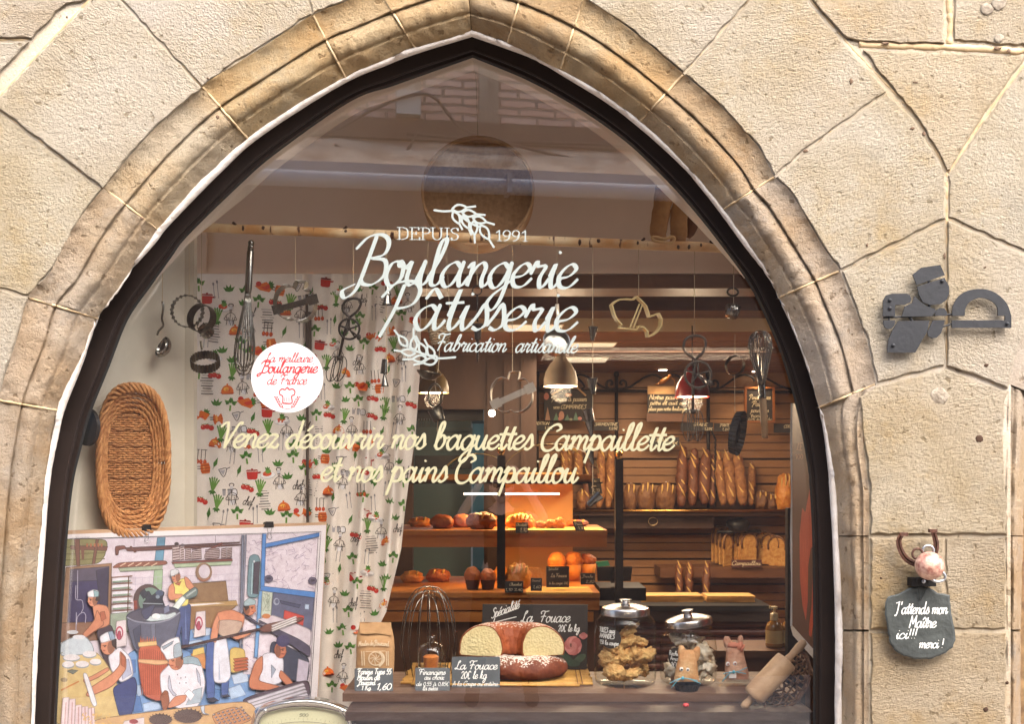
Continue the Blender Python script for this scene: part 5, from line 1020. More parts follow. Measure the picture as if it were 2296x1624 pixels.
# baker at the peel
pp([1370, 1082, 1416, 1050, 1420, 1200, 1422, 1455, 1372, 1452, 1362, 1250], (80, 100, 156)); pp([1466, 1340, 1518, 1336, 1510, 1432, 1470, 1440], (78, 98, 152)); pp([1368, 1455, 1420, 1448, 1452, 1468, 1400, 1480], (54, 50, 66)); pp([1468, 1432, 1512, 1426, 1530, 1442, 1480, 1448], (54, 50, 66))
pp([1420, 1062, 1500, 1040, 1532, 1300, 1500, 1348, 1414, 1346], (220, 222, 232)); pp([1450, 1150, 1462, 1330, 1448, 1330], (176, 184, 200)); pp([1440, 880, 1540, 862, 1622, 900, 1612, 970, 1560, 1032, 1470, 1042, 1430, 960], (206, 136, 102)); pp([1450, 935, 1530, 930, 1612, 945, 1580, 1022, 1490, 1048, 1436, 1012], (188, 164, 146)); pp([1440, 890, 1410, 960, 1394, 1062, 1430, 1084, 1444, 1030, 1456, 940], SK); pp([1536, 1042, 1600, 1018, 1660, 996, 1664, 1026, 1572, 1064], SK)
head(1655, 852, 38, 48, (200, 126, 92), 1); pp([1615, 835, 1650, 830, 1650, 850, 1630, 870], (60, 46, 44)); pp([1618, 812, 1652, 783, 1695, 800, 1692, 828, 1620, 838], (160, 182, 186)); pe(1690, 870, 9, 8, (200, 126, 92))
pp([1200, 1108, 1740, 982, 1740, 996, 1200, 1122], (80, 54, 54)); pp([1715, 990, 1770, 958, 2002, 912, 2012, 930, 1800, 1008, 1745, 1012], (116, 74, 64))
for a, b in ((968, 918), (986, 932), (1000, 948)): pp([1800, a, 1960, b - 12, 1972, b - 6, 1808, a + 8], (226, 220, 216))
# baker with the trays
pp([1740, 1162, 1802, 1148, 1882, 1190, 1872, 1342, 1792, 1372, 1720, 1352], (222, 222, 232)); pp([1800, 1230, 1830, 1260, 1800, 1320], (150, 160, 176)); pp([1742, 1166, 1692, 1210, 1652, 1330, 1660, 1392, 1852, 1402, 1858, 1374, 1710, 1336, 1742, 1262], (192, 122, 90)); pp([1862, 1262, 1930, 1330, 1952, 1370, 1922, 1386, 1850, 1312], (192, 122, 90)); head(1860, 1132, 38, 54, (190, 116, 86), 1); pe(1878, 1072, 46, 40, (68, 62, 98)); pln([(1856, 1130), (1876, 1128)], 3, (110, 62, 50)); pln([(1862, 1158), (1880, 1156)], 3, (130, 56, 50))
pp([1600, 1468, 1700, 1424, 2050, 1325, 2050, 1470, 1720, 1530], (80, 64, 76))
for k in range(4): pp([1640 + 10 * k, 1470 + 20 * k, 2010 + 8 * k, 1352 + 22 * k, 2022 + 8 * k, 1366 + 22 * k, 1650 + 10 * k, 1488 + 20 * k], (206, 202, 210))
# pastry table
pp([620, 1640, 640, 1588, 1620, 1470, 1706, 1530, 1690, 1640], (206, 168, 118)); pp([1400, 1560, 1560, 1505, 1680, 1590, 1560, 1640, 1440, 1640], (196, 140, 92))
for j in range(5):
    for i in range(7): pe(1418 + 30 * i + 12 * j, 1562 - 8 * i + 18 * j, 11, 7, (104, 92, 98), -.2, 8); pe(1415 + 30 * i + 12 * j, 1560 - 8 * i + 18 * j, 6, 3, (170, 164, 170), -.2, 8)
for cx_, cy_, rr in ((1060, 1596, 76), (1242, 1572, 92)):
    pe(cx_, cy_, rr, rr * .5, (90, 70, 64)); [pp([cx_ + rr * .9 * math.cos(a), cy_ + rr * .42 * math.sin(a), cx_ + rr * 1.12 * math.cos(a + .15), cy_ - 6 + rr * .56 * math.sin(a + .15), cx_ + rr * .9 * math.cos(a + .3), cy_ + rr * .42 * math.sin(a + .3)], (86, 66, 60)) for a in [k * .32 for k in range(20)]]
pp([1325, 1510, 1352, 1500, 1350, 1550, 1386, 1562, 1340, 1556], (196, 204, 216)); pp([820, 1605, 950, 1580, 950, 1640, 800, 1640], (220, 210, 212)); pe(880, 1608, 30, 16, (150, 60, 66))
for k in range(5): pp([410 + 42 * k, 1450 + 30 * (k > 1) + 10 * k, 450 + 42 * k, 1446 + 30 * (k > 1) + 10 * k, 440 + 46 * k, 1640, 395 + 46 * k, 1640], (224, 204, 206)); pp([426 + 42 * k, 1480 + 30 * (k > 1), 434 + 42 * k, 1480 + 30 * (k > 1), 424 + 46 * k, 1640, 416 + 46 * k, 1640], (186, 150, 150))
for k in range(40): x = rc.uniform(540, 740); yy = rc.uniform(1560, 1640); pln([(x, yy), (x + rc.uniform(-16, 16), yy - 14)], 3, (222, 184, 108))
pln([(455, 392), (2127, 343), (2044, 1640)], 2.4, (44, 44, 58))
text(mb, 'LA BOULANGERIE', lambda x, y, e: pst(*Z7(x, y), .0027 + e), 478, 598, 383, 4.2, .12, 0, col=(70, 66, 84), smooth=False)
mb.build('illustration', M_PPAINT, pos)
M_CLIP = mat('black_clip_steel', (18, 18, 20), .4, metal=.2); M_WIRE = mat('polished_steel_wire', (196, 196, 196), .2, metal=1.)
for cx_, cy_, lab in ((328, 1184, 'black binder clip over the striking bakery poster edge above its wall rack'), (602, 1177, 'black binder clip on the top edge of the poster nearer the curtain')):
    t = thing('binder_clip', 'black binder clip on poster top edge below the wicker basket' if cx_ < 400 else 'black binder clip on poster top edge just below the printed curtain', 'clip', pst(cx_, cy_ + 6), 'binder clips on the poster')
    m2 = MB(); A = [pst(cx_ - 8, cy_ - 6, .009), pst(cx_ + 9, cy_ - 6, .009), pst(cx_ + 11, cy_ + 7, .005), pst(cx_ - 11, cy_ + 7, .005)]; m2.prism(A, -_nrm * .022); m2.build('spring', M_CLIP, t)
    m2 = MB(); m2.tube(spline([pst(cx_ - 5, cy_ + 7, .008), pst(cx_ - 3, cy_ + 20, .009), pst(cx_ - 5, cy_ + 30, .01), pst(cx_, cy_ + 34, .01), pst(cx_ + 4, cy_ + 30, .01), pst(cx_ + 3, cy_ + 20, .009), pst(cx_ + 6, cy_ + 7, .008)], 4), .0011, 6); m2.build('lever', M_WIRE, t, smooth=True)

# ---------------------------------------------------------------- old shop scale, its dome just in the picture
M_CHROME = mat('chrome', (214, 214, 212), .12, metal=1.0); M_DIAL = mat('ivory_dial', (214, 212, 176), .4); M_INK = mat('dial_ink', (92, 94, 84), .6)
sc_ = thing('shop_scale', 'vintage shop scale with chrome rimmed fan dial in front of the poster', 'scale', at(680, 2150, .16))
GY_ = .13
rimo = [(566, 1700), (567, 1640), (569, 1618), (578, 1596), (594, 1586), (630, 1575), (680, 1569), (730, 1574), (764, 1586), (782, 1596), (790, 1618), (792, 1640), (792, 1700)]
inner_ = [(582, 1700), (582, 1650), (584, 1622), (592, 1608), (604, 1601), (640, 1592), (680, 1589), (720, 1592), (756, 1600), (768, 1608), (776, 1622), (778, 1650), (778, 1700)]
mb = MB(); o = spline([Vector((a, b, 0)) for a, b in rimo], 4); i = spline([Vector((a, b, 0)) for a, b in inner_], 4); vs = []
for O, I in zip(o, i):
    for t, y in ((-.35, .04), (-.1, .012), (.1, .0), (.35, -.004), (.6, .004), (.85, .006), (1.0, .02)): vs.append(at(lerp(O.x, I.x, t), lerp(O.y, I.y, t), GY_ + y))
mb.add(vs, [(r * 7 + k, r * 7 + k + 1, r * 7 + k + 8, r * 7 + k + 7) for r in range(len(o) - 1) for k in range(6)]); mb.build('rim', M_CHROME, sc_, smooth=True)
mb = MB(); mb.poly([at(p.x, p.y, GY_ + .018) for p in i]); mb.build('dial', M_DIAL, sc_)
mb = MB(); fd = lambda x, y, e: at(x, y, GY_ + .0165 - e); text(mb, '500', fd, 671, 691, 1608, 3.6, .12, .1)
for a in range(-30, 31): an = R(a * 1.9); r0 = 300; cx_, cy_ = 680, 1911; mb.add([fd(cx_ + (r0 + d) * math.sin(an + q), cy_ - (r0 + d) * math.cos(an + q), 0) for d, q in ((0, -.0008), (0, .0008), (-(8 if a % 5 == 0 else 4), .0008), (-(8 if a % 5 == 0 else 4), -.0008))], [(0, 1, 2, 3)]) if abs(300 * math.sin(an)) < 92 else None
for rr in (291, 280): mb_pts = [(680 + rr * math.sin(R(t)), 1911 - rr * math.cos(R(t))) for t in range(-17, 18, 2)]; ribbon(mb, mb_pts, .5, fd)
mb.build('markings', M_INK, sc_)
for x, y in ((594, 1596), (766, 1596)): mb = MB(); mb.ell(at(x, y, GY_ - .006), (.007, .004, .007), None, 12, 8); mb.build('rivet', M_CHROME, sc_, smooth=True)
mb = MB(); mb.boxb((at(570, 0, .13).x, GY_ + .024, .302), (at(788, 0, .13).x, GY_ + .11, at(0, 1640, .13).z)); mb.build('housing', mat('ivory_enamel', (206, 200, 180), .3), sc_)

# ---------------------------------------------------------------- long wicker basket on the white wall
M_WICK = mat('wicker', (200, 144, 88), .65, var=(160, 104, 58), vscale=40, bump=.5, bscale=80); M_WICKD = mat('dark_wicker', (132, 88, 50), .7, var=(160, 108, 62), vscale=40)
bk = thing('wicker_basket', 'long oval wicker bread basket hanging on the white side wall', 'basket', at(292, 1190, .3))
B0 = at(290, 1035, .30); BX = (at(372, 1035, .38) - at(215, 1035, .24)); BX = BX.normalized(); BN = BX.cross(Vector((0, 0, 1))).normalized()
if BN.y > 0: BN = -BN
hw, hh = .1185, .255
def bp_(u, v, d): return B0 + BX * u + Vector((0, 0, v)) + BN * d
def sup(t, k=1.): 
    c, s_ = math.cos(t), math.sin(t); p = 2.6; r = (abs(c) ** p + abs(s_) ** p) ** (-1 / p); return (c * r * hw * k, s_ * r * hh * k)
mb = MB(); N_ = 54                                             # floor of the basket: warps and wefts
rowz = -hh * .78
r_ = random.Random(2); k = 0
while rowz < hh * .80:
    wmx = hw * .66 * max(.15, (1 - abs(rowz / (hh * .92)) ** 4)) ** .5; pts = []; th = r_.uniform(.0028, .0040)
    for q in range(25): u = lerp(-wmx, wmx, q / 24); pts.append(bp_(u, rowz + r_.uniform(-.0006, .0006), .004 + .003 * math.sin(q * 1.35 + (k % 2) * math.pi)))
    mb.tube(pts, th, 6); rowz += .0078; k += 1
mb.build('woven_floor', M_WICK, bk, smooth=True)
mb = MB()
for q in range(9): u = lerp(-hw * .58, hw * .58, q / 8); mb.tube([bp_(u, -hh * .8, .002), bp_(u * 1.02, 0, .001), bp_(u, hh * .8, .002)], .0042, 6)
for v in (-.16, -.11, -.055, 0, .055, .11, .155):
    w2 = hw * .66 * (1 - abs(v / (hh * .92)) ** 4) ** .5; mb.tube([bp_(lerp(-w2, w2, q / 10), v + .004 * math.sin(q * 1.7), .009) for q in range(11)], .0036, 6)
mb.build('stake', M_WICKD, bk, smooth=True)
mb = MB(); m2 = MB()
for lay in range(5):
    kk = .70 + .062 * lay; d = .010 + .009 * lay; n = 120
    for ph in (0, 1, 2):
        pts = []
        for q in range(n): t = 2 * math.pi * q / n; u, v = sup(t, kk + .018 * math.sin(q * .62 + ph * 2.1)); pts.append(bp_(u, v, d + .0045 * math.cos(q * .62 + ph * 2.1)))
        mb.tube(pts, .0046, 6, True)
mb.build('woven_side', M_WICK, bk, smooth=True)
for ph in range(4):                                             # plaited border
    pts = []; n = 150
    for q in range(n): t = 2 * math.pi * q / n; u, v = sup(t, .985 + .055 * math.sin(q * .5 + ph * 1.57)); pts.append(bp_(u, v, .052 + .009 * math.cos(q * .5 + ph * 1.57)))
    m2.tube(pts, .0058, 6, True)
m2.build('plaited_border', M_WICK, bk, smooth=True)
mb = MB(); mb.grid(16, 24, lambda u, v: bp_(*[sup(2 * math.pi * v, .72 * u)[q] for q in (0, 1)], -.001)); mb.build('lining', M_WICKD, bk)
mb = MB(); c = at(192, 958, .17); mb.lathe([(.0, .004), (.05, .004), (.062, .0), (.064, -.012), (.05, -.015)], TR(c, rotm(90, 0, -35)), 28); tag(mb.build('black_pan', mat('black_iron_pan', (34, 32, 32), .5, metal=.4), smooth=True, ang=40), 'dark round pan hanging on the side wall, half hidden by the frame', 'pan')

# ---------------------------------------------------------------- birch pole and what hangs from it
HY = .38
def pole_y(px): return lerp(510, 556, (px - 455) / (1625 - 455))
M_BIRCH = bpy.data.materials.new('birch_bark'); M_BIRCH.use_nodes = True
_N = M_BIRCH.node_tree.nodes; _L = M_BIRCH.node_tree.links; _b = _N['Principled BSDF']; _b.inputs['Roughness'].default_value = .7
_t = _N.new('ShaderNodeTexCoord'); _n1 = _N.new('ShaderNodeTexNoise'); _n1.inputs['Scale'].default_value = 9; _n1.inputs['Detail'].default_value = 6; _L.new(_t.outputs['Object'], _n1.inputs['Vector'])
_mp = _N.new('ShaderNodeMapping'); _mp.inputs['Scale'].default_value = (40, 9, 9); _L.new(_t.outputs['Object'], _mp.inputs[0]); _n2 = _N.new('ShaderNodeTexNoise'); _n2.inputs['Scale'].default_value = 1; _n2.inputs['Detail'].default_value = 3; _L.new(_mp.outputs[0], _n2.inputs['Vector'])
_r1 = _N.new('ShaderNodeValToRGB'); _r1.color_ramp.elements[0].position = .35; _r1.color_ramp.elements[0].color = (*lin((196, 142, 84)), 1); _r1.color_ramp.elements[1].position = .62; _r1.color_ramp.elements[1].color = (*lin((226, 198, 156)), 1); _L.new(_n1.outputs['Fac'], _r1.inputs[0])
_r2 = _N.new('ShaderNodeMapRange'); _r2.inputs[1].default_value = .63; _r2.inputs[2].default_value = .68; _L.new(_n2.outputs['Fac'], _r2.inputs[0])
_x = _N.new('ShaderNodeMix'); _x.data_type = 'RGBA'; _L.new(_r2.outputs[0], _x.inputs['Factor']); _L.new(_r1.outputs[0], _x.inputs[6]); _x.inputs[7].default_value = (*lin((84, 44, 28)), 1); _L.new(_x.outputs[2], _b.inputs['Base Color'])
mb = MB(); pts = [at(x, pole_y(x) + 1.5 * noise.noise(Vector((x * .01, 0, 0))), HY) for x in range(420, 1660, 20)]
mb.tube(pts, [.0165 + .0022 * noise.noise(Vector((q * .4, 3, 0))) for q in range(len(pts))], 14)
pole = mb.build('birch_pole', M_BIRCH, smooth=True); tag(pole, 'birch branch with dark knots spanning the window as a hanging rail', 'pole')
M_KNOT = mat('birch_knot', (58, 34, 26), .8)
for x in (545, 590, 775, 880, 1003, 1090, 1300, 1342, 1430, 1521, 1545, 1572): mb = MB(); mb.ell(at(x, pole_y(x) + random.uniform(-5, 4), HY - .0155), (random.uniform(.004, .008), .004, random.uniform(.005, .011)), None, 10, 7, .3, 6, x); mb.build('knot', M_KNOT, pole, smooth=True)
for x, dx in ((530, -1), (770, 1), (1438, 1), (1600, -1)): mb = MB(); mb.tube([at(x, pole_y(x) - 6, HY - .006), at(x + 8 * dx, pole_y(x) - 15, HY - .01)], [.006, .0045], 8); mb.build('knot', M_KNOT, pole, smooth=True)
M_STEELK = mat('kitchen_steel', (150, 147, 140), .2, metal=1.0, var=(110, 106, 98), vscale=20); M_TIN = mat('old_tin', (92, 86, 74), .32, metal=1.0, var=(60, 54, 44), vscale=25); M_DARKI = mat('dark_cast_iron', (44, 40, 38), .45, metal=.7)
M_STRING = mat('pale_string', (186, 164, 132), .8); M_CWOOD = mat('turned_wood', (196, 158, 112), .55, var=(172, 132, 88), vscale=20)
def string(parent, px, y0, y1, Y=HY, r=.0012, px0=None):
    mb = MB(); mb.tube([at(px if px0 is None else px0, y0, Y), at(px, y1, Y)], r, 5); return mb.build('string', M_STRING, parent)
def hung(name, label, cat, px, py, group=None): return thing(name, label, cat, at(px, py, HY), group)
def wires(mb, top, bot, rmax, n, r=.0012, bulge=.62, spread=.18, dist_=1.0):
    """balloon of a whisk: n loops between ferrule point top and the far end bot"""
    ax = (bot - top); L_ = ax.length; ax.normalize(); s = ax.orthogonal().normalized(); s2 = ax.cross(s)
    for k in range(n):
        a = math.pi * k / n; d = s * math.cos(a) + s2 * math.sin(a); pts = []; el = L_ * (1 - .045 * (k % 3))
        for q in range(25):
            t = q / 24 * 2 - 1; rad = rmax * prof_w(1 - abs(t))
            pts.append(top + ax * el * ease(1 - abs(t)) + d * rad * (1 if t > 0 else -1))
        mb.tube(pts, r, 5)
def ease(s): return 1 - (1 - s) ** 1.7 if s < 1 else 1
def prof_w(s):            # half width along a loop; s = 0 at the ferrule, 1 at the far end
    z = ease(s); return max(0.0, (.16 + .95 * z ** 1.25) * math.sqrt(max(0, 1 - z ** 5))) if z < 1 else 0
# steel ladle
t = hung('ladle', 'steel ladle hanging bowl down against the white side wall', 'ladle', 364, 812); string(t, 364, 540, 678)
mb = MB(); mb.tube(spline([at(364, 676, HY), at(366, 690, HY), at(363, 715, HY), at(366, 730, HY + .004), at(356, 742, HY + .012), at(352, 752, HY + .014)], 5), [.004] * 26, 8); mb.build('handle', M_STEELK, t, smooth=True)
mb = MB(); mb.lathe([(.0, -.034)] + [(.040 * math.sin(a), -.034 * math.cos(a)) for a in [.25, .5, .75, 1.0, 1.25, 1.5]] + [(.0385, .0005)] + [(.0385 * math.sin(a), -.032 * math.cos(a)) for a in [1.4, 1.1, .8, .5, .2]], TR(at(361, 777, HY + .01), rotm(52, 0, 0) @ rotm(0, -46, 0)), 28); mb.build('bowl', M_STEELK, t, smooth=True, ang=50)
# fluted and plain cutters on one string
def ring_cutter(parent, name, px, py, r, h, rx, rz, fl=0, m=M_TIN):
    mb = MB(); rf = (lambda a, z: 1 + .045 * math.cos(a * fl)) if fl else None; n = fl * 4 if fl else 36
    mb.lathe([(r, -h / 2), (r, h / 2), (r * .975, h / 2), (r * .975, -h / 2), (r, -h / 2)], TR(at(px, py, HY), rotm(90 + rx, 0, 0) if not rz else (rotm(0, 0, rz) @ rotm(90 + rx, 0, 0))), n, rf=rf); return mb.build(name, m, parent, smooth=True, ang=50)
t = hung('round_cutter', 'large fluted tin ring cutter hanging beside the white wall', 'cutter', 420, 735, 'ring cutters on the left string'); ring_cutter(t, 'ring', 420, 698, .056, .030, 12, 36, 22); string(t, 424, 520, 664)
t = hung('round_cutter', 'plain dark round tin cutter overlapping the fluted ring', 'cutter', 450, 740, 'ring cutters on the left string'); ring_cutter(t, 'ring', 452, 714, .050, .036, -8, -22); ring_cutter(t, 'ring', 462, 742, .024, .03, -30, -20, 0, M_STEELK); string(t, 452, 520, 684)
t = hung('round_cutter', 'fluted tin tartlet ring hanging lowest of the cutters by the curtain', 'cutter', 460, 842, 'ring cutters on the left string'); ring_cutter(t, 'ring', 460, 812, .049, .034, -52, 6, 26)
mb = MB(); mb.tube([at(450, 765, HY), at(453, 785, HY)], .004, 6); mb.build('strap', M_TIN, t)
# big whisk
t = hung('whisk', 'long balloon whisk with polished steel handle hanging from the birch pole', 'whisk', 545, 842)
mb = MB(); a, b = at(562, 560, HY), at(556, 656, HY); mb.tube([a, a.lerp(b, .05), a.lerp(b, .9), b], [.0095, .0125, .0125, .0115], 20); mb.build('handle', M_STEELK, t, smooth=True, ang=40)
mb = MB(); mb.ell(at(563, 545, HY), (.011, .011, .011), None, 16, 10); mb.tube([at(563, 548, HY), at(562, 560, HY)], [.010, .0115], 14); mb.build('end_ball', M_STEELK, t, smooth=True)
mb = MB(); wires(mb, at(556, 654, HY), at(545, 842, HY), .049, 9, .0021); mb.build('wire_loop', M_STEELK, t, smooth=True)
# pumpkin-shaped cutters
PUMP = [(1.0, -.02), (.97, .3), (.8, .62), (.5, .84), (.2, .88), (0, .8), (-.2, .88), (-.5, .84), (-.8, .62), (-.97, .3), (-1.0, -.02), (-.94, -.35), (-.7, -.68), (-.42, -.76), (-.16, -.68), (-.2, -.72), (-.12, -1.02), (.38, -1.08), (.30, -.66), (.62, -.72), (.88, -.42)]
def pumpkin(label, px, py, s, rot, dy, group, mm, ytop):
    t = hung('pumpkin_cutter', label, 'cutter', px, py + s, group); c, sn = math.cos(rot), math.sin(rot)
    q = [at(px + (x * c - y * sn) * s, py + (x * sn + y * c) * s, HY + (x * dy)) for x, y in PUMP]; sp = spline(q[:14], 4) + q[14:18] + spline(q[18:] + [q[0]], 4)[:-1]
    mb = MB(); mb.band(sp, (.006, .034, -.004), .0016); mb.build('outline', mm, t)
    a = at(px + (-.72 * c - .52 * sn) * s, py + (-.72 * sn + .52 * c) * s, HY + .002); b = at(px + (.9 * c + .25 * sn) * s, py + (.9 * sn - .25 * c) * s, HY + .002); d = (b - a); n = Vector((-d.z, 0, d.x)).normalized()
    mb = MB(); mb.prism([a + n * .011, b + n * .011, b - n * .011, a - n * .011], (0, .003, 0)); e = d.normalized() * .018
    for p in (a, b): mb.prism([p - e + n * .017, p + e + n * .017, p + e - n * .017, p - e - n * .017], (0, -.003, 0))
    mb.build('bar_handle', mm, t); string(t, px + 3, ytop, py - s * 1.02); return t
pumpkin('polished pumpkin shaped cutter hanging before the printed curtain', 659, 676, 46, .18, .012, 'pumpkin cutters', M_STEELK, 520)
pumpkin('dull grey pumpkin shaped cutter with diagonal bar hanging in mid window', 1146, 882, 47, .02, 0, 'pumpkin cutters', mat('dull_tin', (150, 142, 132), .5, metal=.85), 545)
# rotary beaters
def beater(label, px, py, s, lean, m, gear):
    t = hung('egg_beater', label, 'egg beater', px, py + s, 'rotary egg beaters'); f = lambda x, y, d=0.: at(px + (x + lean * y) * s, py + y * s, HY + d)
    mb = MB(); mb.tube(spline([f(.05, -.62), f(-.17, -.8), f(-.15, -1.02), f(.05, -1.1), f(.24, -1.02), f(.22, -.8), f(.05, -.62)], 5), [.0046] * 31, 8); mb.build('grip', m, t, smooth=True)
    mb = MB(); mb.tube([f(.05, -.62), f(0, -.2), f(0, .42)], [.006, .0055, .0042], 8); mb.tube([f(-.05, .42), f(.05, .42)], .008, 8); mb.build('shaft', m, t, smooth=True)
    cg = Vector(f(.10, -.32, -.014)); r = .26 * s * mp(HY); mb = MB()
    mb.tube([cg + Vector((math.cos(a) * r, 0, math.sin(a) * r)) for a in [2 * math.pi * k / 32 for k in range(32)]], .0042, 6, True); mb.ell(cg, (.007, .006, .007), None, 12, 8)
    for k in range(5): a = 2 * math.pi * k / 5 + .3; mb.tube([cg, cg + Vector((math.cos(a) * r, 0, math.sin(a) * r))], .0032, 6)
    if gear:
        for k in range(40): a = 2 * math.pi * k / 40; mb.box(cg + Vector((math.cos(a) * (r + .004), 0, math.sin(a) * (r + .004))), (.0022, .006, .004), rotm(0, -math.degrees(a) + 90, 0))
    mb.build('gear_wheel', m, t, smooth=True)
    mb = MB(); mb.tube([cg + Vector((.01, -.01, -.01)), cg + Vector((.035, -.03, -.03))], .003, 6); mb.ell(cg + Vector((.038, -.033, -.033)), (.008, .008, .011), None, 10, 8); mb.build('crank', m, t, smooth=True)
    for o in (-.09, .09):
        mb = MB()
        for a in (0, math.pi / 2):
            pts = []
            for q in range(17): th = math.pi * q / 16 * 2 - math.pi; pts.append(f(o, .7 - .32 * math.cos(th)) + Vector((math.cos(a) * .022 * math.sin(th), math.sin(a) * .022 * math.sin(th), 0)))
            mb.tube(pts, .0018, 5)
        mb.build('beater_blade', m, t, smooth=True)
    string(t, px + lean * -1.1 * s + 3, 545, py - s * 1.08); return t
beater('black cast iron rotary egg beater hanging before the curtain edge', 768, 766, 88, -.22, M_DARKI, False)
beater('grey toothed rotary egg beater hanging in front of the red lamp', 1554, 876, 112, .0, mat('grey_old_iron', (92, 84, 76), .5, metal=.7), True)
# piping nozzles on strings
def nozzle(mb, a, b, r0, r1): d = b - a; M = TR(a, d.to_track_quat('Z', 'Y').to_matrix().to_4x4()); L_ = d.length; mb.lathe([(r0 * 1.08, 0), (r0 * 1.08, .002), (r0, .0025), (r1, L_), (r1 * .7, L_), (r0 * .92, .001)], M, 20)
def nozzles(label, px, y0, cones, grp):
    t = hung('piping_nozzle_string', label, 'piping nozzles', px, cones[-1][3], grp); string(t, px, y0, cones[-1][3] - 4)
    for x0, a, x1, b, r0, r1 in cones: mb = MB(); nozzle(mb, at(x0, a, HY - .002), at(x1, b, HY - .002), r0, r1); mb.build('nozzle', M_STEELK, t, smooth=True, ang=40)
    return t
nozzles('string of four steel piping nozzles over the gathered curtain edge', 866, 530, [(870, 662, 867, 632, .011, .004), (868, 684, 869, 662, .016, .009), (861, 838, 863, 806, .013, .010), (863, 867, 862, 838, .013, .0035)], 'strings of piping nozzles')
nozzles('long string of steel piping cones hanging right of the white lamp', 1329, 545, [(1330, 733, 1328, 764, .016, .006), (1327, 849, 1329, 884, .019, .008), (1317, 918, 1324, 948, .020, .013), (1321, 943, 1327, 980, .018, .004), (1321, 1008, 1330, 1042, .016, .004), (1345, 1109, 1318, 1134, .019, .010)], 'strings of piping nozzles')
# mobile of moulds
t = hung('mould_mobile', 'string mobile of little basket and tin moulds at the curtain edge', 'mobile', 962, 968)
mb = MB()
for k in range(9): f_ = k / 8; mb.tube([at(986, 748 - 18 + f_ * 42, HY) + Vector((math.cos(a) * (.046 - .018 * f_), math.sin(a) * (.03 - .012 * f_), .0015 * math.sin(a * 9 + k * math.pi))) for a in [2 * math.pi * q / 36 for q in range(36)]], .0028, 5, True)
mb.build('basket', mat('grey_wicker', (138, 118, 92), .8), t, smooth=True)
mb = MB(); mb.lathe([(.0, -.026), (.022, -.022), (.042, -.004), (.045, .002), (.041, .0), (.02, -.019), (0, -.022)], TR(at(962, 836, HY), rotm(0, 10, 0)), 24); mb.build('shell_mould', M_TIN, t, smooth=True)
mb = MB(); mb.tube([at(976, 887, HY) + Vector((math.cos(a) * .024, .006 * math.sin(a), math.sin(a) * .04)) for a in [2 * math.pi * q / 26 for q in range(26)]], .0045, 6, True, flat=2.2); mb.build('ring_mould', M_TIN, t, smooth=True)
mb = MB(); mb.lathe([(.020, 0), (.026, .046), (.024, .046), (.019, .002), (0, .002)], TR(at(985, 944, HY), rotm(0, -20, 0)), 24, rf=lambda a, z: 1 + .05 * math.cos(a * 12)); mb.build('fluted_mould', M_TIN, t, smooth=True)
mb = MB(); mb.tube([at(960, 540, HY), at(955, 735, HY)], .0009, 5); mb.tube([at(1000, 540, HY), at(1010, 735, HY)], .0009, 5); mb.tube([at(986, 775, HY), at(983, 826, HY), at(975, 862, HY), at(984, 915, HY), at(980, 968, HY)], .0012, 5); mb.build('string', M_STRING, t)
# pastry injector
t = hung('pastry_injector', 'dark pastry injector with finger ring and needle behind the lettering', 'injector', 1070, 815); string(t, 1070, 540, 640)
mb = MB(); mb.tube([at(1070, 651, HY) + Vector((math.cos(a) * .016, 0, math.sin(a) * .016)) for a in [2 * math.pi * q / 20 for q in range(20)]], .0025, 6, True); mb.tube([at(1070, 662, HY), at(1071, 722, HY)], .003, 8); mb.build('plunger', M_DARKI, t, smooth=True)
mb = MB(); mb.lathe([(.0, .0), (.019, .001), (.019, .008), (.013, .012), (.011, .055), (.006, .06), (.004, .112), (.0015, .135)], TR(at(1071, 726, HY), rotm(180)), 18); mb.build('barrel', M_DARKI, t, smooth=True, ang=40)
# small chrome pan seen from below
t = hung('small_saucepan', 'little chrome saucepan hanging by its handle above the white lamp', 'saucepan', 1247, 796); string(t, 1249, 548, 680)
mb = MB(); mb.lathe([(0, -.030), (.034, -.030), (.044, -.022), (.047, .010), (.049, .012), (.045, .010), (.042, -.020), (0, -.027)], TR(at(1247, 768, HY), rotm(68, 0, 8)), 32); mb.build('bowl', mat('worn_chrome', (150, 146, 138), .3, metal=1.), t, smooth=True, ang=40)
mb = MB(); mb.tube([at(1249, 742, HY), at(1251, 710, HY), at(1249, 682, HY)], [.006, .0065, .007], 8, flat=.35); mb.build('handle', mat('pale_metal', (214, 202, 178), .35, metal=.6), t, smooth=True)
# pale yellow plastic cutter
t = hung('plastic_cutter', 'cream yellow plastic cutter of a knight on a horse outline', 'cutter', 1430, 756); string(t, 1432, 550, 664)
YC = [(1810, 415), (1835, 392), (1868, 376), (1910, 374), (1955, 378), (1977, 357), (2010, 388), (2040, 422), (2048, 448), (2064, 494), (2095, 482), (2125, 470), (2142, 505), (2140, 555), (2118, 590), (2085, 615), (2052, 628), (2048, 590), (2020, 562), (1990, 556), (1976, 580), (1905, 572), (1862, 568), (1876, 545), (1850, 520), (1828, 480)]
mb = MB(); mb.band([at(*Z5(x, y), HY - .005) for x, y in YC], (-.008, .026, .002), .0045)
for ox in (0, 22): mb.tube([at(*Z5(1928 + ox, 566), HY - .002), at(*Z5(1990 + ox, 408), HY - .002)], .003, 6)
mb.build('outline', mat('cream_plastic', (226, 200, 138), .4), t)
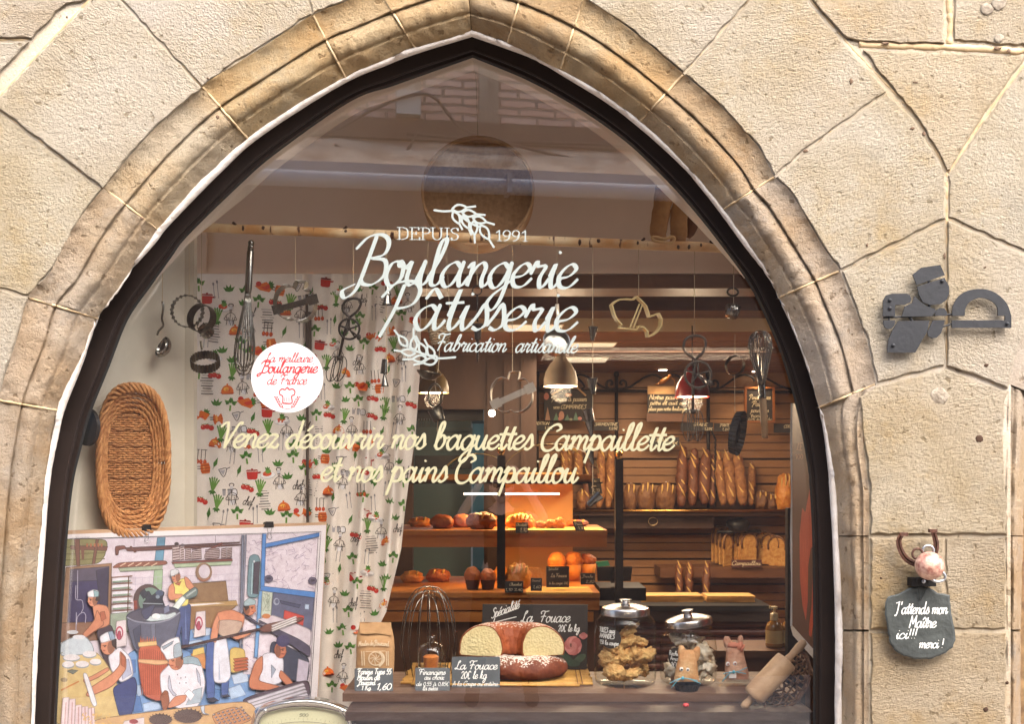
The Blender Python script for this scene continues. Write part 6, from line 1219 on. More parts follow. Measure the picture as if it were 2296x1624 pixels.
# ring, small tin, hanging on the right
t = hung('round_cutter', 'thin plain ring cutter hanging between the red lamp and the whisk', 'cutter', 1648, 846); ring_cutter(t, 'ring', 1648, 820, .036, .018, 18, 20); string(t, 1648, 750, 795)
t = hung('fluted_tin', 'small shiny fluted tin hanging high by the right frame', 'tin mould', 1642, 716); string(t, 1645, 552, 690)
mb = MB(); mb.lathe([(0, -.018), (.021, -.018), (.027, .020), (.025, .020), (.019, -.015), (0, -.015)], TR(at(1642, 700, HY), rotm(-16, 14, 0)), 48, rf=lambda a, z: 1 + .05 * math.cos(a * 12)); mb.build('shell', M_STEELK, t, smooth=True)
mb = MB(); mb.tube([at(1643, 655, HY) + Vector((math.cos(a) * .019, .004 * math.sin(a), math.sin(a) * .014)) for a in [2 * math.pi * q / 20 for q in range(20)]], .004, 6, True); mb.build('ring', M_DARKI, t, smooth=True)
# wooden-handled whisk, upside down
t = hung('whisk', 'balloon whisk hanging upside down with a plain wooden handle', 'whisk', 1715, 984)
mb = MB(); wires(mb, at(1709, 870, HY), at(1703, 742, HY), .056, 10, .0020); mb.build('wire_loop', M_STEELK, t, smooth=True)
mb = MB(); mb.tube([at(1708, 864, HY), at(1710, 888, HY)], [.0125, .0135], 18); mb.tube([at(1709, 888, HY), at(1709, 893, HY)], .0145, 18); mb.build('ferrule', M_STEELK, t, smooth=True, ang=40)
mb = MB(); mb.tube([at(1710, 893, HY), at(1713, 940, HY), at(1715, 980, HY), at(1715, 984, HY)], [.0125, .0125, .0115, .009], 18); mb.build('handle', M_CWOOD, t, smooth=True)
# black fluted tart tin seen nearly edge on
t = hung('tart_tin', 'black fluted tart tin hanging nearly edge-on before the baguettes', 'tart tin', 1650, 1018)
mb = MB(); R_ = .078; mb.lathe([(0, .0), (R_ * .92, .0), (R_, .026), (R_ * 1.01, .027), (R_ * .9, .004), (0, .003)], TR(at(1645, 970, HY), Matrix.Rotation(R(11), 4, 'Y') @ Matrix.Rotation(R(66), 4, 'Z') @ rotm(90)), 120, rf=lambda a, z: 1 + .028 * math.cos(a * 30)); mb.build('pan', mat('black_nonstick', (46, 46, 44), .35, metal=.5), t, smooth=True, ang=60)
string(t, 1648, 840, 925, px0=1647)
# sieve, flour bags
t = thing('flour_sieve', 'round flour sieve with pale wooden hoop hanging behind the lettering', 'sieve', at(1072, 560, .5)); SVY = .52
mb = MB(); c = at(1072, 437, SVY); mb.lathe([(.205, -.05), (.205, .05), (.196, .05), (.196, -.05), (.205, -.05)], TR(c, rotm(84, 0, 0)), 56); mb.build('hoop', mat('bent_beech', (190, 150, 104), .6, var=(166, 124, 80), vscale=12), t, smooth=True, ang=40)
mb = MB(); mb.lathe([(0, .03), (.196, .03)], TR(c, rotm(84, 0, 0)), 40); mb.build('mesh', mat('brown_hair_mesh', (168, 132, 96), .85, var=(142, 108, 76), vscale=60), t)
mb = MB(); mb.tube([at(1065, 100, SVY), at(1072, 318, SVY)], .0015, 5); mb.build('string', M_STRING, t)
M_TAN = mat('tan_canvas', (172, 124, 74), .9, var=(140, 96, 54), vscale=10, bump=.6, bscale=26)
t = thing('canvas_bag', 'crumpled tan canvas sleeves hanging above the birch pole at right', 'canvas bag', at(1512, 550, HY + .03))
for k, (pts, rr, m_) in enumerate((([(1494, 380), (1490, 430), (1482, 480), (1476, 520), (1483, 540)], [.036, .034, .032, .030, .022], M_TAN), ([(1536, 380), (1530, 440), (1522, 490), (1522, 525), (1516, 546)], [.028, .029, .031, .031, .024], M_TAN), ([(1552, 440), (1552, 490), (1548, 515), (1540, 532)], [.026, .026, .022, .012], mat('brown_canvas', (104, 62, 38), .9, var=(84, 48, 28), vscale=12)))):
    mb = MB(); q = spline([at(x, y, HY + .02 + .03 * (k == 2)) for x, y in pts], 6); rs = [interp([(i / (len(rr) - 1), r) for i, r in enumerate(rr)], j / (len(q) - 1)) * (1 + .16 * noise.noise(Vector((j * .45, k * 5, 0)))) for j in range(len(q))]; mb.tube(q, rs, 16, flat=.6); mb.build('sleeve', m_, t, smooth=True)
mb = MB(); q = spline([at(x, y, HY - .012) for x, y in ((1461, 532), (1468, 540), (1485, 543), (1505, 545), (1512, 536), (1506, 531), (1490, 536), (1472, 532), (1461, 532))], 4); mb.tube(q, .0055, 8); mb.build('hem', mat('pale_canvas', (196, 158, 106), .9), t, smooth=True)

# ---------------------------------------------------------------- goods on the oak shelf
def shelf_at(px, y): return Vector(((px - 1125) / KK * (y - CAMY), y, LZ + .0005))
def py_y(py, z=LZ): return CAMY + (CAMZ - z) * KK / (py - 1060)       # depth of a point on the shelf seen at picture row py
M_KRAFT = mat('kraft_paper', (188, 148, 104), .8, var=(172, 132, 90), vscale=9, bump=.5, bscale=18); M_WHINK = mat('pale_print', (222, 200, 168), .8)
M_PSLATE = mat('price_slate', (58, 64, 70), .5, var=(68, 74, 80), vscale=12)
# flour bag
FY = .43; t = thing('flour_bag', 'brown kraft paper flour bag with folded top and pale mill print', 'flour bag', shelf_at(838, FY))
def fb(px, py, d): return at(px, py, FY + d)
mb = MB(); rows = []
for py, l, r, d in ((1536, 801, 878, .035), (1500, 798, 884, .040), (1450, 799, 885, .038), (1430, 799, 883, .032), (1415, 803, 880, .018), (1402, 806, 876, .008), (1396, 808, 876, .006)):
    n = 20; row = []
    for k in range(n):
        a = 2 * math.pi * k / n; c, s_ = math.cos(a), math.sin(a); q = (abs(c) ** 5 + abs(s_) ** 5) ** (-.2)
        row.append(at(lerp(l, r, .5 + .5 * c * q), py, FY + d * s_ * q + .003 * noise.noise(Vector((c * 3, s_ * 3, py * .06)))))
    rows.append(row)
mb.add([p for r in rows for p in r], [(i * 20 + k, i * 20 + (k + 1) % 20, (i + 1) * 20 + (k + 1) % 20, (i + 1) * 20 + k) for i in range(len(rows) - 1) for k in range(20)] + [tuple(6 * 20 + k for k in range(20))])
mb.build('sack', M_KRAFT, t, smooth=True, ang=50)
mb = MB(); mb.grid(12, 4, lambda u, v: fb(lerp(806, 877, u) + 2 * v, lerp(1397, 1421, v) + 3 * u * v + 1.2 * math.sin(u * 9), -.020 - .014 * v + .003 * math.sin(u * 7 + v * 3)))
mb.grid(12, 2, lambda u, v: fb(lerp(806, 877, u), lerp(1397, 1396, v) , -.020 + .03 * v)); mb.build('folded_flap', M_KRAFT, t, smooth=True)
mb = MB(); fk = lambda x, y, e: fb(x, y, -.0425 - e)
text(mb, 'Moulin de Bouscard', lambda x, y, e: fk(x, y + .0022 * (x - 838) ** 2 - 2.0, e), 804, 872, 1450, 5.5, .13, .1)
ribbon(mb, ellipse(842, 1478, 15, 15, 22) + [(857, 1478)], 1.2, fk)
for k in range(8): a = k * math.pi / 4; ribbon(mb, [(842, 1478), (842 + 6 * math.cos(a + .3), 1478 + 6 * math.sin(a + .3)), (842 + 13 * math.cos(a), 1478 + 13 * math.sin(a))], .7, fk)
ribbon(mb, [(852, 1463), (860, 1472), (860, 1484), (850, 1496)], 2.2, fk)
for x in (811, 816, 866, 870): ribbon(mb, [(x, 1462), (x + 1, 1494)], 1.0, fk)
ribbon(mb, [(820, 1462), (864, 1461)], .6, fk, smooth=False)
mb.build('mill_print', M_WHINK, t)
# price slates leaning on the goods
def slate(label, quad, y0, lean, lines, hwk=.12):
    yb = py_y(quad[3]) + .002; t = thing('price_slate', label, 'price label', at((quad[0] + quad[2]) / 2, quad[3], yb), 'slate price labels')
    x0, ty, x1, by = quad
    def f(px, py, e): k = (by - py) / (by - ty); return at(px, py, yb + lean * k - e)
    o = []
    for cx_, cy_, a0 in ((x0 + 3, ty + 3, 180), (x1 - 3, ty + 3, 270), (x1 - 3, by - 2, 0), (x0 + 3, by - 2, 90)):
        for k in range(4): a = R(a0 + 30 * k); o.append((cx_ + 3 * math.cos(a), cy_ + 3 * math.sin(a)))
    mb = MB(); mb.prism([f(x, y, .002) for x, y in o], (0, .004, 0)); mb.build('slate', M_PSLATE, t)
    mb = MB(); g = lambda x, y, e: f(x, y, .0026 + e)
    for s_, a, b, base, xh in lines: text(mb, s_, g, a, b, base, xh, hwk, .22, .3, .6)
    mb.build('handwriting', M_CHALK, t); return t
slate('price slate for type 55 flour before the brown paper bag', (795, 1500, 881, 1551), .34, .03, [('Farine Type 55', 803, 878, 1513, 6.5), ('Moulin de', 801, 852, 1526, 6.5), ('Bouscard', 801, 842, 1537, 6), ('1 Kg', 812, 832, 1549, 5.5), ('1,60', 847, 878, 1548, 8)], .15)
slate('narrow price slate for financiers before the glass cloche', (931, 1499, 1009, 1550), .33, .03, [('Financiers', 941, 999, 1514, 6.2), ('au choix', 952, 996, 1525, 5.6), ('de 0,55 à 0,85€', 934, 1007, 1539, 4.6), ('la pièce', 948, 982, 1549, 5)], .12)
slate('largest front slate, written La Fouace 20 euros a kilo', (1013, 1474, 1121, 1543), .345, .035, [('La Fouace', 1020, 1116, 1502, 9.5), ('20€ le kg', 1034, 1092, 1523, 9), ('A la Coupe ou entière', 1015, 1117, 1539, 5.2)], .105)
# giant whisk head standing behind
t = thing('whisk', 'giant balloon whisk standing wire end up behind the glass cloche', 'whisk', shelf_at(960, .58)); mb = MB(); cb, ct = at(962, 1560, .57), at(961, 1316, .57)
for k in range(8):
    a = math.pi * k / 8 + .1; d = Vector((math.cos(a), math.sin(a) * .9, 0)); pts = []; k_ = 1 - .04 * (k % 3)
    for q in range(33):
        th = math.pi * q / 32; s_ = -math.copysign(abs(math.cos(th)) ** .72, math.cos(th)); z = math.sin(th) ** .62
        pts.append(cb + (ct - cb) * (k_ * z) + d * (.108 * s_ * (1 if z > .45 else lerp(.62, 1, z / .45))))
    mb.tube(pts, .0019, 6)
mb.build('wire_loop', M_STEELK, t, smooth=True)
M_JARG = glass_mat('clear_glass', (.96, .97, .95), 1.42); M_DOMEG = glass_mat('thin_glass', (.95, .97, .95), 1.75)
# bamboo mat
M_BAMB = mat('bamboo', (214, 168, 92), .5, var=(190, 138, 66), vscale=30); M_TWINE = mat('brown_twine', (120, 80, 44), .9)
t = thing('bamboo_mat', 'woven bamboo stick mat under the fouace loaves', 'mat', shelf_at(1115, .42)); mb = MB()
ya, yb = py_y(1542), py_y(1494); ns = 17
for k in range(ns):
    y = lerp(ya, yb, k / (ns - 1)); x0_, x1_ = lerp(898, 925, k / (ns - 1)), lerp(1330, 1312, k / (ns - 1)); x0_ += random.uniform(-4, 4) + (22 if k == 0 else 0); x1_ += random.uniform(-4, 4) - (30 if k == 0 else 0); a, b = shelf_at(x0_, y), shelf_at(x1_, y)
    mb.tube([a + Vector((0, 0, .006 + (.004 if k < 2 else 0))), a.lerp(b, .4) + Vector((0, 0, .0065 + (.002 if k < 2 else 0))), b + Vector((0, 0, .006))], .0052, 8)
mb.build('stick', M_BAMB, t, smooth=True); mb = MB()
for px in (925, 935, 1185, 1296, 1306): mb.tube([shelf_at(px + (1115 - px) * .05 * (k / 12), lerp(ya, yb, k / 12)) + Vector((0, 0, .0125 + .0012 * (k % 2))) for k in range(13)], .0016, 5); mb.build('binding_twine', M_TWINE, t); mb = MB()

# glass cloche with its cake
t = thing('glass_cloche', 'small glass cloche on a glass foot with a knob top', 'cloche', shelf_at(968, .44)); CLY = .44; c0 = at(968, 1509, CLY); k_ = mp(CLY)
P_ = lambda prof, base_py: [(r * k_, (base_py - py) * k_) for r, py in prof]
bz = at(968, 1548, CLY).z; bz = LZ
mb = MB(); mb.lathe([(0, 0), (.026, 0), (.026, .004), (.008, .012), (.006, .022), (.010, .032), (.048, .036), (.058, .042), (.058, .045), (.046, .042), (0, .040)], TR(Vector((c0.x, CLY, LZ + .013))), 32); mb.build('stand', M_DOMEG, t, smooth=True)
zb_ = LZ + .013 + .0435; mb = MB(); mb.lathe([(.050, 0), (.051, .01), (.051, .050), (.046, .070), (.034, .083), (.014, .089), (.010, .093), (.014, .102), (.013, .110), (.006, .115), (0, .1155)], TR(Vector((c0.x, CLY, zb_))), 36); mb.build('dome', M_DOMEG, t, smooth=True)
M_CAKE = mat('golden_cake', (206, 122, 52), .7, var=(170, 88, 34), vscale=40, bump=.4, bscale=90)
mb = MB(); mb.lathe([(0, 0), (.024, 0), (.028, .034), (.0285, .037), (.022, .042), (0, .044)], TR(Vector((c0.x - .003, CLY, zb_))), 24); tag(mb.build('financier_cake', M_CAKE, smooth=True, ang=40), 'small golden financier cake under the glass cloche', 'cake')
# breads
def bread_mat(name, c1, c2, flour=0., scale=14., bump=.7, rough=.45, coat=.0):
    m = mat(name, c1, rough, var=c2, vscale=scale, bump=bump, bscale=40, coat=coat); N = m.node_tree.nodes; L = m.node_tree.links; b = N['Principled BSDF']
    if flour:
        src = b.inputs['Base Color'].links[0].from_socket; g = N.new('ShaderNodeNewGeometry'); sx = N.new('ShaderNodeSeparateXYZ'); L.new(g.outputs['Normal'], sx.inputs[0])
        n = N.new('ShaderNodeTexNoise'); n.inputs['Scale'].default_value = 150; n.inputs['Detail'].default_value = 4; tc = N.new('ShaderNodeTexCoord'); L.new(tc.outputs['Object'], n.inputs['Vector'])
        n2 = N.new('ShaderNodeTexNoise'); n2.inputs['Scale'].default_value = 22; L.new(tc.outputs['Object'], n2.inputs['Vector'])
        a = N.new('ShaderNodeMath'); a.operation = 'MULTIPLY_ADD'; L.new(sx.outputs['Z'], a.inputs[0]); a.inputs[1].default_value = .45; L.new(n.outputs['Fac'], a.inputs[2])
        a2 = N.new('ShaderNodeMath'); a2.operation = 'MULTIPLY_ADD'; L.new(n2.outputs['Fac'], a2.inputs[0]); a2.inputs[1].default_value = .45; L.new(a.outputs[0], a2.inputs[2])
        r = N.new('ShaderNodeMapRange'); r.inputs[1].default_value = 1.30 - .20 * flour; r.inputs[2].default_value = 1.38 - .20 * flour; r.inputs[4].default_value = .92; L.new(a2.outputs[0], r.inputs[0])
        x = N.new('ShaderNodeMix'); x.data_type = 'RGBA'; L.new(r.outputs[0], x.inputs['Factor']); L.new(src, x.inputs[6]); x.inputs[7].default_value = (*lin((236, 226, 212)), 1); L.new(x.outputs[2], b.inputs['Base Color'])
    return m
M_FOU = bread_mat('glazed_fouace_crust', (134, 66, 32), (100, 44, 22), 1.0, 14, .9, .65, 0); M_CRUMB = mat('yellow_crumb', (226, 210, 160), .9, var=(216, 198, 146), vscale=30, bump=.7, bscale=120)
def torus(mb, c, R0, r, hz, a0=0., a1=2 * math.pi, n=48, m=22, yk=1., fb_=.62):
    vs = []; full = abs(a1 - a0) > 6.2; cnt = n if full else n + 1
    for i in range(cnt):
        a = lerp(a0, a1, i / n)
        for k in range(m):
            b = 2 * math.pi * k / m; s_ = math.sin(b); z = hz * (abs(s_) ** .85 if s_ > 0 else .75 * s_); z = max(z, -hz * fb_); cb_ = math.cos(b); z *= 1 - .22 * max(0, cb_); rr = R0 + r * math.copysign(abs(cb_) ** .8, cb_) * (1 + .07 * noise.noise(Vector((math.cos(a) * 2.5, math.sin(a) * 2.5, b * 1.3))) + .03 * noise.noise(Vector((math.cos(a) * 9, math.sin(a) * 9, b * 4))))
            vs.append(c + Vector((rr * math.cos(a), rr * math.sin(a) * yk, z * (1 + .05 * noise.noise(Vector((math.cos(a) * 2.3, math.sin(a) * 2.3, 4)))))))
    mb.add(vs, [(i * m + k, ((i + 1) % cnt) * m + k, ((i + 1) % cnt) * m + (k + 1) % m, i * m + (k + 1) % m) for i in range(n) for k in range(m)])
    return [vs[:m], vs[-m:]]
ff = thing('fouace_loaf', 'whole ring shaped fouace loaf dusted with sugar on the mat', 'loaf', shelf_at(1172, .47)); FYC = .50; cx_ = at(1172, 0, FYC - .05).x
mb = MB(); torus(mb, Vector((cx_, FYC, LZ + .045)), .093, .072, .052, yk=.80); mb.build('crust', M_FOU, ff, smooth=True)
fh = thing('cut_fouace', 'half fouace ring showing two pale yellow cut faces atop the whole loaf', 'loaf', at(1148, 1461, .47)); cz = LZ + .045 + .052 + .021; cc = Vector((at(1148, 0, FYC - .06).x, FYC - .045, cz))
mb = MB(); e = torus(mb, cc, .112, .078, .086, 0.0, math.pi, 40, 30, yk=.95, fb_=.30); mb.build('crust', bread_mat('orange_fouace_crust', (164, 82, 36), (126, 56, 24), .66, 14, .9, .65, 0), fh, smooth=True)
for q, ring_ in enumerate(e):
    mb = MB(); cen = sum(ring_, Vector()) / len(ring_); pts = [p + (cen - p) * .055 + Vector((0, -.0008, 0)) for p in ring_]
    inn_ = [[cen.lerp(p, s_) + Vector((0, -.002 * noise.noise(p * 90) * (1 - s_) - .0016 * (1 - s_), 0)) for p in pts] for s_ in (1, .75, .5, .25)]; m_ = len(pts)
    mb.add([p for r_2 in inn_ for p in r_2], [(i * m_ + k, i * m_ + (k + 1) % m_, (i + 1) * m_ + (k + 1) % m_, (i + 1) * m_ + k) for i in range(3) for k in range(m_)] + [tuple(3 * m_ + k for k in range(m_))]); mb.build('cut_face', M_CRUMB, fh, smooth=True)
    mb = MB(); mb.add(ring_, [tuple(range(len(ring_)))]); mb.build('cut_rim', mat('thin_brown_crust', (140, 74, 30), .7), fh)
# painted board behind
M_BLACKB = mat('chalkboard', (40, 36, 34), .7, var=(52, 46, 42), vscale=6)
t = thing('chalkboard', 'wide chalkboard advertising La Fouace with painted pink roses behind the loaves', 'chalkboard', at(1200, 1500, .63)); BY = .63
fbq = lambda x, y, e: at(x, y, BY - .002 - e)
mb = MB(); mb.prism([at(x, y, BY) for x, y in ((1082, 1356), (1318, 1357), (1316, 1502), (1078, 1502))], (0, .008, 0)); mb.build('board', M_BLACKB, t)
mb = MB(); text(mb, 'Spécialité', fbq, 1102, 1166, 1388, 10.5, .10, .25, .3, .6, slope=-.38); text(mb, 'La  Fouace', fbq, 1168, 1279, 1396, 12.5, .09, .3, .3, .6); text(mb, '20€ le kg.', fbq, 1252, 1300, 1417, 8, .11, .2, .3, .6); ribbon(mb, [(1103, 1398), (1130, 1391), (1158, 1384)], .9, fbq)
mb.build('handwriting', M_CHALK, t)
mb = MB(); r_ = random.Random(8)
def fl_(pts, col, e): mb.poly([at(x, y, BY - .0015 - e) for x, y in pts], 0, col)
for k, (x, y, a, b, rt) in enumerate(((1268, 1476, 20, 8, .5), (1300, 1478, 16, 8, -.6), (1285, 1488, 16, 8, .1), (1255, 1462, 14, 6, .9))): fl_(ellipse(x, y, a, b, 12, rt), ((62, 84, 66), (78, 100, 78))[k % 2], .0004 + .0001 * k)
for k in range(9): a = k * .7; fl_(ellipse(1285 + 9 * math.cos(a), 1449 + 10 * math.sin(a), 11, 12, 12), ((206, 130, 122), (222, 152, 142), (192, 112, 106))[k % 3], .001 + .0001 * k)
fl_(ellipse(1285, 1450, 9, 10, 12), (214, 140, 130), .0021); fl_(ellipse(1280, 1448, 2, 5, 10), (120, 84, 70), .0023)
for k in range(4): a = k * 1.6; fl_(ellipse(1308 + 4 * math.cos(a), 1427 + 3 * math.sin(a), 6, 5, 10), ((200, 134, 126), (184, 112, 108))[k % 2], .0024 + .0001 * k)
mb.build('painted_rose', M_PPAINT, t)
mb = MB(); mb.tube([at(1125, 1502, BY + .006), at(1125, 1505, BY + .02)], .006); mb.build('foot', M_BLACKB, t)
# biscuit jars
M_ALU = mat('brushed_aluminium', (206, 206, 208), .25, metal=1.0)
def jar(label, px, y, prof, lidprof, tilt, lidz, lab, lines, labname):
    t = thing('glass_jar', label, 'jar', shelf_at(px, y), 'biscuit jars'); x = shelf_at(px, y).x; k = mp(y)
    mb = MB(); mb.lathe([(r * k, z * k) for r, z in prof], TR(Vector((x, y, LZ + .002))), 44); mb.build('glass', M_JARG, t, smooth=True)
    l = MB(); l.lathe([(r * k, z * k) for r, z in lidprof], TR(Vector((x, y, LZ + lidz * k)), rotm(0, -tilt, 0)), 44); l.build('lid', M_ALU, t, smooth=True, ang=35)
    R0 = (prof[3][0] + .8) * k; cxl, cyl, rl, rh, rot = lab
    def f(px_, py_, e): a = (px_ - px) * k / R0; a = max(-1.5, min(1.5, a)); return Vector((x + (R0 + e) * math.sin(a), y - (R0 + e) * math.cos(a), CAMZ - (py_ - 1060) / KK * (y - CAMY - R0 * .9)))
    mb = MB(); el = ellipse(cxl, cyl, rl, rh, 30, rot); mb.add([f(cxl, cyl, .0005)] + [f(lerp(cxl, a, .5), lerp(cyl, b, .5), .0005) for a, b in el] + [f(a, b, .0005) for a, b in el], [(0, 1 + i, 1 + (i + 1) % 30) for i in range(30)] + [(1 + i, 31 + i, 31 + (i + 1) % 30, 1 + (i + 1) % 30) for i in range(30)])
    lb = mb.build('oval_label', M_BLACKB, t); mb = MB()
    for s_, a, b, base, xh in lines: text(mb, s_, lambda q, w_, e: f(q, w_, .0012 + e), a, b, base, xh, .15, .1, .2, .6, smooth=True)
    mb.build('handwriting', M_CHALK, lb); return t, x
J1Y = py_y(1535)
h1 = 1541
JP1 = [(0, 4), (60, 0), (67, 6), (69, 20), (69, 118), (66, 140), (56, 154), (50, 157), (50, 164)]
LID1 = [(0, 18.), (6, 19), (13, 18), (13, 15), (8, 13), (7, 9), (30, 7), (40, 4), (52, 0), (54, -4), (54, -16), (51, -17), (50, -4), (0, 0)]
jar('tall biscuit jar full of almond tuiles with straight aluminium lid', 1402, J1Y, JP1, LID1, 0, 172, (1357, 1431, 29, 25, .35), [('TUILES aux', 1330, 1372, 1421, 5.6), ('AMANDES', 1330, 1371, 1434, 5.2), ('1,50 la coupe', 1331, 1380, 1448, 5)], 'tuiles')
J2Y = .44
JP2 = [(0, 4), (54, 0), (61, 6), (63, 20), (63, 84), (60, 100), (52, 110), (49, 112), (49, 122), (52, 122.5), (52, 125), (48, 125)]
LID2 = [(0, 20.), (6, 21), (13, 20), (13, 17), (9, 15), (9, 11), (22, 9), (34, 6), (44, 3), (51, 0), (53, -4), (53, -14), (50, -15), (49, -4), (0, 0)]
jar('smaller jar of almond meringues with its aluminium lid set askew', 1543, J2Y, JP2, LID2, 7, 144, (1513, 1478, 29, 24, .3), [('Rocher', 1489, 1517, 1472, 5.2), ('Amandes', 1491, 1533, 1483, 4.6), ('1€00', 1494, 1518, 1498, 6)], 'rocher')
M_COOK = mat('almond_biscuit', (236, 198, 134), .8, var=(204, 144, 80), vscale=45, bump=1.4, bscale=70); M_MER = mat('meringue', (232, 222, 206), .85, var=(208, 184, 150), vscale=22, bump=1.2, bscale=40)
rr = random.Random(4); k1 = mp(J1Y); X1 = shelf_at(1402, J1Y).x
for i, (px, z, sx, sz, an) in enumerate(((1376, 22, 26, 22, 10), (1412, 14, 30, 14, -15), (1438, 22, 22, 18, 20), (1364, 52, 24, 26, -30), (1392, 60, 28, 28, 30), (1424, 56, 26, 24, -25), (1446, 58, 16, 28, 60), (1402, 88, 28, 16, -20), (1430, 86, 26, 14, 15), (1370, 80, 22, 18, 50), (1410, 112, 26, 12, -38))):
    mb = MB(); c = Vector((X1 + (px - 1402) * k1, J1Y - .028 + .028 * (i % 3) - (.0 if abs(px - 1402) < 30 else -.012), LZ + .012 + z * k1)); mb.ell(c, (sx * k1 * .92, .019, sz * k1 * .8), rotm(rr.uniform(-20, 20), an, 0).to_3x3(), 26, 16, .55, 11, i + 1)
    tag(mb.build('almond_tuile', M_COOK, smooth=True), 'golden craggy almond tuile biscuit heaped in the tall jar', 'biscuit', 'almond tuiles in the tall jar')
k2 = mp(J2Y); X2 = shelf_at(1543, J2Y).x
for i, (px, z, sx, sz, an) in enumerate(((1510, 24, 18, 22, 20), (1556, 20, 22, 16, -20), (1582, 30, 17, 24, 30), (1530, 52, 22, 20, 0), (1574, 62, 24, 20, 40), (1548, 88, 26, 14, -10), (1522, 92, 18, 12, 25))):
    mb = MB(); c = Vector((X2 + (px - 1543) * k2, J2Y - .012 + .03 * (i % 2), LZ + .010 + z * k2)); mb.ell(c, (sx * k2, .022, sz * k2), rotm(rr.uniform(-20, 20), an, 0).to_3x3(), 26, 16, .7, 8, i + 20)
    tag(mb.build('meringue', M_MER, smooth=True), 'cream white folded meringue heaped in the smaller jar', 'meringue', 'meringues in the smaller jar')
# the two little animal figures
M_FIG = mat('pale_dough', (214, 176, 130), .75, var=(186, 130, 80), vscale=22, bump=.8, bscale=50); M_FIGP = mat('pinkish_dough', (210, 172, 146), .75, var=(188, 132, 104), vscale=22, bump=.8, bscale=50); M_BLUEW = mat('blue_wire', (96, 176, 198), .35); M_EYEW = mat('eye_white', (232, 228, 224), .4); M_EYEB = mat('eye_black', (20, 20, 22), .3)
def figure(label, cx_, prof, y, m, ears, eyes, eyer, tie, base):
    t = thing('animal_figure', label, 'figure', at(cx_, prof[0][0], y), 'animal figures with blue wire ties'); mb = MB(); rows = []; n = 18; k = mp(y)
    for py, l, r, d in prof:
        rows.append([at(lerp(l, r, .5 + .5 * math.cos(2 * math.pi * q / n)), py, y + d * math.sin(2 * math.pi * q / n)) + Vector((0, 0, .0)) for q in range(n)])
    mb.add([p for r_2 in rows for p in r_2], [(i * n + q, i * n + (q + 1) % n, (i + 1) * n + (q + 1) % n, (i + 1) * n + q) for i in range(len(rows) - 1) for q in range(n)] + [tuple(range(n)), tuple((len(rows) - 1) * n + q for q in range(n))]); mb.build('body', m, t, smooth=True, ang=60)
    for ex, ey, w_, h_, tl in ears: mb = MB(); mb.ell(at(ex, ey, y), (w_ * k, .009, h_ * k), rotm(0, tl, 0).to_3x3(), 14, 10, .15, 6, int(ex)); mb.build('ear', m, t, smooth=True)
    for ex, ey in eyes:
        mb = MB(); c = at(ex, ey, y - prof[3][3] * 1.0 - .001); mb.ell(c, (eyer * k, .003, eyer * 1.1 * k), None, 14, 8); e = mb.build('eye', M_EYEW, t, smooth=True); mb = MB(); mb.ell(c + Vector((.0004, -.0026, -.0004)), (eyer * .5 * k, .0014, eyer * .5 * k), None, 10, 6); mb.build('pupil', M_EYEB if base == 'tin' else mat('pink_brown', (150, 90, 84), .5), e, smooth=True)
    tx, ty = tie; yy = y - prof[1][3] - .004; mb = MB()
    for dx, dy in ((-26, 22), (28, 4), (-24, 4), (30, -10)) if base != 'tin' else ((-26, 22), (40, 12), (-30, 12), (34, 6)): mb.tube(spline([at(tx, ty, yy - .002), at(tx + dx * .4, ty + dy * .2, yy - .004), at(tx + dx, ty + dy, yy)], 4), .0016, 5)
    mb.ell(at(tx, ty, yy - .003), (.0055, .004, .0065), None, 10, 8); mb.build('wire_tie', M_BLUEW, t, smooth=True)
    if base == 'pink': mb = MB(); [mb.ell(at(x, yv, y - .006), (w_ * k, .014, h_ * k), rotm(0, tl, 0).to_3x3(), 14, 8, .3, 9, int(x)) for x, yv, w_, h_, tl in ((1645, 1448, 15, 7, 0), (1658, 1450, 6, 12, 25), (1664, 1455, 3, 10, 30))]; mb.build('tuft', mat('pink_tuft', (206, 132, 108), .9), t, smooth=True); mb = MB(); mb.boxb(at(1635, 1522, y - .034), at(1650, 1506, y - .028)); mb.build('teeth', M_EYEW, t)
    return t
FG1 = .295
figure('tan animal figure with black eyes and blue wire tie in a black tin', 1542, [(1530, 1510, 1568, .026), (1515, 1512, 1566, .026), (1495, 1516, 1564, .024), (1480, 1520, 1562, .022), (1468, 1522, 1560, .018), (1458, 1526, 1556, .010)], FG1, M_FIG, [(1530, 1468, 10, 19, -8), (1560, 1469, 10, 19, 14)], [(1528, 1502), (1542, 1503)], 4.4, (1531, 1522), 'tin')
t = thing('tart_tin', 'black fluted tartlet tin holding the tan animal figure', 'tart tin', at(1541, 1556, FG1)); mb = MB(); c = at(1541, 1553, FG1); c.z = LZ + .0005; mb.lathe([(0, 0), (.036, 0), (.046, .024), (.044, .024), (.034, .003), (0, .003)], TR(Vector((c.x, FG1 + .008, LZ + .0005))), 96, rf=lambda a, z: 1 + .03 * math.cos(a * 24)); mb.build('pan', mat('black_nonstick', (46, 46, 44), .35), t, smooth=True, ang=60)
FG2 = .40
figure('pink tufted animal figure with blue wire tie on a glass block', 1648, [(1525, 1626, 1678, .028), (1510, 1625, 1679, .028), (1495, 1625, 1675, .026), (1480, 1627, 1671, .023), (1465, 1628, 1668, .020), (1450, 1626, 1665, .014), (1443, 1630, 1660, .006)], FG2, M_FIGP, [(1631, 1442, 9, 15, -10), (1660, 1436, 6, 11, 5)], [(1632, 1490), (1648, 1489)], 4.6, (1645, 1508), 'pink')
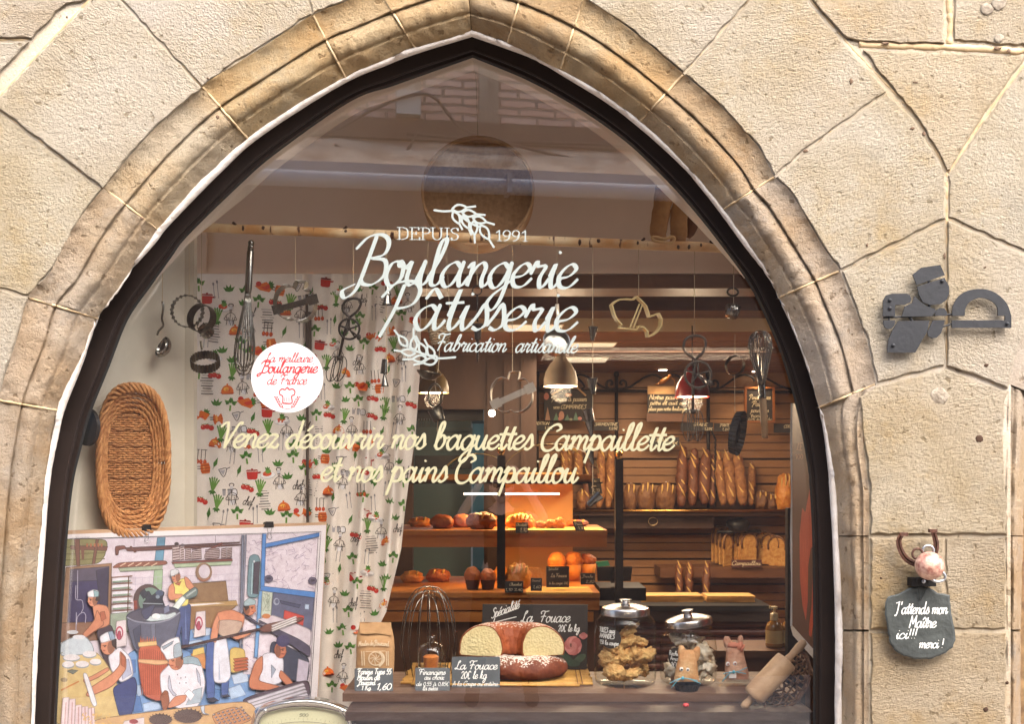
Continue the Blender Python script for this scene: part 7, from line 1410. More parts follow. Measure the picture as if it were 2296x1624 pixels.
mb = MB(); a_ = at(1612, 1555, FG2 - .035); b_ = at(1680, 1526, FG2 + .03); mb.boxb((a_.x, a_.y, LZ + .0005), (b_.x, b_.y, at(0, 1526, FG2).z)); tag(mb.build('glass_block', M_JARG), 'clear glass block under the pink tufted figure', 'block')
mb = MB(); c = at(1538, 1585, .17); mb.ell(Vector((c.x, .17, .774)), (.011, .009, .008), None, 12, 8, .3, 7, 2); tag(mb.build('red_sweet', mat('red_sugar', (190, 44, 48), .3), smooth=True), 'single tiny red sweet lying on the sill board', 'sweet')
# rolling pin leaning on an openwork basket
RPA, RPB = at(1664, 1590, .155), at(1806, 1437, .17)
t = thing('rolling_pin', 'old pale wooden rolling pin leaning on a lattice basket at right', 'rolling pin', RPA); ax = (RPB - RPA); Mx = TR(RPA, ax.to_track_quat('Z', 'Y').to_matrix().to_4x4()); L_ = ax.length
M_PIN = mat('worn_beech', (188, 156, 122), .6, var=(164, 130, 98), vscale=14, stretch=(1, 1, 1), bump=.25, bscale=40)
mb = MB(); mb.lathe([(0, L_ * .16), (.030, L_ * .16), (.037, L_ * .185), (.0385, L_ * .21), (.0385, L_ * .68), (.036, L_ * .705), (.026, L_ * .712), (0, L_ * .712)], Mx, 36); mb.build('roller', M_PIN, t, smooth=True, ang=40)
for a, b in ((0, .165), (.70, 1.0)):
    mb = MB(); mb.lathe([(0, L_ * a), (.011, L_ * (a + .01)), (.0145, L_ * lerp(a, b, .3)), (.012, L_ * lerp(a, b, .75)), (.014, L_ * b)] if a == 0 else [(.015, L_ * a), (.0115, L_ * lerp(a, b, .25)), (.0145, L_ * lerp(a, b, .7)), (.012, L_ * lerp(a, b, .93)), (0, L_ * b)], Mx, 20); mb.build('handle', M_PIN, t, smooth=True)
t = thing('lattice_basket', 'openwork brown wicker basket tipped behind the rolling pin', 'basket', at(1760, 1590, .22)); mb = MB(); m2 = MB()
bq = [(1690, 1575), (1735, 1530), (1790, 1470), (1812, 1480), (1818, 1515), (1800, 1560), (1765, 1585), (1720, 1590)]
c = at(1760, 1535, .20); ux = (at(1800, 1478, .20) - at(1715, 1585, .20)).normalized(); uz = Vector((ux.z, 0, -ux.x)); 
for k in range(11):
    f_ = lerp(-.10, .10, k / 10)
    m2.tube([c + ux * f_ + uz * q + Vector((0, .035 * math.cos(q * 18) - .02, 0)) for q in [lerp(-.05, .055 * math.sqrt(max(.05, 1 - (f_ / .115) ** 2)), j / 6) for j in range(7)]], .0032, 5)
for lay in range(7):
    q0 = lerp(-.03, .052, lay / 6); pts = []
    for j in range(17): f_ = lerp(-.115, .11, j / 16) * (1 - .12 * lay / 6); pts.append(c + ux * f_ + uz * (q0 * math.sqrt(max(.04, 1 - (f_ / .13) ** 2)) + .006 * math.sin(j * 1.4 + lay * 2)) + Vector((0, .02 * math.sin(j * 1.6 + lay * math.pi) + .02 * math.cos(q0 * 18) - .02, 0)))
    mb.tube(pts, .0036, 6)
mb.tube(spline([at(x, y, .19) for x, y in ((1690, 1585), (1730, 1596), (1775, 1582), (1806, 1545), (1816, 1505), (1806, 1470), (1788, 1462))], 5), .006, 8); mb.tube(spline([at(x, y, .24) for x, y in ((1700, 1580), (1740, 1588), (1780, 1570), (1806, 1535), (1812, 1500), (1800, 1472))], 5), .005, 8)
M_WKB = mat('brown_wicker', (122, 84, 56), .7, var=(92, 60, 40), vscale=30); mb.build('woven_strand', M_WKB, t, smooth=True); m2.build('stake', mat('split_cane', (176, 140, 100), .7), t, smooth=True)
# roll-up bread poster on the right reveal
t = thing('red_banner', 'tall brown poster with a red wheat shape and white edge on the right reveal', 'banner', at(1800, 1480, .35))
_ba, _bb = at(1775, 0, .62), at(1835, 0, .10); _bm = (_bb.x - _ba.x) / (_bb.y - _ba.y)
def bn(px, py, e=0.): q = (px - 1125) / KK; return at(px, py, (_ba.x - _bm * _ba.y + q * CAMY) / (q - _bm) - e)
M_BNR = mat('banner_brown', (92, 52, 36), .6, var=(78, 44, 30), vscale=3); mb = MB(); mb.prism([bn(x, y) for x, y in ((1777, 905), (1835, 905), (1835, 1482), (1824, 1468), (1777, 1412))], (.0, .003, 0)); mb.build('sheet', M_BNR, t)
mb = MB(); mb.tube([bn(1775 + .9 * math.sin(y * .03), y, .002) for y in range(905, 1415, 20)], .0045, 6, flat=.5); mb.prism([bn(x, y, .003) for x, y in ((1773, 1408), (1776, 1403), (1824, 1457), (1824, 1478), (1778, 1426))], (0, .002, 0)); mb.build('white_edge', mat('white_card', (214, 212, 208), .6), t)
mb = MB(); M_BRED = mat('banner_red', (176, 58, 34), .55, var=(206, 88, 52), vscale=50, stretch=(1, 1, .25))
for fl in ([1822, 1058, 1817, 1090, 1806, 1150, 1799, 1140, 1793, 1200, 1794, 1300, 1800, 1360, 1807, 1392, 1811, 1350, 1812, 1270, 1818, 1230, 1824, 1225], [1822, 1300, 1820, 1360, 1815, 1400, 1814, 1425, 1819, 1430, 1823, 1400]): mb.prism([bn(fl[i], fl[i + 1], .003) for i in range(0, len(fl), 2)], (0, .002, 0))
mb.build('wheat_shape', M_BRED, t)
mb = MB(); fbn = lambda x, y, e: bn(x, y, .003 + e); text(mb, 'LE', fbn, 1786, 1799, 1010, 8, .13, 0, smooth=False); text(mb, '100', fbn, 1784, 1800, 1030, 6, .13, 0, smooth=False)
mb.build('lettering', mat('faded_print', (170, 128, 108), .7), t)

# ---------------------------------------------------------------- the shop behind
def lamp(name, px, py, y, rad, H_, shade, label, watt, col, stem_top):
    c = at(px, py, y); t = thing('pendant_lamp', label, 'lamp', c)
    mb = MB(); mb.lathe([(rad, 0), (rad * .99, H_ * .25), (rad * .88, H_ * .55), (rad * .62, H_ * .85), (rad * .34, H_ * 1.0), (rad * .30, H_ * 1.25), (rad * .12, H_ * 1.32), (rad * .10, H_ * 1.31), (rad * .58, H_ * .82), (rad * .84, H_ * .52), (rad * .95, 0), (rad, 0)], TR(c), 36); mb.build('shade', shade, t, smooth=True)
    mb = MB(); mb.lathe([(0, .004), (rad * .93, .004), (rad * .93, .007), (0, .007)], TR(c), 28); mb.build('diffuser', mat('lamp_light_' + name, (255, 226, 180), .5, emit=2.2), t)
    mb = MB(); mb.tube([c + Vector((0, 0, H_ * 1.3)), Vector((c.x, c.y, stem_top))], .003, 6); mb.build('cable', M_GASK, t)
    l = bpy.data.lights.new('lamp_bulb', 'POINT'); l.energy = watt * .33; l.color = col; l.shadow_soft_size = rad * .6; o = bpy.data.objects.new('lamp_bulb', l); COL.objects.link(o); o.location = c - Vector((0, 0, .03)); o['kind'] = 'helper'
    return t
WARM = (1.0, .76, .50); WARM2 = (1.0, .60, .22)
lamp('white', 1257, 867, 2.05, .086, .135, mat('white_enamel_shade', (188, 172, 150), .5), 'white bell shaped pendant lamp hanging in the middle of the shop', 9, WARM, 2.29)
lamp('red', 1552, 891, 2.05, .086, .12, mat('red_enamel_shade', (120, 22, 20), .3), 'dark red pendant lamp with lit rim behind the grey beater', 9, WARM, 2.29)
lamp('olive', 972, 882, 2.0, .078, .11, mat('olive_glass_shade', (104, 84, 44), .4), 'olive brown pendant lamp half hidden behind the curtain edge', 7, WARM, 2.29)
mb = MB(); mb.ell(at(1103, 927, 2.9), (.020, .020, .020), None, 16, 10); tag(mb.build('globe_bulb', mat('bulb_glow', (255, 240, 214), .5, emit=5), smooth=True), 'small bare glowing bulb before the brown kitchen wall', 'bulb')
M_LED = mat('fluorescent_panel', (255, 238, 204), .5, emit=.10); M_SPOT = mat('spot_glow', (255, 238, 206), .5, emit=5)
for lab, x0_, x1_, py0, py1, sk in (('nearest ceiling light panel, behind the word Pâtisserie', 1140, 1262, 728, 741, 6), ('middle ceiling light panel just right of the chrome pan', 1274, 1382, 769, 777, 8), ('farthest ceiling light panel above the white lamp', 1269, 1364, 802, 812, 8)):
    z = 2.283; ya = CAMY + (z - CAMZ) * KK / (1060 - py0); yb = CAMY + (z - CAMZ) * KK / (1060 - py1); t = thing('ceiling_light', lab, 'ceiling light', (at((x0_ + x1_) / 2, py1, (ya + yb) / 2)), 'recessed ceiling light panels')
    A = [at(x0_, py0, ya), at(x1_, py0, ya), at(x1_ - sk, py1, yb), at(x0_ - sk, py1, yb)]; A = [Vector((p.x, p.y, z - .004)) for p in A]; mb = MB(); mb.prism(A, (0, 0, .003)); mb.build('diffuser', M_LED, t)
    mb = MB(); c = sum(A, Vector()) / 4; mb.prism([Vector((c.x + (p.x - c.x) * 1.04, c.y + (p.y - c.y) * 1.25, z - .002)) for p in A], (0, 0, .003)); mb.build('trim', mat('pale_trim', (206, 190, 160), .5), t)
for px, py, lab in ((1486, 829, 'lit ceiling spot above the pain pétri board'), (1696, 832, 'lit ceiling spot seen through the wooden handled whisk')):
    z = 2.283; y = CAMY + (z - CAMZ) * KK / (1060 - py); t = thing('ceiling_spot', lab, 'spotlight', (at(px, py, y).x, y, z), 'lit ceiling spots'); mb = MB(); mb.lathe([(0, -.006), (.03, -.006), (.03, -.001), (0, -.001)], TR(Vector((at(px, py, y).x, y, z))), 20); mb.build('glow', M_SPOT, t); mb = MB(); mb.lathe([(.031, -.004), (.042, -.003), (.042, 0), (.031, 0)], TR(Vector((at(px, py, y).x, y, z))), 20); mb.build('trim', M_BRWOOD, t)
    l = bpy.data.lights.new('spot_bulb', 'SPOT'); l.energy = 1.0; l.color = WARM; l.spot_size = R(100); l.spot_blend = .8; l.shadow_soft_size = .03; o = bpy.data.objects.new('spot_bulb', l); COL.objects.link(o); o.location = (at(px, py, y).x, y - .1, z - .05); o.rotation_euler = (R(18), 0, 0); o['kind'] = 'helper'
def alight(name, loc, sx, sy, e, col, rot=(0, 0, 0)):
    l = bpy.data.lights.new(name, 'AREA'); l.shape = 'RECTANGLE'; l.size = sx; l.size_y = sy; l.energy = e * .33; l.color = col; o = bpy.data.objects.new(name, l); COL.objects.link(o); o.location = loc; o.rotation_euler = [R(v) for v in rot]; o['kind'] = 'helper'
alight('panel_glow', (.9, 3.1, 2.26), 1.3, .7, 34, (1.0, .78, .54))
alight('kitchen_glow', (-.6, 4.4, 2.2), .8, .8, 5, (.75, .95, 1.0))
# kitchen behind the doorway
M_SS = mat('stainless', (120, 140, 142), .6, metal=.3); M_TEALP = mat('teal_panel', (104, 134, 138), .5)
t = thing('kitchen_unit', 'teal and steel kitchen oven unit seen through the doorway', 'oven', at(1000, 1240, 4.0)); mb = MB(); mb.boxb(at(925, 1300, 4.0), at(1060, 938, 4.5)); mb.build('body', M_TEALP, t)
mb = MB(); mb.boxb(at(922, 944, 3.97), at(1086, 926, 4.4)); mb.build('hood', mat('dark_hood', (30, 34, 36), .4), t); mb = MB(); mb.boxb(at(985, 1012, 3.975), at(1060, 960, 4.0)); mb.build('door', M_SS, t); mb = MB(); mb.boxb(at(930, 1052, 3.975), at(1058, 1022, 4.0)); mb.build('drawer', mat('dark_drawer', (44, 50, 54), .4), t)
mb = MB(); mb.tube([at(992, 967, 3.95), at(1052, 968, 3.95)], .008, 8); mb.tube([at(1020, 1002, 3.96), at(1050, 1005, 3.95)], .01, 8); mb.build('handle', M_SS, t); mb = MB(); 
for k in range(9): mb.boxb(at(938 + k * 6, 958, 3.96), at(941 + k * 6, 940, 4.0))
mb.build('grille', M_SS, t)
# display counter with two lit shelves
M_HONEY = mat('honey_wood', (176, 112, 48), .45, var=(150, 88, 34), vscale=8, stretch=(.15, 1, 1)); M_POST = mat('black_post', (20, 20, 20), .45); M_BRASS = mat('brass', (200, 152, 80), .25, metal=1.)
M_BEIGE = mat('beige_panel', (196, 158, 100), .6)
t = thing('bread_counter', 'bread counter with two lit wooden shelves and black corner posts', 'counter', (0, 2.1, .012))
z1, z2 = at(0, 1190, 2.0).z, at(0, 1330, 1.72).z
x0_, x1_ = at(860, 0, 2.0).x, at(1362, 0, 2.0).x
for z, ya, yb, xa, xb in ((z1, 2.0, 2.6, x0_, x1_), (z2, 1.72, 2.55, at(840, 0, 1.72).x, at(1345, 0, 1.72).x)):
    mb = MB(); mb.boxb((xa, ya, z - .024), (xb, yb, z)); mb.boxb((xa, ya + .02, z - .085), (xb, ya + .045, z - .025)); mb.build('shelf', M_HONEY, t)
zt = at(0, 1082, 2.05).z
mb = MB(); mb.boxb((x0_, 2.05, zt), (x1_ - .07, 2.12, zt + .04)); mb.boxb((x0_, 2.05, zt + .0), (x1_ - .07, 2.62, zt + .012)); mb.build('top_rail', M_HONEY, t)
mb = MB(); mb.boxb((x0_, 2.045, zt - .008), (x1_ - .02, 2.05, zt + .002)); mb.build('trim', M_POST, t)
zl = at(0, 1110, 2.2).z; mb = MB(); mb.boxb((at(1040, 0, 2.2).x, 2.2, zl), (at(1254, 0, 2.2).x, 2.215, zl + .009)); mb.build('led_strip', mat('led_white', (255, 236, 196), .5, emit=2.2), t)
mb = MB(); mb.boxb((at(1128, 0, 2.64).x, 2.64, z1 - .6), (at(1284, 0, 2.64).x, 2.66, zt + .05)); mb.build('back_panel', M_BEIGE, t)
mb = MB(); mb.boxb((at(836, 0, 1.76).x, 1.76, .012), (at(1342, 0, 1.76).x, 2.5, z2 - .03)); mb.build('front', mat('brown_counter_front', (96, 60, 34), .5, var=(78, 48, 28), vscale=6), t)
mb = MB(); mb.boxb((at(836, 0, 1.72).x, 1.70, z2 - .135), (at(1330, 0, 1.72).x, 1.73, z2 - .09)); mb.build('fascia', M_HONEY, t)
for px0, px1, py0 in ((1114.5, 1133, 1022), (1380, 1396, 1030)):
    a, b = at(px0, py0, 1.90), at(px1, 1400, 1.93); mb = MB(); mb.boxb((a.x, 1.90, .5), (b.x, 1.94, a.z)); p_ = mb.build('post', M_POST, t); mb = MB(); mb.ell(Vector(((a.x + b.x) / 2, 1.92, a.z + .026)), (.019, .019, .019), None, 16, 10); mb.tube([Vector(((a.x + b.x) / 2, 1.92, a.z)), Vector(((a.x + b.x) / 2, 1.92, a.z + .012))], .010, 10); mb.build('finial', M_BRASS, p_, smooth=True)
mb = MB()
for xc, w_ in ((at(1070, 0, 2.1).x, .16), (at(1235, 0, 2.1).x, .24)): mb.grid(24, 4, lambda u, v: Vector((xc + w_ * math.cos(math.pi * u), 2.06 + .4 * v, zt + .045 + w_ * .62 * math.sin(math.pi * u))))
mb.build('curved_guard', M_DOMEG, t, smooth=True)
mb = MB()
for xc, w_ in ((at(1070, 0, 2.1).x, .16), (at(1235, 0, 2.1).x, .24)): mb.tube([Vector((xc + w_ * math.cos(math.pi * u / 20), 2.06, zt + .045 + w_ * .62 * math.sin(math.pi * u / 20))) for u in range(21)], .0025, 5)
mb.build('guard_edge', mat('olive_glass_edge', (120, 104, 62), .3), t)
alight('led_glow', ((x0_ + x1_) / 2 + .15, 2.25, zl - .01), .55, .04, 3.2, (1.0, .58, .20)); alight('shelf_glow', ((x0_ + x1_) / 2 + .14, 2.05, z1 - .05), .7, .06, 3.2, (1.0, .55, .16))
sticker(t, 1266, 1103, 15.5, 23, 1.88) if False else None
# doily edging and breads of the counter
M_BREAD = bread_mat('brown_crust', (176, 98, 42), (130, 64, 26), 0, 16, .9, .5); M_BREADG = bread_mat('golden_crust', (214, 146, 62), (182, 102, 38), 0, 22, .9, .5); M_BREADD = bread_mat('dark_crust', (94, 56, 30), (132, 90, 52), .5, 16, 1.0, .65); M_PALEC = mat('pale_slice', (206, 166, 100), .85, var=(206, 158, 84), vscale=50, bump=.7, bscale=90); M_BAG = bread_mat('floury_crust', (160, 108, 56), (112, 64, 30), .8, 26, 1.3, .7)
def bun(name, label, cat, px0, px1, py0, zb, y, m, group=None, amp=.14, seed=1, dep=None, fr=7, rot=0, scores=0):
    k = mp(y); c = at((px0 + px1) / 2, py0, y); top = c.z; h = (top - zb) / 1.72; w_ = (px1 - px0) / 2 * k; c = Vector((c.x, y, zb + h * .72)); mb = MB(); mb.ell(c, (w_, dep or w_ * .8, h), rotm(0, rot, 0).to_3x3() if rot else None, 30, 18, amp, fr, seed, flatb=.72)
    for s_ in range(scores): f_ = (s_ + .5) / scores * 1.5 - .75; mb.tube([c + Vector((w_ * (f_ + .12 * math.sin(q * .5)), -(dep or w_ * .8) * math.cos(q * .35 - .3) * .86 * math.sqrt(max(.1, 1 - f_ * f_)), h * (.15 + .85 * math.sin(q * .35 + .2) * math.sqrt(max(.1, 1 - f_ * f_))))) for q in range(5)], [.002, .006, .007, .006, .002], 6, mi=1)
    o = mb.build(name, [m, M_PALEC], smooth=True); return tag(o, label, cat, group)
G1 = 'loaves on the lit counter shelves'
bun('round_loaf', 'plain brown loaf farthest left on the upper lit shelf', 'loaf', 964, 1018, 1154, z1, 2.2, M_BREAD, G1, .12, 1); bun('round_loaf', 'low brown loaf between the two large ones on the upper lit shelf', 'loaf', 1012, 1064, 1153, z1, 2.28, M_BREAD, G1, .18, 2); bun('round_loaf', 'largest dark brioche on the upper lit shelf, left of the black post', 'loaf', 1046, 1114, 1150, z1, 2.14, bread_mat('dark_brioche', (150, 76, 30), (108, 50, 22), 0, 12, 1, .45), G1, .2, 3, scores=3)
bun('brioche', 'golden scored brioche right of the black post on the upper shelf', 'brioche', 1132, 1198, 1152, z1, 2.22, M_BREADG, G1, .16, 4, scores=5)
for i, (a, b, c_) in enumerate(((1200, 1224, 1168), (1222, 1246, 1166), (1240, 1268, 1162))): bun('pastry', ('smallest flat golden pastry beside the scored brioche', 'middle flat golden pastry on the upper lit shelf', 'rightmost golden pastry on the upper lit shelf')[i], 'pastry', a, b, c_, z1, 2.18, M_BREADG, G1, .3, 10 + i)
for i, (a, b, c_) in enumerate(((1041, 1078, 1271), (1076, 1112, 1275))):
    o = bun('muffin', ('taller dark muffin in paper case on the lower lit shelf', 'darker muffin just left of the post on the lower shelf')[i], 'muffin', a, b, c_, z2 + .03, 1.86, M_BREAD, G1, .12, 20 + i); mb = MB(); x = at((a + b) / 2, 0, 1.86).x; mb.lathe([(0, z2 - z2 + .0), (.026, 0), (.036, .048), (.034, .048), (.024, .002)], TR(Vector((x, 1.86, z2 + .0005))), 30, rf=lambda q, z: 1 + .03 * math.cos(q * 16)); mb.build('paper_case', mat('brown_paper_case', (70, 36, 22), .8), o)
bun('braided_loaf', 'golden braided loaf with dark crossed scores on the lower shelf', 'loaf', 1134, 1190, 1264, z2, 1.92, M_BREADG, G1, .25, 30, fr=12, scores=4)
t = thing('cut_loaf', 'loaf with pale yellow cut face on the lower lit shelf', 'loaf', at(1196, 1303, 2.0)); mb = MB(); c = at(1196, 1300, 2.0); c.z = z2; mb.lathe([(0, .0), (.066, 0), (.071, .04), (.06, .075), (.03, .09), (0, .093)], TR(Vector((c.x, 2.03, z2 + .001))), 26, arc=(0, math.pi)); mb.build('crust', M_BREADG, t, smooth=True); mb = MB(); mb.poly([Vector((c.x + x, 2.029, z2 + .001 + z)) for x, z in ((-.066, 0), (-.071, .04), (-.06, .075), (-.03, .09), (0, .093), (.03, .09), (.06, .075), (.071, .04), (.066, 0))]); mb.build('cut_face', M_PALEC, t)
for i, (a, b, c_) in enumerate(((1228, 1268, 1238), (1264, 1306, 1238), (1300, 1336, 1242))):
    lb = ('tall brioche in gold paper nearest the cut loaf', 'middle tall brioche in gold paper on the lower shelf', 'darker tall brioche at the right end of the lower shelf')[i]; zz = z2 + .075; o = bun('tall_brioche', lb, 'brioche', a, b, c_, zz, 2.25 + .05 * i, (M_BREADG, M_BREADG, M_BREAD)[i], G1, .18, 40 + i); x = at((a + b) / 2, 0, 2.25 + .05 * i).x; mb = MB(); mb.lathe([(0, 0), (.034, 0), (.044, .085), (.041, .085), (.032, .003)], TR(Vector((x, 2.25 + .05 * i, z2 + .001))), 28); mb.build('paper_case', mat('gold_paper', (206, 132, 44), .5), o, smooth=True)
for i, (a, b, py_, y, zz, m_, lb) in enumerate(((915, 968, 1160, 2.4, z1, M_BREADG, 'pale loaf behind the others at the curtain end of the upper lit shelf'), (1090, 1140, 1158, 2.42, z1, M_BREAD, 'loaf behind the upright black post on the upper shelf'), (1270, 1320, 1166, 2.44, z1, M_BREAD, 'low loaf behind the tilted label at the right shelf end'), (900, 950, 1280, 2.2, z2, M_BREADG, 'flat golden loaf nearest the curtain on the lower lit shelf'), (955, 1010, 1276, 2.25, z2, M_BREAD, 'broad brown loaf left of the two muffins on the lower lit shelf'), (1105, 1140, 1270, 2.3, z2, M_BREADG, 'small golden loaf right behind the muffins'))): bun('round_loaf', lb, 'loaf', a, b, py_, zz, y, m_, G1, .2, 70 + i, scores=2)
mb = MB()
for z, y, xa, xb in ((z1, 1.995, 1140, 1355), (z2, 1.715, 1180, 1330)):
    n = int((xb - xa) / 4.5)
    for k in range(n): x = xa + 4.5 * k; mb.add([at(x, 1190, y), at(x + 4.5, 1190, y), at(x + 2.2, 1190, y)], [(0, 1, 2)]); q = mb.v[-3:]; q[0].z = q[1].z = z + .002; q[2].z = z - .012
    mb.boxb((at(xa, 0, y).x, y, z + .0015), (at(xb, 0, y).x, y + .25, z + .0025))
tag(mb.build('paper_doily', mat('doily_paper', (226, 176, 92), .8)), 'scalloped paper doily edging the two lit bread shelves', 'doily')
def label(label_, px0, py0, px1, py1, y, lines, lean=.012, m=None, group='black price labels in the shop', skew=0, cat='price label', hwk=.12, sm=True):
    t = thing('price_label', label_, cat, at((px0 + px1) / 2, py1, y), group); f = lambda x, yy, e: at(x + skew * (yy - py0) / (py1 - py0), yy, y + lean * (py1 - yy) / (py1 - py0) - e)
    mb = MB(); mb.prism([f(x, yy, 0) for x, yy in ((px0, py0), (px1, py0), (px1, py1), (px0, py1))], (0, .004, 0)); mb.build('card', m or M_BLACKB, t); mb = MB()
    for s_, a, b, base, xh in lines: text(mb, s_, lambda x, yy, e: f(x, yy, .0012 + e), a, b, base, xh, hwk, .15, .2, .6, smooth=sm)
    mb.build('handwriting', mat('cream_chalk', (214, 196, 160), .8), t); return t
label('small black price label reading 1,10 on the upper lit shelf', 1156, 1172, 1184, 1196, 1.99, [('Chocolatin', 1158, 1182, 1180, 2.6), ('1,10', 1167, 1182, 1193, 4.5)]); label('tilted black label reading 1,30 at the right end of the upper shelf', 1283, 1170, 1304, 1191, 1.99, [('Pains', 1286, 1302, 1178, 2.6), ('1,30', 1292, 1304, 1188, 3.6)], skew=8)
label('larger black label for La Fouace on the lower lit shelf', 1225, 1271, 1276, 1318, 1.80, [('Spécialité', 1229, 1252, 1279, 2.8), ('La Fouace', 1235, 1271, 1295, 4.2), ('à la coupe 20€', 1231, 1274, 1311, 2.8)]); label('small dark label for brioche chocolat left of La Fouace label', 1190, 1297, 1215, 1326, 1.71, [('Grand', 1193, 1212, 1305, 2.6), ('1,60', 1196, 1212, 1320, 3.6)]); label('lowest dark label Pain Chocolat 2,40 by the post', 1132, 1304, 1173, 1330, 1.70, [('Chocolat', 1143, 1170, 1314, 3), ('1,10 2,40', 1134, 1172, 1326, 3.2)]); label('black label Brioche at the right end of the lower shelf', 1302, 1286, 1334, 1312, 1.80, [('Brioche', 1304, 1330, 1296, 3), ('2,80', 1314, 1332, 1308, 3.4)]); label('black slate label standing above the counter beside word Campaillou', 1316, 1073, 1345, 1108, 2.1, [('Tarte du', 1317, 1336, 1082, 2.6), ('jour', 1322, 1334, 1092, 2.6), ('2,20', 1324, 1340, 1103, 3.6)], skew=6)
mb = MB(); mb.prism([at(x, y, 1.75) for x, y in ((1336, 1261), (1363, 1258), (1368, 1269), (1341, 1272))], (0, .004, 0)); tag(mb.build('green_card', mat('green_card', (84, 190, 128), .6)), 'small bright green card by the till', 'card')
t = thing('till', 'black till machine on the counter right of the lit shelves', 'till', at(1390, 1345, 2.1)); mb = MB(); mb.boxb(at(1345, 1348, 2.0), at(1432, 1306, 2.3)); mb.build('body', M_POST, t); mb = MB(); mb.prism([at(x, y, 2.0) for x, y in ((1338, 1272), (1418, 1272), (1414, 1304), (1340, 1304))], (0, .03, 0)); mb.build('screen', mat('till_screen', (16, 18, 20), .2), t); mb = MB(); mb.boxb(at(1370, 1308, 2.03), at(1392, 1300, 2.08)); mb.build('stand', M_POST, t)
# second counter with corrugated front, paper bags, soap
zc = at(0, 1352, 2.6).z; xa, xb = at(1330, 0, 2.5).x, at(1724, 0, 2.5).x
t = thing('service_counter', 'service counter with black top and ribbed red brown front', 'counter', ((xa + xb) / 2, 2.6, .012)); mb = MB(); mb.boxb((xa, 2.45, zc - .03), (xb, 3.1, zc)); mb.build('top', M_POST, t); mb = MB(); mb.boxb((xa, 2.56, .012), (xb, 3.05, zc - .09)); z = zc - .11
while z > .3: mb.tube([Vector((xa, 2.55, z)), Vector((xb, 2.55, z))], .021, 10); z -= .047
mb.build('ribbed_front', mat('red_brown_slats', (104, 52, 36), .45, var=(86, 42, 30), vscale=5), t, smooth=True, ang=50); mb = MB(); mb.boxb((xa, 2.48, zc - .09), (xb, 2.6, zc - .032)); mb.build('metal_band', mat('dull_band', (70, 58, 50), .35, metal=.4), t)
M_KR2 = mat('kraft_bag_stack', (196, 154, 92), .8, var=(176, 134, 76), vscale=8)
for lab, a, b, y in (('flat stack of brown paper bags on the counter, left pile', 1440, 1578, 2.62), ('flat stack of brown paper bags on the counter, right pile under slices', 1586, 1694, 2.60)):
    mb = MB(); zz = zc + .001; r_ = random.Random(int(a))
    for k in range(6): dx = r_.uniform(-.006, .006); mb.grid(8, 2, lambda u, v: Vector((lerp(at(a, 0, y).x, at(b, 0, y).x, u) + dx, y + .18 * v + dx, zz + .006 * k + .004 * math.sin(u * 5 + k)))); mb.boxb((at(a, 0, y).x + dx, y, zz + .006 * k), (at(b, 0, y).x + dx, y + .17, zz + .006 * k + .0045))
    tag(mb.build('paper_bag_stack', M_KR2), lab, 'paper bags', 'stacks of paper bags')
def bottle(label_, px, y, zb):
    x = at(px, 0, y).x; t = thing('soap_bottle', label_, 'bottle', (x, y, zb), 'soap pump bottles'); mb = MB(); mb.lathe([(0, 0), (.036, 0), (.038, .006), (.038, .085), (.030, .105), (.016, .116), (.015, .122), (0, .122)], TR(Vector((x, y, zb))), 28); mb.build('body', mat('amber_gel', (158, 112, 48), .15, coat=.4), t, smooth=True)
    mb = MB(); mb.lathe([(.0385, .018), (.0385, .075)], TR(Vector((x, y, zb))), 24, arc=(math.pi, 2 * math.pi)); mb.build('paper_label', mat('cream_label', (206, 176, 116), .6), t); mb = MB(); mb.lathe([(.017, .118), (.017, .146), (.006, .15), (.006, .166), (.014, .168), (.014, .178), (0, .18)], TR(Vector((x, y, zb))), 20); mb.boxb((x - .022, y - .005, zb + .169), (x, y + .005, zb + .177)); mb.build('pump', mat('white_pump', (226, 206, 160), .4), t, smooth=True, ang=40)
zst = at(0, 1452, 1.35).z; mb = MB(); mb.boxb((at(1600, 0, 1.3).x, 1.25, zst - .03), (at(1830, 0, 1.3).x, 1.55, zst)); mb.boxb((at(1604, 0, 1.3).x, 1.28, .012), (at(1826, 0, 1.3).x, 1.52, zst - .03)); tag(mb.build('side_table', M_BRWOOD), 'brown side counter carrying the soap bottles', 'counter')
bottle('amber soap pump bottle with cream label, fully visible', 1736, 1.35, zst + .001); bottle('second soap bottle half hidden by the dark post', 1772, 1.36, zst + .001)
mb = MB(); a, b = at(1766, 0, 1.2), at(1779, 0, 1.2); mb.boxb((a.x, 1.2, .012), (b.x + .05, 1.24, at(0, 1140, 1.2).z)); tag(mb.build('dark_post', M_POST), 'dark upright post beside the red banner and soap bottles', 'post')
# wall shelves with bread
YB = 4.28; zs = at(0, 1147, YB).z
t = thing('wall_shelf', 'long wall shelf with shiny brass rail carrying baguettes', 'shelf', at(1520, 1150, 4.4)); mb = MB(); mb.boxb((at(1200, 0, 4.3).x, YB, zs - .03), (at(1775, 0, 4.3).x, 4.598, zs)); mb.build('board', M_DKWOOD, t); mb = MB(); mb.tube([Vector((at(1282, 0, YB).x, YB - .02, zs + .004)), Vector((at(1766, 0, YB).x, YB - .02, zs + .004))], .010, 10); mb.build('rail', M_BRASS, t, smooth=True)
mb = MB(); mb.boxb((at(1300, 0, 4.35).x, 4.35, zs - .125), (at(1600, 0, 4.35).x, 4.40, zs - .032)); dr = mb.build('drawer', mat('dark_drawer_wood', (58, 36, 24), .5), t); mb = MB(); c = at(1464, 1170, 4.33); mb.tube([c + Vector((math.cos(a) * .032, -.004, math.sin(a) * .028)) for a in [2 * math.pi * q / 24 for q in range(24)]], .0035, 6, True); mb.build('ring_pull', mat('pale_ring', (196, 170, 130), .3, metal=.8), dr, smooth=True)
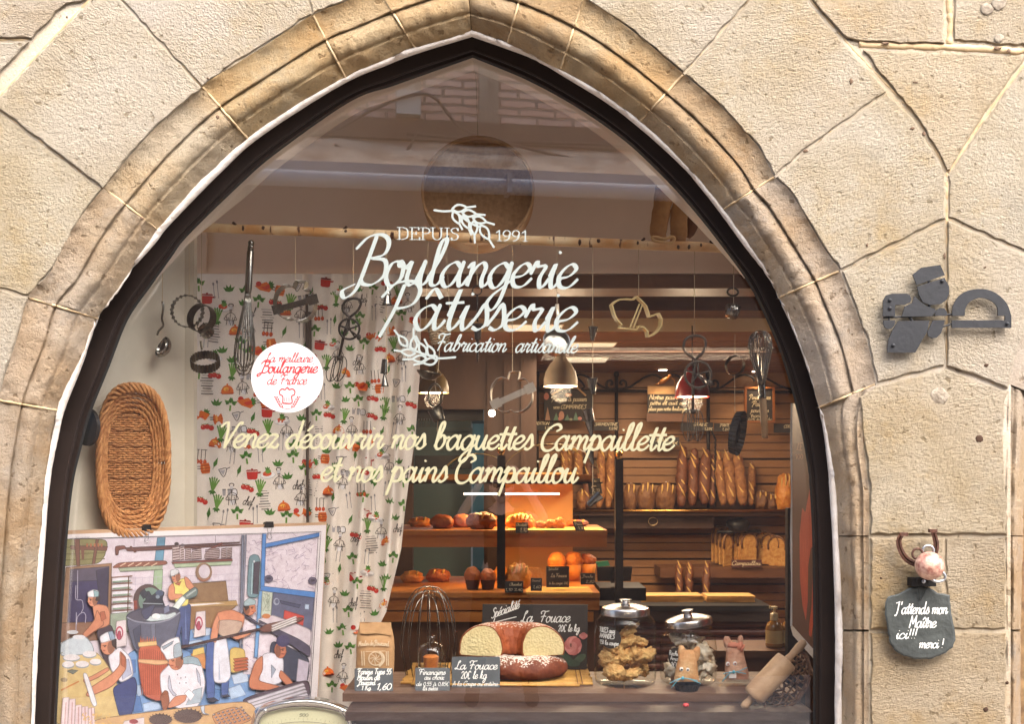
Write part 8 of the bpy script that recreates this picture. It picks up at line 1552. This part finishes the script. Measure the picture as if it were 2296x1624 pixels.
def stick(label_, px0, py0, px1, py1, wpx, y, m, group, seed, name='baguette', cat='baguette'):
    a, b = at(px0, py0, y - .0), at(px1, py1, y - .10); k = mp(y); n = 22; pts = [a.lerp(b, i / (n - 1)) + Vector((.012 * noise.noise(Vector((i * .22, seed * 1.7, 0))), 0, 0)) for i in range(n)]; rs = [wpx / 2 * k * (math.sin(math.pi * min(1, max(0, (i + .35) / (n - .3)))) ** .28) * (1 + .26 * noise.noise(Vector((i * .5, seed * 3, 2)))) for i in range(n)]
    mb = MB(); mb.tube(pts, rs, 16); d = (b - a).normalized()
    rs_ = random.Random(seed)
    for s_ in range(4): p = a.lerp(b, .12 + s_ * .22 + rs_.uniform(-.05, .05)); r_ = wpx / 2 * k * rs_.uniform(.75, 1.0); sl2 = rs_.uniform(1.2, 2.6); mb.tube([p + Vector((lerp(-r_ * .7, r_ * .7, q / 6), -r_ * (1.0 - .45 * abs(q - 3) / 3), r_ * sl2 * (q / 6 - .5) * -1.6)) for q in range(7)], [.001, .004, .006, .0075, .006, .004, .001], 6, mi=1)
    return tag(mb.build(name, [m, M_PALEC], smooth=True), label_, cat, group)
GB = 'baguettes standing on the brass railed shelf'
M_BAGD = bread_mat('brown_baguette', (112, 62, 30), (84, 44, 22), .3, 30, 1.0, .6)
for i, (x, w_, lb) in enumerate(((1529, 26, 'leftmost brown baguette of the trio standing left of the iron post'), (1554, 25, 'middle brown baguette of the trio left of the iron post'), (1580, 28, 'rightmost brown baguette of the trio left of the iron post'))): stick(lb, x + 3, 1004 + 3 * i, x - 2, 1138 - 3 * i, w_, 4.50, M_BAGD, GB, i + 1)
for i, (x, w_, lb) in enumerate(((1617, 21, 'slim floury baguette leaning against the iron post'), (1637, 26, 'broad floury baguette in the middle under the black tart tin'), (1660, 28, 'rightmost floury baguette with bold white scores'))): stick(lb, x - 8, 1012 + 2 * i, x + 6, 1134, w_, 4.48, M_BAG, GB, i + 11)
for i, (x, w_, lb) in enumerate(((1348, 21, 'floury long loaf left of the black post, left of the pair'), (1368, 21, 'floury long loaf touching the black post, right of the pair'))): stick(lb, x + 2, 1004, x - 3, 1140, w_, 4.45, M_BAG, GB, i + 21, 'long_loaf', 'loaf')
stick('short floury loaf upright behind the counter dome, right one', 1295, 1012, 1297, 1080, 22, 4.45, M_BAG, GB, 31, 'long_loaf', 'loaf'); stick('short floury loaf upright behind the counter dome, left one', 1262, 1004, 1268, 1080, 20, 4.45, M_BAG, GB, 32, 'long_loaf', 'loaf')
for i, (x, y0_, y1_, w_, lb) in enumerate(((1277, 1010, 1080, 20, 'short pale loaf between the two upright ones behind the dome'), (1318, 1016, 1138, 20, 'long pale loaf just left of the floury pair'), (1385, 1020, 1138, 18, 'narrow long loaf just behind the brass knobbed post'), (1599, 1020, 1134, 20, 'baguette hidden behind the twisted iron bar'), (1686, 1040, 1134, 20, 'shorter baguette at the right end of the floury row'))): stick(lb, x, y0_, x - 2, y1_, w_, 4.53, (M_BAG, M_BAGD)[i % 2], GB, 81 + i, 'long_loaf', 'loaf')
for i, (a, b, c_, lb) in enumerate(((1690, 1722, 1102, 'rough brown loaf right of the floury baguettes'), (1716, 1742, 1108, 'small rough loaf beside the golden loaf at far right'))): bun('crusty_loaf', lb, 'loaf', a, b, c_, zs, 4.5, M_BREADD, GB, .22, 90 + i, dep=.07, scores=2)
GL_ = 'crusty loaves on the brass railed shelf'
for i, (a, b, lb, m_) in enumerate(((1397, 1428, 'dark crusty loaf touching the black post on the upper wall shelf', M_BREADD), (1427, 1470, 'dark crusty scored loaf in the middle of three', M_BREADD), (1469, 1516, 'dark crusty loaf with chevron scores beside the brown baguettes', M_BREADD), (1738, 1782, 'golden scored loaf at the far right end of the brass railed shelf', M_BREADG), (1291, 1315, 'small floury roll beside the hanging steel cone', M_BAG))): bun('crusty_loaf', lb, 'loaf', a, b, (1084, 1082, 1083, 1063, 1098)[i], zs, 4.46, m_, GL_, .16, 50 + i, dep=.07, fr=10, scores=(2, 3, 3, 4, 1)[i])
zs2 = at(0, 1274, YB).z; t = thing('wall_shelf', 'lower dark wall shelf carrying sliced loaves', 'shelf', at(1660, 1280, 4.4)); mb = MB(); mb.boxb((at(1480, 0, 4.3).x, YB, zs2 - .07), (at(1775, 0, 4.3).x, 4.598, zs2)); mb.build('board', M_BRWOOD, t)
M_SLICE = mat('bread_slice', (206, 156, 86), .85, var=(176, 116, 56), vscale=34, bump=.9, bscale=60)
def sliced(label_, px0, px1, py0, n, tilt, seed):
    y = 4.42; t = thing('sliced_loaf', label_, 'sliced loaf', at((px0 + px1) / 2, 1274, y), 'sliced loaves on the lower wall shelf'); k = mp(y); w_ = (px1 - px0) / 2 * k * .62; h = at(0, py0, y).z - zs2
    for i in range(n):
        x = at(lerp(px0 + 12, px1 - 12, .5 + (i / max(1, n - 1) - .5) * .9), 0, y).x; yy = y + .03 * (n - 1 - i) ; pr = []
        for q in range(16): a = math.pi * q / 15; pr.append((w_ * math.cos(a) * (1.0 if q not in (0, 15) else .92), h * (.55 + .45 * math.sin(a) ** .7)))
        pr = [(w_ * .9, 0)] + pr + [(-w_ * .9, 0)]; Mx = Matrix.Rotation(R(tilt), 3, 'Z'); out = [Vector((x, yy, zs2 + .002 - .008 * i + .008 * (n - 1))) + Mx @ Vector((u, 0, v * (1 - .03 * i))) for u, v in pr]; mb = MB(); mb.prism(out, Mx @ Vector((0, .016, 0))); mb.build('slice', M_SLICE, t); m2 = MB(); m2.tube(out[1:-1], .008, 6); m2.build('crust', M_BREADD, t, smooth=True)
sliced('sliced loaf turned left on the lower wall shelf, behind an iron bar', 1600, 1646, 1192, 4, 34, 1); sliced('sliced loaf facing front in the middle of the lower wall shelf', 1636, 1694, 1186, 5, 6, 2); sliced('sliced loaf turned right at the end of the lower wall shelf', 1690, 1756, 1198, 4, -30, 3)
label('red and cream label reading Campaillou under the sliced loaves', 1640, 1256, 1708, 1273, 4.26, [('Campaillou', 1642, 1706, 1268, 4.6)], m=mat('dark_red_card', (70, 26, 22), .6))
mb = MB(); c = at(1655, 1178, 4.40); mb.ell(c, (.085, .06, .055), None, 26, 14, .12, 5, 3); mb.tube([c + Vector((-.15, 0, -.05)), c + Vector((.16, 0, -.045))], .012, 8); tag(mb.build('dark_tray_basket', M_POST, smooth=True), 'dark rounded basket above the sliced loaves under the brass rail', 'basket')
for i, (x, lb) in enumerate(((1524, 'dim baguette standing below the lower wall, left one'), (1547, 'dim baguette standing below the lower wall, middle one'), (1585, 'dim baguette standing beside the lower shelf, right one'))): stick(lb, x, 1262, x - 2, 1340, 18, 4.2, M_BAGD, 'dim baguettes low on the wall', 61 + i)
# wrought iron rack with scrolls
M_IRON = mat('wrought_iron', (26, 22, 20), .5, metal=.5); YI = 4.5; t = thing('iron_rack', 'black wrought iron rack with scrolled cresting across the slatted wall', 'rack', at(1480, 1140, YI)); I = lambda x, y, d=0: at(x, y, YI + d)
mb = MB(); mb.tube([I(1200, 876), I(1790, 880)], .012, 8); mb.build('rail', M_IRON, t)
for px in (1204, 1382, 1588): mb = MB(); mb.tube([I(px, 842), I(px, 1142)], .013, 8); mb.ell(I(px, 840), (.02, .02, .026), None, 12, 8); mb.build('upright', M_IRON, t, smooth=True)
for px in (1382, 1588):
    mb = MB()
    for s_ in (-1, 1): mb.tube(spline([I(px + s_ * 3, 872), I(px + s_ * 14, 874), I(px + s_ * 22, 866), I(px + s_ * 20, 856), I(px + s_ * 12, 854), I(px + s_ * 9, 861), I(px + s_ * 14, 863)], 5), .009, 7)
    for s_ in (-1, 1): mb.tube(spline([I(px + s_ * 14, 875), I(px + s_ * 34, 866), I(px + s_ * 60, 848), I(px + s_ * 80, 841), I(px + s_ * 98, 846), I(px + s_ * 104, 856)], 5), .008, 7)
    mb.build('scroll', M_IRON, t, smooth=True)
mb = MB(); mb.tube(spline([I(1204, 872), I(1222, 862), I(1240, 848), I(1262, 838), I(1284, 840), I(1305, 858), I(1310, 868), I(1303, 872)], 5), .008, 7); mb.tube(spline([I(1690, 842), I(1720, 850), I(1750, 866), I(1780, 876)], 5), .008, 7); mb.build('scroll', M_IRON, t, smooth=True)
mb = MB(); mb.tube([I(1604 + .8 * math.sin(k * 1.9), 985 + k * 3.2, -.06) for k in range(48)], .007, 6); mb.tube([I(1588, 950, 0), I(1604, 985, -.06)], .007, 6); mb.build('twisted_bar', M_IRON, t, smooth=True)
# chalk boards on the rack
def cboard(label_, quad, y, lines, extra=None, frame=None):
    t = thing('chalkboard', label_, 'chalkboard', at((quad[0] + quad[2]) / 2, quad[3], y), 'chalkboards on the slatted wall'); x0, y0, x1, y1 = quad; f = lambda x, yy, e: at(x, yy, y - .004 - e); mb = MB(); mb.prism([at(x, yy, y) for x, yy in ((x0, y0), (x1, y0), (x1, y1), (x0, y1))], (0, .012, 0)); mb.build('board', M_BLACKB, t); mb = MB()
    for s_, a, b, base, xh in lines: text(mb, s_, f, a, b, base, xh, .12, .2, .3, .6)
    mb.build('handwriting', mat('cream_chalk', (214, 196, 160), .8), t)
    if frame:
        mb = MB()
        for a, b in (((x0 - 5, y0 - 4), (x1 + 5, y0)), ((x0 - 5, y1), (x1 + 5, y1 + 4)), ((x0 - 5, y0), (x0, y1)), ((x1, y0), (x1 + 5, y1))): p, q = at(*a, y), at(*b, y); mb.boxb((p.x, y - .008, min(p.z, q.z)), (q.x, y + .016, max(p.z, q.z)))
        mb.build('frame', frame, t)
    return t, f
t, f = cboard('chalkboard with painted trees asking to place Christmas orders, behind the white lamp', (1220, 876, 1330, 944), 4.40, [('Pensez à passer', 1237, 1316, 900, 5.6), ('vos COMMANDES', 1241, 1315, 917, 4.6)])
mb = MB()
def dec(pts, c): TK[0] = (TK[0] + 1) % 9; mb.poly([f(x, y, .0005 + TK[0] * .0003) for x, y in pts], 0, c)
for x, h, c in ((1247, 18, (86, 120, 92)), (1272, 14, (86, 120, 92)), (1291, 20, (96, 130, 104)), (1222 + 6, 30, (160, 118, 84)), (1319, 28, (176, 120, 92))): dec([(x - 6, 943), (x + 6, 943), (x, 943 - h)], c)
for x, y, a, b, c in ((1225, 889, 6, 8, (188, 108, 84)), (1275, 886, 8, 4, (190, 116, 76)), (1259, 932, 6, 10, (186, 130, 100)), (1255, 940, 5, 4, (196, 120, 108)), (1300, 939, 5, 4, (200, 126, 112)), (1280, 941, 4, 3, (150, 150, 116))): dec(ellipse(x, y, a, b, 12), c)
mb.build('painted_decor', M_PPAINT, t)
mb = MB()
for a, b in (((1237, 886), (1272, 864)), ((1314, 888), (1290, 866))): mb.tube([at(*a, 4.385), at(*b, 4.385)], .007, 6)
mb.build('wood_strut', M_CWOOD, t)
t, f = cboard('chalkboard about bread kneaded on the spot under a carved wooden bird', (1452, 884, 1542, 927), 4.40, [('Notre pain', 1456, 1520, 896, 5.6), ('pétri et cuit sur', 1456, 1540, 908, 5), ('place par notre boulanger', 1453, 1541, 921, 4.6)])
M_PLK = mat('pale_plank', (190, 148, 96), .6, var=(166, 122, 74), vscale=8)
for q in ((1452, 866, 1513, 884), (1450, 928, 1541, 946)): mb = MB(); mb.prism([at(x, yy, 4.395) for x, yy in ((q[0], q[1]), (q[2], q[1]), (q[2], q[3]), (q[0], q[3]))], (0, .014, 0)); mb.build('plank', M_PLK if q[1] < 900 else M_BRWOOD, t)
mb = MB(); mb.ell(at(1490, 853, 4.38), (.045, .018, .018), rotm(0, -32, 0).to_3x3(), 18, 10); mb.ell(at(1502, 843, 4.38), (.014, .012, .013), None, 12, 8); mb.tube([at(1478, 860, 4.38), at(1468, 864, 4.38)], [.008, .003], 6); mb.tube(spline([at(1500, 848, 4.38), at(1512, 852, 4.38), at(1513, 866, 4.38)], 4), .004, 6); mb.build('carved_bird', mat('varnished_wood', (150, 92, 40), .25), t, smooth=True)
cboard('tall framed chalkboard half hidden by the wooden whisk handle', (1674, 872, 1732, 944), 4.38, [('Pensez à vos', 1680, 1728, 896, 5.2), ('Pains', 1686, 1716, 911, 5.6), ('pour vos', 1682, 1724, 925, 5), ('tranches', 1684, 1722, 936, 4.2), ('0,09€ la tranche', 1678, 1730, 943, 2.8)], frame=mat('orange_wood_frame', (150, 88, 40), .5))
for lb, q, ln_ in (('TRADITION price strip under the orders board', (1168, 944, 1241, 966), [('TRADITION', 1190, 1232, 953, 3.4), ('1,15€', 1222, 1240, 963, 3)]), ('SARMENTINE price strip right of the nozzle string', (1330, 947, 1388, 966), [('SARMENTINE', 1333, 1385, 955, 3.2), ('1,25€', 1366, 1385, 964, 3)]), ('GRAINE price strip behind the grey beater', (1526, 948, 1599, 967), [('GRAINE', 1556, 1587, 956, 3.4), ('1,25€', 1580, 1598, 965, 3)]), ('POINTE price strip left of the black tart tin', (1601, 949, 1638, 968), [('POINTE', 1614, 1636, 957, 3.2), ('1,20', 1620, 1636, 966, 3)]), ('price strip starting COR at the right wall end', (1735, 950, 1782, 971), [('CORDA', 1758, 1780, 960, 3.4)]), ('low black price strip behind the end of word Campaillette', (1454, 981, 1523, 1000), [('SEIGLE', 1470, 1500, 990, 3.2), ('2,10€', 1500, 1520, 997, 3)])):
    label(lb, q[0], q[1], q[2], q[3], 4.42, ln_, lean=.01, smooth=False) if False else label(lb, q[0], q[1], q[2], q[3], 4.42, ln_, lean=.01, hwk=.16, sm=False)
